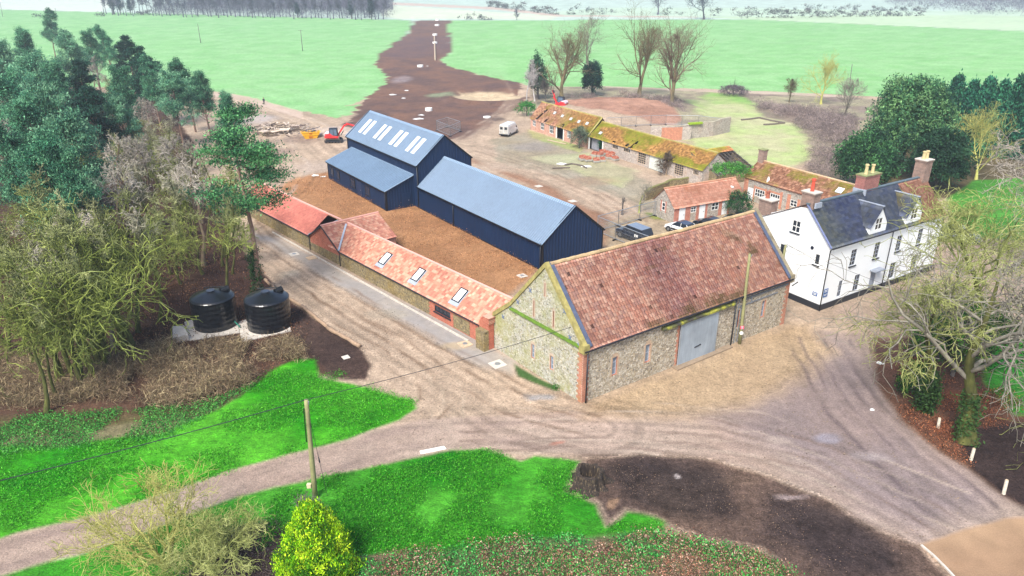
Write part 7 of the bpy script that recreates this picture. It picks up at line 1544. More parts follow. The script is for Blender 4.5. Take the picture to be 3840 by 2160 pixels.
def pine_tree(seed, H=16, cols=(C(58, 120, 90), C(88, 156, 114), C(44, 96, 74), C(118, 178, 134)), crown_from=.28, W=4.6, k1=40, name='pine_tree', leafn=44, up=.12, leafs=.30, flat=.6, tb='pine', upright=.9, cl=.42, trunk_r=.24, lean=(0, 0), top=1.0):
    rg = np.random.default_rng(seed); p0, r0 = grow(rg, np.zeros((1, 3)), np.array([[lean[0], lean[1], 1.]]), np.array([H * .97]), np.array([trunk_r]), 12, .03, .03, .2)
    lf = lambda t: (np.clip(1.12 - t, 0, 1) ** .62) * W / H * 1.15 * (.65 + .5 * ((t * 37) % 1))
    p, d, L, r, t = spawn(rg, p0, r0, np.array([H]), k1, crown_from, top, 1.2, lf, .45, .18, .12); p1, r1 = grow(rg, p, d, L, r, 6, .1, up, .3)
    p, d, L2, r, _ = spawn(rg, p1, r1, L, 6, .3, 1, .8, lambda t: .42 - .15 * t, .5, .25, .2); p2, r2 = grow(rg, p, d, L2, r, 3, .12, up, .4)
    e = np.concatenate([p2[:, -1], p2[:, -2], p1[:, -1], p0[:, -1], p0[:, -2]]); V, F, own = leaves(rg, e, leafn, cl, leafs, flat, upright, .38)
    root = thing(name, 'pine', 'tree'); npmesh('trunk', *tubes(p0, r0, 8), BK[tb], root, smooth=True); npmesh('branches', *join([tubes(p1, r1, 4), tubes(p2, r2, 3)]), BK[tb], root)
    npmesh('crown', V, F, LM, root, col=green_col(rg, own, len(F), cols)); return root
def blob_crown(rg, cx, n, rx, ry, rz, cz, shell=.5):
    d = norm(rg.normal(size=(n, 3))); rr = rg.uniform(shell, 1, (n, 1)) ** .7; d[:, 2] = np.where(d[:, 2] < -.6, -d[:, 2], d[:, 2]); lump = 1 + .22 * (vnoise(d[:, 0] * 3 + 5, d[:, 1] * 3 + d[:, 2] * 4 + 5, cx) - .5) * 2
    return d * rr * lump[:, None] * np.array([rx, ry, rz]) + np.array([0, 0, cz])
def broad_evergreen(label, seed, H, Rr, cols, n=900, leafn=26, leafs=.34, cat='tree', name='evergreen_tree', hang=0, cl=.34, twigs='dark', bottom=0.0):
    rg = np.random.default_rng(seed); root = thing(name, label, cat); p0, r0 = grow(rg, np.zeros((1, 3)), np.array([[0, 0, 1.]]), np.array([H * .8]), np.array([.05 + H * .02]), 6, .04, .02, .3)
    p, d, L, r, _ = spawn(rg, p0, r0, np.array([Rr * 1.1]), 24, .1, 1, .9, lambda t: 1 - t * .4, .5); p1, r1 = grow(rg, p, d, L, r, 4, .1, .1, .3)
    npmesh('trunk', *tubes(p0, r0, 8), BK[twigs], root, smooth=True); npmesh('branches', *tubes(p1, r1, 4), BK[twigs], root)
    c = blob_crown(rg, seed, n, Rr, Rr, (H - bottom) / 2, bottom + (H - bottom) / 2, .35); k = 1 - .25 * np.clip(c[:, 2] / H - .5, 0, 1); c[:, :2] *= k[:, None]
    V, F, own = leaves(rg, c, leafn, cl, leafs, 1.0 + hang, -hang * 1.5, .42); npmesh('crown', V, F, LM, root, col=green_col(rg, own, len(F), cols, .4)); return root
def spire(label, seed, H, Rr, cols, n=700, leafn=12, leafs=.3, name='conifer_tree', cat='tree', upright=1.6, pw=.75, cl=.16):
    rg = np.random.default_rng(seed); root = thing(name, label, cat); p0, r0 = grow(rg, np.zeros((1, 3)), np.array([[0, 0, 1.]]), np.array([H * .96]), np.array([.03 + H * .014]), 6, .02, .02, .15)
    npmesh('trunk', *tubes(p0, r0, 8), BK['dark'], root, smooth=True); t = rg.random(n) ** 1.25; a = rg.random(n) * 6.283; lump = 1 + .35 * (vnoise(a * 1.6, t * 7, seed) - .5)
    rr = Rr * np.clip(1 - t, .02, 1) ** pw * lump * rg.uniform(.45, 1, n) ** .4; c = np.stack([np.cos(a) * rr, np.sin(a) * rr, .1 + t * H * .98], 1)
    V, F, own = leaves(rg, c, leafn, cl, leafs, 1.3, upright, .4); npmesh('crown', V, F, LM, root, col=green_col(rg, own, len(F), cols, .35)); return root
def at_top(x, y, h): return P(x * KD, y * KD, h)         # tree whose top (height h) shows here in the survey
def fixed(o, p, rz=0, s=1): o.location = p; o.rotation_euler = (0, 0, rz); o.scale = (s, s, s); return o
def root_at(x, y, h): p = at_top(x, y, h); return Vector((p.x, p.y, 0))

# --- pines of the left wood
PN = [pine_tree(101, 16), pine_tree(102, 17, W=4.0, k1=42), pine_tree(103, 15, W=5.0, cols=(C(74, 132, 104), C(114, 172, 132), C(58, 110, 88), C(134, 184, 144))), pine_tree(104, 16, cols=(C(30, 74, 60), C(46, 96, 72), C(24, 58, 50)), W=4.2, flat=.35, up=-.02, leafs=.36, name='fir_tree')]
PINES = [(112, 28, 17, 1, 'tallest pine of the wood, its tip against the field at far left'), (48, 82, 16, 0, 'pine behind left edge with a rounded top'), (-8, 120, 16, 2, 'pine cut by the left edge of the photo, upper one'), (170, 88, 16, 2, 'pine just right of the tallest pine'), (222, 84, 15, 0, 'pine between the tallest pine and the bare patch'),
  (262, 70, 15.5, 1, 'pine with upright candle shoots behind the bare patch'), (318, 96, 15.5, 3, 'dark fir on the ridge line of the wood'), (338, 125, 15.5, 3, 'dark dense fir nearest the field edge'), (372, 150, 14, 1, 'pine beside the dark fir on the slope of the wood'), (462, 155, 14, 1, 'pine at the wood corner with candle shoots against the field'), (505, 190, 12, 0, 'lower pine on the right shoulder of the corner pine'), (430, 190, 13, 2, 'pine on the left shoulder of the corner pine'), (560, 240, 10, 0, 'small pine above the dirt track end'),
  (75, 150, 16, 2, 'broad pale pine in the second row'), (140, 170, 15, 0, 'mid green pine behind the bare patch, left'), (20, 195, 16, 0, 'pine low at the left edge over pale field'), (205, 160, 15, 3, 'dark fir at the centre of the wood'), (225, 225, 14, 3, 'broad flat topped dark fir below the bare patch'), (110, 225, 16, 2, 'blue green pine left of the flat topped fir'), (60, 260, 15, 0, 'pine over the pale bare crowns at left'),
  (150, 310, 15, 2, 'big green pine low on the left of the wood'), (90, 345, 15, 1, 'green pine at the foot of the left group'), (165, 400, 13, 0, 'lowest green pine above the mossy trunks'), (20, 330, 14, 1, 'green pine touching the left edge, lower one'), (290, 180, 14, 0, 'pine beside the pale bare patch, right'), (300, 250, 12, 2, 'pine in the hollow among bare crowns')]
for i, (x, y, h, k, lb) in enumerate(PINES):
    pr_ = PN[k]; base_h = [16, 17, 15, 16][k]; place(pr_, USED, root_at(x, y, h), i * 1.7, h / base_h, lb, 'pines and firs of the left wood')
big = pine_tree(140, 17.2, cols=(C(48, 102, 66), C(74, 136, 82), C(36, 80, 56), C(98, 158, 98)), crown_from=.45, W=6.4, k1=24, leafn=64, flat=.3, up=.03, leafs=.26, cl=.6, trunk_r=.3, upright=.6, lean=(.075, 0))
place(big, USED, D(650, 738), .4, 1.0, 'big Scots pine with layered crown over the tiled range end')
iv = tag(bpy.data.objects[big.name], cat='tree')
rgx = np.random.default_rng(5); cc = np.stack([rgx.normal(0, .3, 260), rgx.normal(0, .3, 260), rgx.uniform(0, 5, 260)], 1); V, F, ow = leaves(rgx, cc, 8, .12, .2); npmesh('ivy', V, F, LM, big, col=green_col(rgx, ow, len(F), (C(34, 66, 36), C(50, 88, 44))), world=False)
# --- bare trees of the left wood
BK0 = dict(k2=6, k3=5, k4=1, twig=.024, up=.03)
BT = [bare_tree('bare_tree', 'b', 'tree', 201, 'trunkmoss', 'woodlow', H=14, k1=11, first=.5, trunk_r=.2, wander=.26, spread=.95, ang=.75, **BK0), bare_tree('bare_tree', 'b', 'tree', 202, 'trunkmoss', 'wood', H=15, k1=12, first=.5, wander=.3, trunk_r=.2, spread=1.0, ang=.75, **BK0), bare_tree('bare_tree', 'b', 'tree', 203, 'brown', 'woodhigh', H=14, k1=13, first=.5, spread=1.05, wander=.3, droop=.03, **BK0),
      bare_tree('bare_tree', 'b', 'tree', 204, 'trunkmoss', 'woodlow', H=12, k1=9, first=.3, spread=1.7, wander=.32, droop=.05, **BK0), bare_tree('bare_tree', 'b', 'tree', 205, 'dark', 'woodhigh', H=15, k1=14, first=.78, spread=1.25, wander=.28, droop=.16, **BK0)]
def clear(p):
    for tc in (tc1, tc2):
        if abs(p.x - tc.x) < 4.8 and p.y < tc.y + 3: p.x = tc1.x - 5.5 - abs(p.x * 7 % 3)
    return p
WD = [(240, 135, 13, 2, 'pale bare crown in the gap behind the dark fir, left'), (275, 150, 13, 1, 'pale bare crown in the gap behind the dark fir, right'), (210, 120, 12, 2, 'small pale bare crown high in the pine gap'), (255, 185, 13, 1, 'pale bare crown in the middle of the gap'), (330, 210, 13, 2, 'pinkish bare crown between dark firs'),
  (385, 245, 13, 1, 'grey bare tree between corner pine and hollow'), (20, 250, 14, 2, 'bare grey crown at the left edge below the pines'), (240, 290, 14, 2, 'silver bare crown top left of the pale thicket'), (300, 290, 14, 1, 'silver bare crown at the top of the pale thicket'), (355, 285, 14, 2, 'silver bare crown near the hollow pines'), (410, 290, 14, 1, 'silver bare crown top middle of the thicket'), (460, 290, 14, 2, 'silver bare crown below the corner pine'), (505, 300, 13, 1, 'silver bare crown beside the big pine top'),
  (260, 340, 14, 1, 'silver bare crown second row left'), (330, 345, 14, 2, 'silver bare crown second row centre left'), (395, 350, 14, 1, 'silver bare crown second row centre'), (455, 355, 14, 2, 'silver bare crown second row right'), (515, 365, 13, 0, 'mossy bare crown left of the big pine crown'), (250, 410, 14, 1, 'silver bare crown third row left'), (320, 415, 14, 0, 'mossy bare crown third row centre left'), (390, 420, 14, 1, 'silver bare crown third row centre'), (460, 430, 14, 0, 'mossy bare crown third row right'), (520, 440, 12, 0, 'mossy bare crown near the big pine trunk'),
  (40, 390, 14, 0, 'mossy green bare tree at the left edge, upper'), (110, 440, 13, 3, 'mossy spreading bare tree under the pines'), (60, 480, 13, 0, 'mossy bare tree at left below the pines'), (160, 490, 13, 0, 'mossy bare tree left of the grey leaning trunk'), (300, 500, 13, 3, 'mossy forked bare tree right of the grey trunk'), (360, 505, 13, 1, 'grey mossy bare tree centre of the wood'), (430, 500, 13, 3, 'mossy bare tree centre right of the wood'), (500, 500, 12, 0, 'mossy bare tree near the track edge'), (560, 490, 11, 0, 'thin mossy tree beside the track'),
  (30, 560, 12, 3, 'mossy bare tree low at the left edge'), (105, 560, 12, 0, 'tall mossy trunk at front left of the wood'), (0, 650, 11, 0, 'mossy tree cut by the left edge, lowest'), (270, 600, 11, 3, 'mossy bare tree front centre'), (345, 610, 11, 3, 'mossy spreading tree left of the tanks'), (425, 590, 11, 3, 'mossy branching tree overhanging the left tank'), (505, 560, 11, 0, 'mossy tree behind the left tank'), (190, 640, 9, 3, 'low mossy tree at the front edge of the wood'), (330, 700, 8, 3, 'low mossy tree left of the concrete block'), (60, 700, 9, 0, 'low mossy sapling at front left'), (545, 520, 12, 3, 'mossy spreading tree beside the big pine trunk')]
for i, (x, y, h, k, lb) in enumerate(WD):
    h *= 1.0 if y < 380 else 1.12; place(BT[k], USED, clear(root_at(x, y, h)), i * 2.3, (h * .92 / [14, 15, 14, 12, 15][k],) * 2 + (h / [14, 15, 14, 12, 15][k],), lb, 'bare trees of the left wood')
fixed(BT[4], D(287, 876), 1.0, .92); USED.add(BT[4].name); tag(BT[4], 'grey bare tree with a tall leaning branchless trunk', 'tree', 'bare trees of the left wood')
rg3 = random.Random(31); n_ = 0; wood = PD((-60, 960), (330, 930), (400, 700), (430, 620), (520, 600), (540, 560), (480, 440), (300, 380), (-60, 420)); WA = [[p.x, p.y] for p in wood]
while n_ < 40:
    x_, y_ = rg3.uniform(-62, -18), rg3.uniform(50, 125)
    if poly_sd(np.array([x_]), np.array([y_]), wood, np.zeros(1), np.zeros(1))[0] < 1: continue
    place(BT[rg3.choice((0, 0, 1, 3))], USED, clear(Vector((x_, y_, 0))), rg3.uniform(0, 6), rg3.uniform(.6, .95), 'mossy bare tree among the inner stems of the left wood', 'bare trees of the left wood'); n_ += 1
for i, (x, y) in enumerate(((455, 715), (510, 690), (560, 670), (480, 650), (585, 690), (430, 690), (530, 620), (575, 620), (490, 590), (400, 740))):
    place(BT[(0, 3, 1, 0)[i % 4]], USED, D(x, y), i * 1.9, .62 + .05 * (i % 4), 'mossy bare tree among the inner stems of the left wood', 'bare trees of the left wood')
# --- right hand bare trees by the road
fixed(bare_tree('bare_tree', 'big leaning mossy tree at the right with forked trunk and wide bare crown', 'tree', 311, 'trunkmoss', 'grey', ivy=4.5, H=16, trunk_r=.5, first=.34, k1=12, k2=7, k3=6, k4=2, spread=2.0, lean=(.16, .2), wander=.24, droop=.08, twig=.019, up=0), D(2432, 1112), 1.1)
fixed(bare_tree('bare_tree', 'thin ivy clad bare tree behind the farthest white marker post', 'tree', 312, 'trunkmoss', 'moss', ivy=4, H=14, trunk_r=.24, first=.4, k1=12, k2=7, k3=6, k4=2, spread=1.7, wander=.24, droop=.08, twig=.018, up=0), D(2325, 1035), 2.0)
fixed(bare_tree('bare_tree', 'mossy bare tree whose grey crown screens the white house front', 'tree', 313, 'trunkmoss', 'moss', H=16, trunk_r=.36, first=.4, k1=14, k2=7, k3=6, k4=3, spread=2.0, wander=.26, droop=.08, twig=.02, up=0), Vector((39.5, 55, 0)), .4)
fixed(bare_tree('bare_tree', 'pale silver crowned tree at the right edge beyond the house', 'tree', 314, 'trunkmoss', 'woodhigh', H=16, trunk_r=.36, first=.4, k1=15, k2=8, k3=6, k4=2, spread=1.9, wander=.26, droop=.08, twig=.024, up=0), Vector((57.5, 75, 0)), .9)
fixed(bare_tree('bare_tree', 'tree at the right edge whose lower boughs hang over black soil', 'tree', 315, 'trunkmoss', 'moss', H=15, trunk_r=.4, first=.3, k1=12, k2=7, k3=6, k4=2, spread=1.9, lean=(-.1, 0), wander=.24, droop=.12, twig=.018, up=0), Vector((41.5, 45.5, 0)), .2)
# --- pond side willows and other mid distance trees
def mid(label, x, y, H, seed, tb='willow', cb='willow', **kw):
    if kw.get('stems'): kw.update(stems=1, first=.13, trunk_r=.5, spread=1.55, ang=.6, up=.07, k1=16, shape='round')
    k = dict(H=H, trunk_r=.35, first=.18, k1=13, k2=7, k3=6, k4=3, spread=1.25, ang=.55, up=.06, wander=.11, twig=.015); k.update(kw); return fixed(bare_tree('bare_tree', label, 'tree', seed, tb, cb, **k), D(x, y))
mid('bare willow with fanned brown branches beside the ivy covered tree', 1412, 252, 18, 401, stems=3, spread=.95, shape='vase')
mid('tallest bare tree with open pale crown and ivy on its trunk', 1492, 240, 26, 402, 'grey', 'grey', shape='round', first=.3, ang=.75, up=.02, wander=.16, k3=5)
mid('dark multi stemmed bare willow behind the pink mound', 1607, 244, 22, 403, stems=4, spread=.9, shape='vase')
mid('reddish bare willow at the right end of the mound', 1690, 272, 21, 404, 'willow', 'brown', stems=4, spread=1.0, shape='vase')
mid('slender white stemmed birch left of the willows', 1322, 268, 13, 405, 'birch', 'birch', trunk_r=.18, first=.3, spread=.7)
mid('second slender birch leaning behind the first', 1345, 255, 12, 406, 'birch', 'dark', trunk_r=.16, first=.3, spread=.7)
mid('small bare shrub like tree at the foot of the birches', 1372, 262, 7, 407, 'dark', 'dark', trunk_r=.1)
mid('pale yellow green bare tree in the scrub behind the paddock', 2065, 262, 12, 408, 'yellow', 'yellow', trunk_r=.25, spread=1.6, ang=.8)
mid('grey bare tree at the right of the yellow green one', 2125, 295, 10, 409, 'grey', 'grey', trunk_r=.2, first=.05, spread=1.5, ang=.8)
mid('small thorny bare tree left of the yellow green one', 1985, 258, 7, 410, 'willow', 'willow', trunk_r=.15)
mid('pale bare tree before the dark conifers', 2455, 452, 12, 411, 'yellow', 'yellow', trunk_r=.2, first=.08, k3=6, spread=1.6, ang=.8)
mid('small twisted bare tree beside the rubble wall', 1608, 535, 5, 412, 'moss', 'grey', trunk_r=.12, first=.1, twig=.012, k1=7, k2=5, k3=4, k4=0, up=0, wander=.22)
mid('broken leafless stump tree at the end of the rubble wall', 1565, 540, 3.2, 413, 'dark', 'dark', trunk_r=.14, first=.3, twig=.012, k1=6, k2=4, k3=4, k4=0, up=0, wander=.22)
fixed(broad_evergreen('dark ivy column covering the trunk of the tallest bare tree', 421, 9, 2.7, (C(28, 66, 58), C(40, 84, 66), C(22, 50, 46)), 380, 20, .45), D(1488, 242))
fixed(broad_evergreen('dark pine between the birches and the brown willow', 422, 11, 2.6, (C(40, 84, 64), C(60, 108, 76)), 240, 20, .45), D(1352, 250))
fixed(broad_evergreen('tall rounded dark evergreen with drooping foliage behind the house', 431, 16, 5.9, (C(56, 100, 68), C(84, 132, 84), C(40, 78, 56), C(112, 152, 98)), 1500, 30, .42, hang=.5), D(2262, 440))
fixed(broad_evergreen('lower spreading evergreen at the foot of the tall rounded one', 432, 8.5, 4.4, (C(56, 104, 66), C(82, 136, 80), C(38, 76, 52)), 800, 28, .4, hang=.4), D(2165, 478))
fixed(broad_evergreen('dark evergreen filling the gap right of the tall rounded one', 433, 9, 4.2, (C(30, 62, 44), C(44, 80, 52)), 650, 26, .42), D(2350, 478))
sp = spire('c', 441, 13, 3.0, (C(28, 88, 70), C(46, 116, 86), C(20, 66, 56), C(64, 136, 96)), 900, 14, .5, pw=.6, cl=.3)
for i, (x, y, s, lb) in enumerate(((2335, 360, .85, 'first conifer of the dark row, beside the tall evergreen'), (2372, 372, 1.0, 'second conifer of the dark row from the left'), (2410, 378, .95, 'third conifer of the dark row from the left'), (2446, 384, 1.0, 'fourth conifer of the dark row from the left'), (2484, 388, .98, 'fifth conifer of the dark row, behind the pale bare tree'), (2522, 390, 1.05, 'sixth conifer of the dark row from the left'), (2560, 396, .95, 'seventh conifer, last whole one in the dark row'), (2600, 400, 1.05, 'conifer cut by the right edge of the photo'))): place(sp, USED, D(x, y), i, s, lb, 'row of dark conifers')
# --- shrubs
def shrub(label, p, H, Rr, cols, seed, n=260, leafn=16, leafs=.2, name='shrub', cl=.16): return fixed(broad_evergreen(label, seed, H, Rr, cols, n, leafn, leafs, 'shrub', name, cl=cl), p)
G1 = (C(60, 110, 62), C(84, 138, 76), C(44, 86, 52))
shrub('green bush in front of the outbuilding doors', D(1853, 540), 3.2, 2.2, (C(36, 82, 48), C(56, 108, 58), C(26, 60, 40)), 501)
o = shrub('green climber growing over the outbuilding roof corner', D(1832, 498), 1.7, 2.9, (C(70, 140, 50), C(96, 164, 66), C(50, 110, 44)), 502); o.location.z = 3.4
shrub('grey green bush before the derelict range', P(2172, 556), 4.2, 2.1, (C(96, 112, 92), C(120, 132, 108), C(74, 90, 76)), 503)
o = shrub('ivy clump hanging over the derelict doorway', P(2266, 566), 3.2, 1.3, (C(34, 96, 60), C(50, 116, 70)), 504)
shrub('bright green laurel at the far end of the derelict range', D(1325, 292), 3.5, 2.6, (C(60, 150, 60), C(84, 176, 76), C(40, 110, 50)), 505)
shrub('small low dark bush alone by the field track', D(1844, 240), 2.6, 4.2, (C(108, 96, 108), C(130, 116, 122)), 506, 500, 20, .18)
fixed(bare_tree('shrub', 'brown leafless climber on the derelict range wall', 'shrub', 507, 'brown', 'brown', H=5, trunk_r=.12, first=.08, k1=16, spread=1.0, droop=.1, twig=.02), P(2497, 658))
YC = (C(130, 190, 14), C(176, 220, 30), C(84, 150, 18), C(206, 236, 50), C(56, 110, 18))
o = fixed(spire('bright yellow green conifer bush at the bottom of the photo', 511, 4.7, 2.25, YC, 620, 60, .15, 'conifer_bush', 'shrub', 1.8, .6, .15), D(800, 1440)); o.location.z = -.2
fixed(bare_tree('shrub', 'grey twiggy dead shrub behind the yellow green conifer', 'shrub', 512, 'grey', 'grey', H=3, trunk_r=.06, first=.05, k1=18, k2=7, k3=5, k4=3, spread=1.2, twig=.008), D(806, 1325))
fixed(bare_tree('shrub', 'wide yellow green leafless bush sprawling over the lane, bottom left', 'shrub', 513, 'yellow', 'yellow', H=5.2, trunk_r=.12, first=.04, k1=7, k2=5, k3=5, k4=2, spread=1.9, ang=.8, up=.05, wander=.14, twig=.011, stems=5, shape='vase'), D(420, 1425))
fixed(bare_tree('shrub', 'low tangled mossy bush at the bottom edge left of the conifer', 'shrub', 514, 'moss', 'moss', H=4, trunk_r=.12, first=.04, k1=11, k2=7, k3=6, k4=2, spread=1.9, ang=1.1, up=0, wander=.24, twig=.010, stems=3, shape='vase'), D(545, 1440))
for i, (x, y, h, s_, lb) in enumerate(((2300, 1000, 2.6, 1.6, 'ivy bush at the foot of the thin tree'), (2395, 945, 6.0, 3.0, 'tall dark green holly between the two roadside trees'), (2330, 905, 4.0, 2.2, 'green bush left of the holly'), (2470, 930, 5.5, 3.0, 'dark evergreen bush right of the holly'), (2430, 860, 4.5, 3.2, 'green bush behind the holly'))): shrub(lb, D(x, y), h, s_, (C(46, 92, 34), C(84, 136, 44), C(28, 60, 28)), 520 + i, 330, 16, .17, 'evergreen_bush')
# brambles and scrub masses that nobody could count
def mass(name, label, polys, n, leafn, hgt, cols, size, seed, spread=.4, twig=False, kind='stuff', cat='scrub', aspect=.45):
    rg = np.random.default_rng(seed); C0 = []
    for poly in polys:
        A = np.array([[p.x, p.y] for p in poly]); x0, y0 = A.min(0); x1, y1 = A.max(0); m = n; X_ = rg.uniform(x0, x1, m * 3); Y_ = rg.uniform(y0, y1, m * 3); sd_ = poly_sd(X_, Y_, poly, X_ * 0, Y_ * 0); k = (sd_ > 0) & (fbm(X_ / 2.5, Y_ / 2.5, seed, 3) > .42); X_, Y_ = X_[k][:m], Y_[k][:m]
        C0.append(np.stack([X_, Y_, hgt * rg.random(len(X_)) * (.4 + fbm(X_ / 4, Y_ / 4, seed + 1, 3))], 1))
    C0 = np.concatenate(C0); V, F, own = leaves(rg, C0, leafn, spread, size, .5, 0 if not twig else .6, aspect if not twig else .05)
    o = npmesh(name, V, F, LM, None, col=green_col(rg, own, len(F), cols, .5)); return tag(o, label, cat, kind=kind)
mass('scrub_thicket', 'purple brown leafless scrub around the paddock and pond', [PD((1430, 250), (1700, 262), (1720, 300), (1700, 285), (1600, 252), (1480, 256)), PD((1880, 262), (2150, 300), (2160, 420), (2060, 470), (2030, 430), (2050, 350), (1990, 310))], 2600, 22, 2.2, (C(150, 134, 134), C(172, 156, 148), C(128, 116, 112)), .8, 601, .7, True)
mass('scrub_thicket', 'brown bramble twigs along the front of the left wood', [PD((300, 930), (430, 850), (560, 870), (740, 860), (765, 900), (640, 965), (450, 1025), (300, 1020)), PD((-60, 900), (200, 930), (330, 900), (330, 1000), (100, 1020), (-60, 1020))], 1500, 24, .9, (C(150, 130, 104), C(112, 94, 76), C(176, 160, 124)), .6, 602, .45, True)
mass('fallen_leaves', 'brown leaf litter over the floor of the left wood', [PD((-100, 1020), (560, 990), (760, 895), (770, 800), (690, 730), (560, 600), (300, 560), (-100, 560))], 9000, 6, .06, (C(96, 66, 56), C(128, 88, 68), C(70, 50, 46), C(150, 112, 84)), .16, 603, .4)
mass('ivy_cover', 'green ivy ground cover between wood and lawn', [PD((-60, 1050), (280, 1035), (520, 1010), (660, 960), (420, 1105), (150, 1130), (-60, 1150))], 3800, 7, .12, (C(70, 150, 60), C(50, 116, 48), C(96, 170, 76)), .13, 604, .25)
mass('ivy_cover', 'mixed ivy and brown litter along the bottom edge', [PD((880, 1400), (1155, 1378), (1338, 1352), (1490, 1355), (1680, 1340), (1900, 1388), (2010, 1449), (2040, 1500), (820, 1500))], 3600, 10, .18, (C(56, 146, 58), C(90, 180, 92), C(34, 96, 40)), .12, 605, .22)
mass('fallen_leaves', 'pinkish brown dead leaves and stems along the bottom edge', [PD((980, 1392), (1338, 1352), (1490, 1355), (1680, 1338), (1900, 1388), (2010, 1449), (2040, 1500), (900, 1500))], 5200, 9, .07, (C(200, 146, 120), C(160, 110, 88), C(216, 180, 160), C(104, 74, 62)), .11, 606, .3)
mass('fallen_leaves', 'leaf litter under the roadside trees on the right', [PD((2210, 960), (2300, 900), (2480, 930), (2600, 1040), (2600, 1060), (2400, 1085), (2444, 1180), (2350, 1120), (2267, 1050))], 3000, 7, .05, (C(150, 88, 60), C(110, 70, 56), C(80, 56, 50), C(180, 120, 84)), .11, 607, .3)
mass('fallen_leaves', 'scattered pale leaves over the dark soil bed', [PD((1480, 1180), (1900, 1200), (2150, 1310), (2310, 1385), (2380, 1460), (2030, 1460), (1900, 1380), (1650, 1300))], 1500, 5, .04, (C(130, 104, 86), C(104, 82, 70), C(150, 128, 108)), .07, 608, .6)
mass('grass_tufts', 'short bright grass blades over the lawn in front of the lane', [PD((810, 1200), (1226, 1132), (1308, 1161), (1455, 1162), (1430, 1225), (1510, 1268), (1520, 1326), (1670, 1310), (1490, 1350), (1155, 1376), (905, 1390), (650, 1400), (690, 1250))], 14000, 6, .05, (C(40, 146, 14), C(74, 172, 32), C(28, 116, 16), C(96, 186, 52)), .14, 609, .22, aspect=.25)
mass('grass_tufts', 'short bright grass blades over the left lawn', [PD((-60, 1150), (420, 1090), (690, 935), (790, 905), (960, 985), (1045, 1012), (938, 1080), (650, 1168), (233, 1294), (-60, 1350))], 14000, 6, .05, (C(46, 156, 12), C(82, 180, 36), C(32, 124, 16), C(104, 192, 58)), .15, 610, .25, aspect=.25)
mass('earth_clods', 'brown clods over the courtyard beside the navy barn', [PD((740, 455), (830, 435), (980, 520), (1050, 518), (1360, 672), (1240, 765), (1100, 690), (950, 590), (720, 470))], 9000, 5, .03, (C(206, 152, 108), C(168, 120, 82), C(186, 136, 94), C(140, 98, 66)), .12, 621, .5, aspect=.5)
mass('fallen_leaves', 'dark dead leaves under the bottom left bush', [PD((480, 1400), (590, 1335), (700, 1310), (748, 1350), (735, 1470), (560, 1520), (400, 1500))], 1500, 9, .06, (C(100, 84, 84), C(130, 116, 118), C(70, 58, 58)), .1, 622, .3)
mass('weeds', 'green weeds along the foot of the barn gable', [PD((1288, 915), (1330, 932), (1412, 975), (1402, 984), (1300, 940))], 500, 10, .3, (C(50, 104, 40), C(72, 130, 52)), .16, 611, .2)
# stones and clods scattered over the dirt
rg = np.random.default_rng(77); pol = PD((600, 560), (720, 600), (1230, 860), (1400, 1000), (2000, 820), (2180, 850), (2350, 1130), (2560, 1300), (2300, 1370), (1900, 1180), (1230, 1128), (900, 1180), (1050, 1050), (930, 900), (700, 740)); A = np.array([[p.x, p.y] for p in pol])
X_ = rg.uniform(A[:, 0].min(), A[:, 0].max(), 9000); Y_ = rg.uniform(A[:, 1].min(), A[:, 1].max(), 9000); k = (poly_sd(X_, Y_, pol, X_ * 0, Y_ * 0) > 0) & (fbm(X_ / 5, Y_ / 5, 8, 3) > .48); c = np.stack([X_[k], Y_[k], X_[k] * 0 + .01], 1)
s = rg.uniform(.02, .06, (len(c), 1, 1)) ; tmpl = np.array([[-1, -.8, 0], [1, -.7, 0], [.8, .9, 0], [-.9, .8, 0], [0, 0, .9]]); V = c[:, None] + tmpl[None] * s * rg.uniform(.6, 1.3, (len(c), 5, 3)); idx = np.arange(len(c))[:, None, None] * 5 + np.array([[0, 1, 4], [1, 2, 4], [2, 3, 4], [3, 0, 4]])[None]
tag(npmesh('loose_stones', V.reshape(-1, 3), idx.reshape(-1, 3), attrmat('stone_bits', .9), None, col=np.repeat(np.array([C(150, 132, 116)]) * rg.uniform(.3, 1.1, (len(c), 1)), 5, 0)), 'small stones and clods scattered over the dirt track', 'stones', kind='stuff')

# --- far woods and hedges
FW = [bare_tree('bare_tree', 'f', 'tree', 701, 'far', 'far', H=22, trunk_r=.3, first=.35, k1=14, k2=6, k3=5, k4=0, twig=.05, spread=.62), bare_tree('bare_tree', 'f', 'tree', 702, 'far', 'far', H=20, trunk_r=.28, first=.3, k1=14, k2=6, k3=5, k4=0, twig=.05, spread=.7)]
ivt = broad_evergreen('dark ivy clad tree in the far wood', 703, 16, 2.2, (C(40, 64, 66), C(52, 80, 76)), 120, 14, .9, cl=.8, name='ivy_clad_tree')
rg2 = random.Random(12); n_ = 0
for i, x in enumerate(range(262, 972, 10)):
    yb = 34 + (x - 262) * .018; o = place(FW[i % 2], USED, D(x + rg2.uniform(-4, 4), yb + rg2.uniform(-2, 6)), rg2.uniform(0, 6), rg2.uniform(.8, 1.15), 'bare tree in the front row of the far left wood', 'trees of the far left wood')
for i, x in enumerate(range(480, 1000, 13)):
    place(FW[(i + 1) % 2], USED, D(x, 22 + rg2.uniform(-3, 4)), rg2.uniform(0, 6), rg2.uniform(.8, 1.1), 'bare tree in the rows behind the front of the far left wood', 'trees of the far left wood')
for i, (x, y, s) in enumerate(((286, 36, 1.0), (304, 37, .9), (330, 38, .8), (885, 48, .8), (935, 49, .9), (750, 46, .7))):
    place(ivt, USED, D(x, y), i, s, 'dark ivy clad trunk at the %s of the far left wood' % ('left end' if i < 3 else 'right part'), 'ivy clad trees of the far left wood')
BC = (C(104, 100, 116), C(124, 118, 132), C(84, 84, 104))
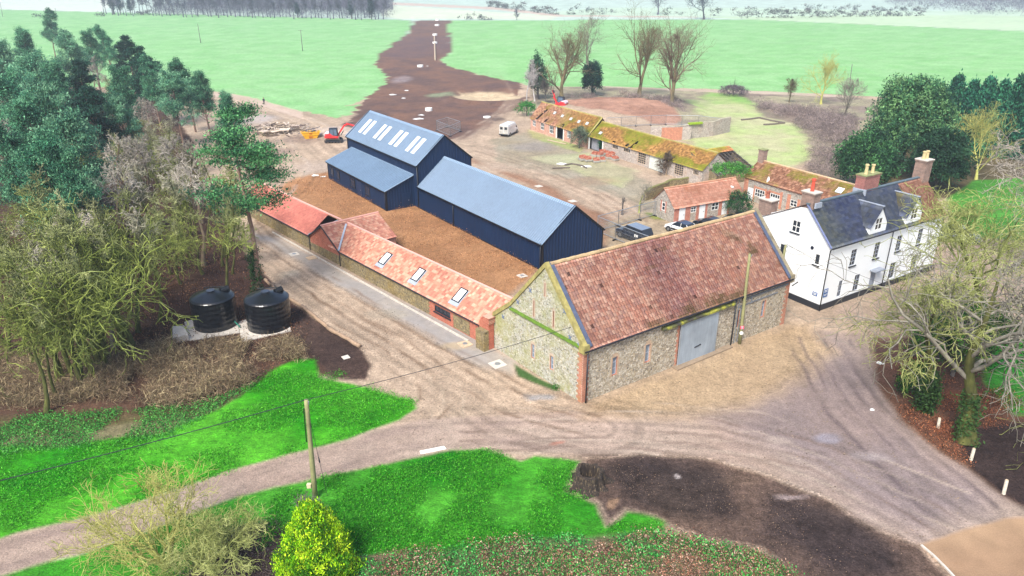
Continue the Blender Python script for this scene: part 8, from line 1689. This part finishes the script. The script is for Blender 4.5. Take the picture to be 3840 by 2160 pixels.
mass('far_wood', 'blue grey understorey of the far left wood', [PD((380, 38), (972, 47), (990, 30), (975, 14), (560, 14), (400, 26))], 9000, 10, 15, BC, 2.6, 711, 1.8, True)
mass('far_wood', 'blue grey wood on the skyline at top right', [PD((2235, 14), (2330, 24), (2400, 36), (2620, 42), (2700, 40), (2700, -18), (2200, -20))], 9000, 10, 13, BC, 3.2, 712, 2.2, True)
def hedge(label, pts, h, w_, seed, gap=.3):
    rg = np.random.default_rng(seed); C0 = []
    for a, b in zip(pts[:-1], pts[1:]):
        L = (b - a).length; n = int(L / 1.1); t = rg.random(n)[:, None]; p = np.array(a) * (1 - t) + np.array(b) * t; p = p + rg.normal(0, w_ * .35, p.shape) * np.array([1, 1, 0]); k = vnoise(p[:, 0] / 14, p[:, 1] / 14, seed) > gap; p = p[k]; p[:, 2] = rg.random(len(p)) * h * (.5 + vnoise(p[:, 0] / 9, p[:, 1] / 9, seed + 1)); C0.append(p)
    C0 = np.concatenate(C0); V, F, own = leaves(rg, C0, 30, 1.0, .8, .6); return tag(npmesh('hedge', V, F, LM, None, col=green_col(rg, own, len(F), (C(84, 84, 88), C(104, 100, 100), C(76, 84, 76)), .3)), label, 'hedge')
hedge('dark bushy hedge slanting across the pale far field', PD((1228, 16), (1300, 26), (1398, 37)), 5, 5, 721, .2); hedge('distant hedge behind the tall bare willow crowns', PD((1420, 36), (1560, 37), (1710, 38)), 5, 5, 722, .25)
hedge('upper of the two long hedges right of the round tree', PD((1790, 40), (2000, 35), (2120, 31), (2160, 30)), 6, 5, 723, .2); hedge('lower of the two long hedges above the green field', PD((1850, 46), (2000, 45), (2200, 41), (2330, 40)), 5, 4, 724, .15); hedge('short hedge line leading into the skyline wood', PD((2180, 28), (2330, 27)), 5, 5, 725, .3)
hedge('low dark scrub line at the left field edge, right one', PD((345, 37), (385, 38)), 3, 4, 726, 0); hedge('tiny dark bush on the left field edge', PD((85, 43), (106, 43)), 2, 3, 727, 0); hedge('small dark scrub patch on the left field edge, middle', PD((235, 41), (258, 41)), 2, 3, 728, 0)
hedge('short dark hedge on the centre field edge, left', PD((1158, 49), (1190, 49.5)), 3, 3, 729, 0); hedge('short dark hedge on the centre field edge, right', PD((1200, 50), (1240, 50.5)), 3, 3, 730, 0)
def fartree(label, x, y, H, seed): return fixed(bare_tree('bare_tree', label, 'tree', seed, 'far', 'far', H=H, trunk_r=.6, first=.2, k1=16, k2=7, k3=6, k4=2, twig=.06, spread=1.25), D(x, y))
fartree('large round bare tree standing alone in the far fields', 1771, 49, 30, 741); fartree('smaller bare tree on the far hedge left of the round one', 1655, 37, 26, 742)
fixed(bare_tree('bare_tree', 'tiny bare tree on the centre field edge', 'tree', 743, 'far', 'far', H=9, trunk_r=.2, first=.1, k1=12, k2=6, k3=4, k4=0, twig=.05, spread=1.0), D(1300, 50))

# ---------------------------------------------------------------- haze
hm = bpy.data.materials.new('haze_air'); hm.use_nodes = True; t = hm.node_tree; t.nodes.remove(t.nodes['Principled BSDF'])
pv = N(t, 'ShaderNodeVolumePrincipled'); pv.inputs['Color'].default_value = (.78, .9, 1, 1); pv.inputs['Density'].default_value = HAZE; pv.inputs['Anisotropy'].default_value = .2
t.links.new(pv.outputs[0], t.nodes['Material Output'].inputs['Volume'])
q = MB(); q.box(-4300, 4300, -60, 5300, -2.5, 62); hz = tag(q.build('haze', hm), 'pale winter haze over the fields', 'haze', kind='stuff')
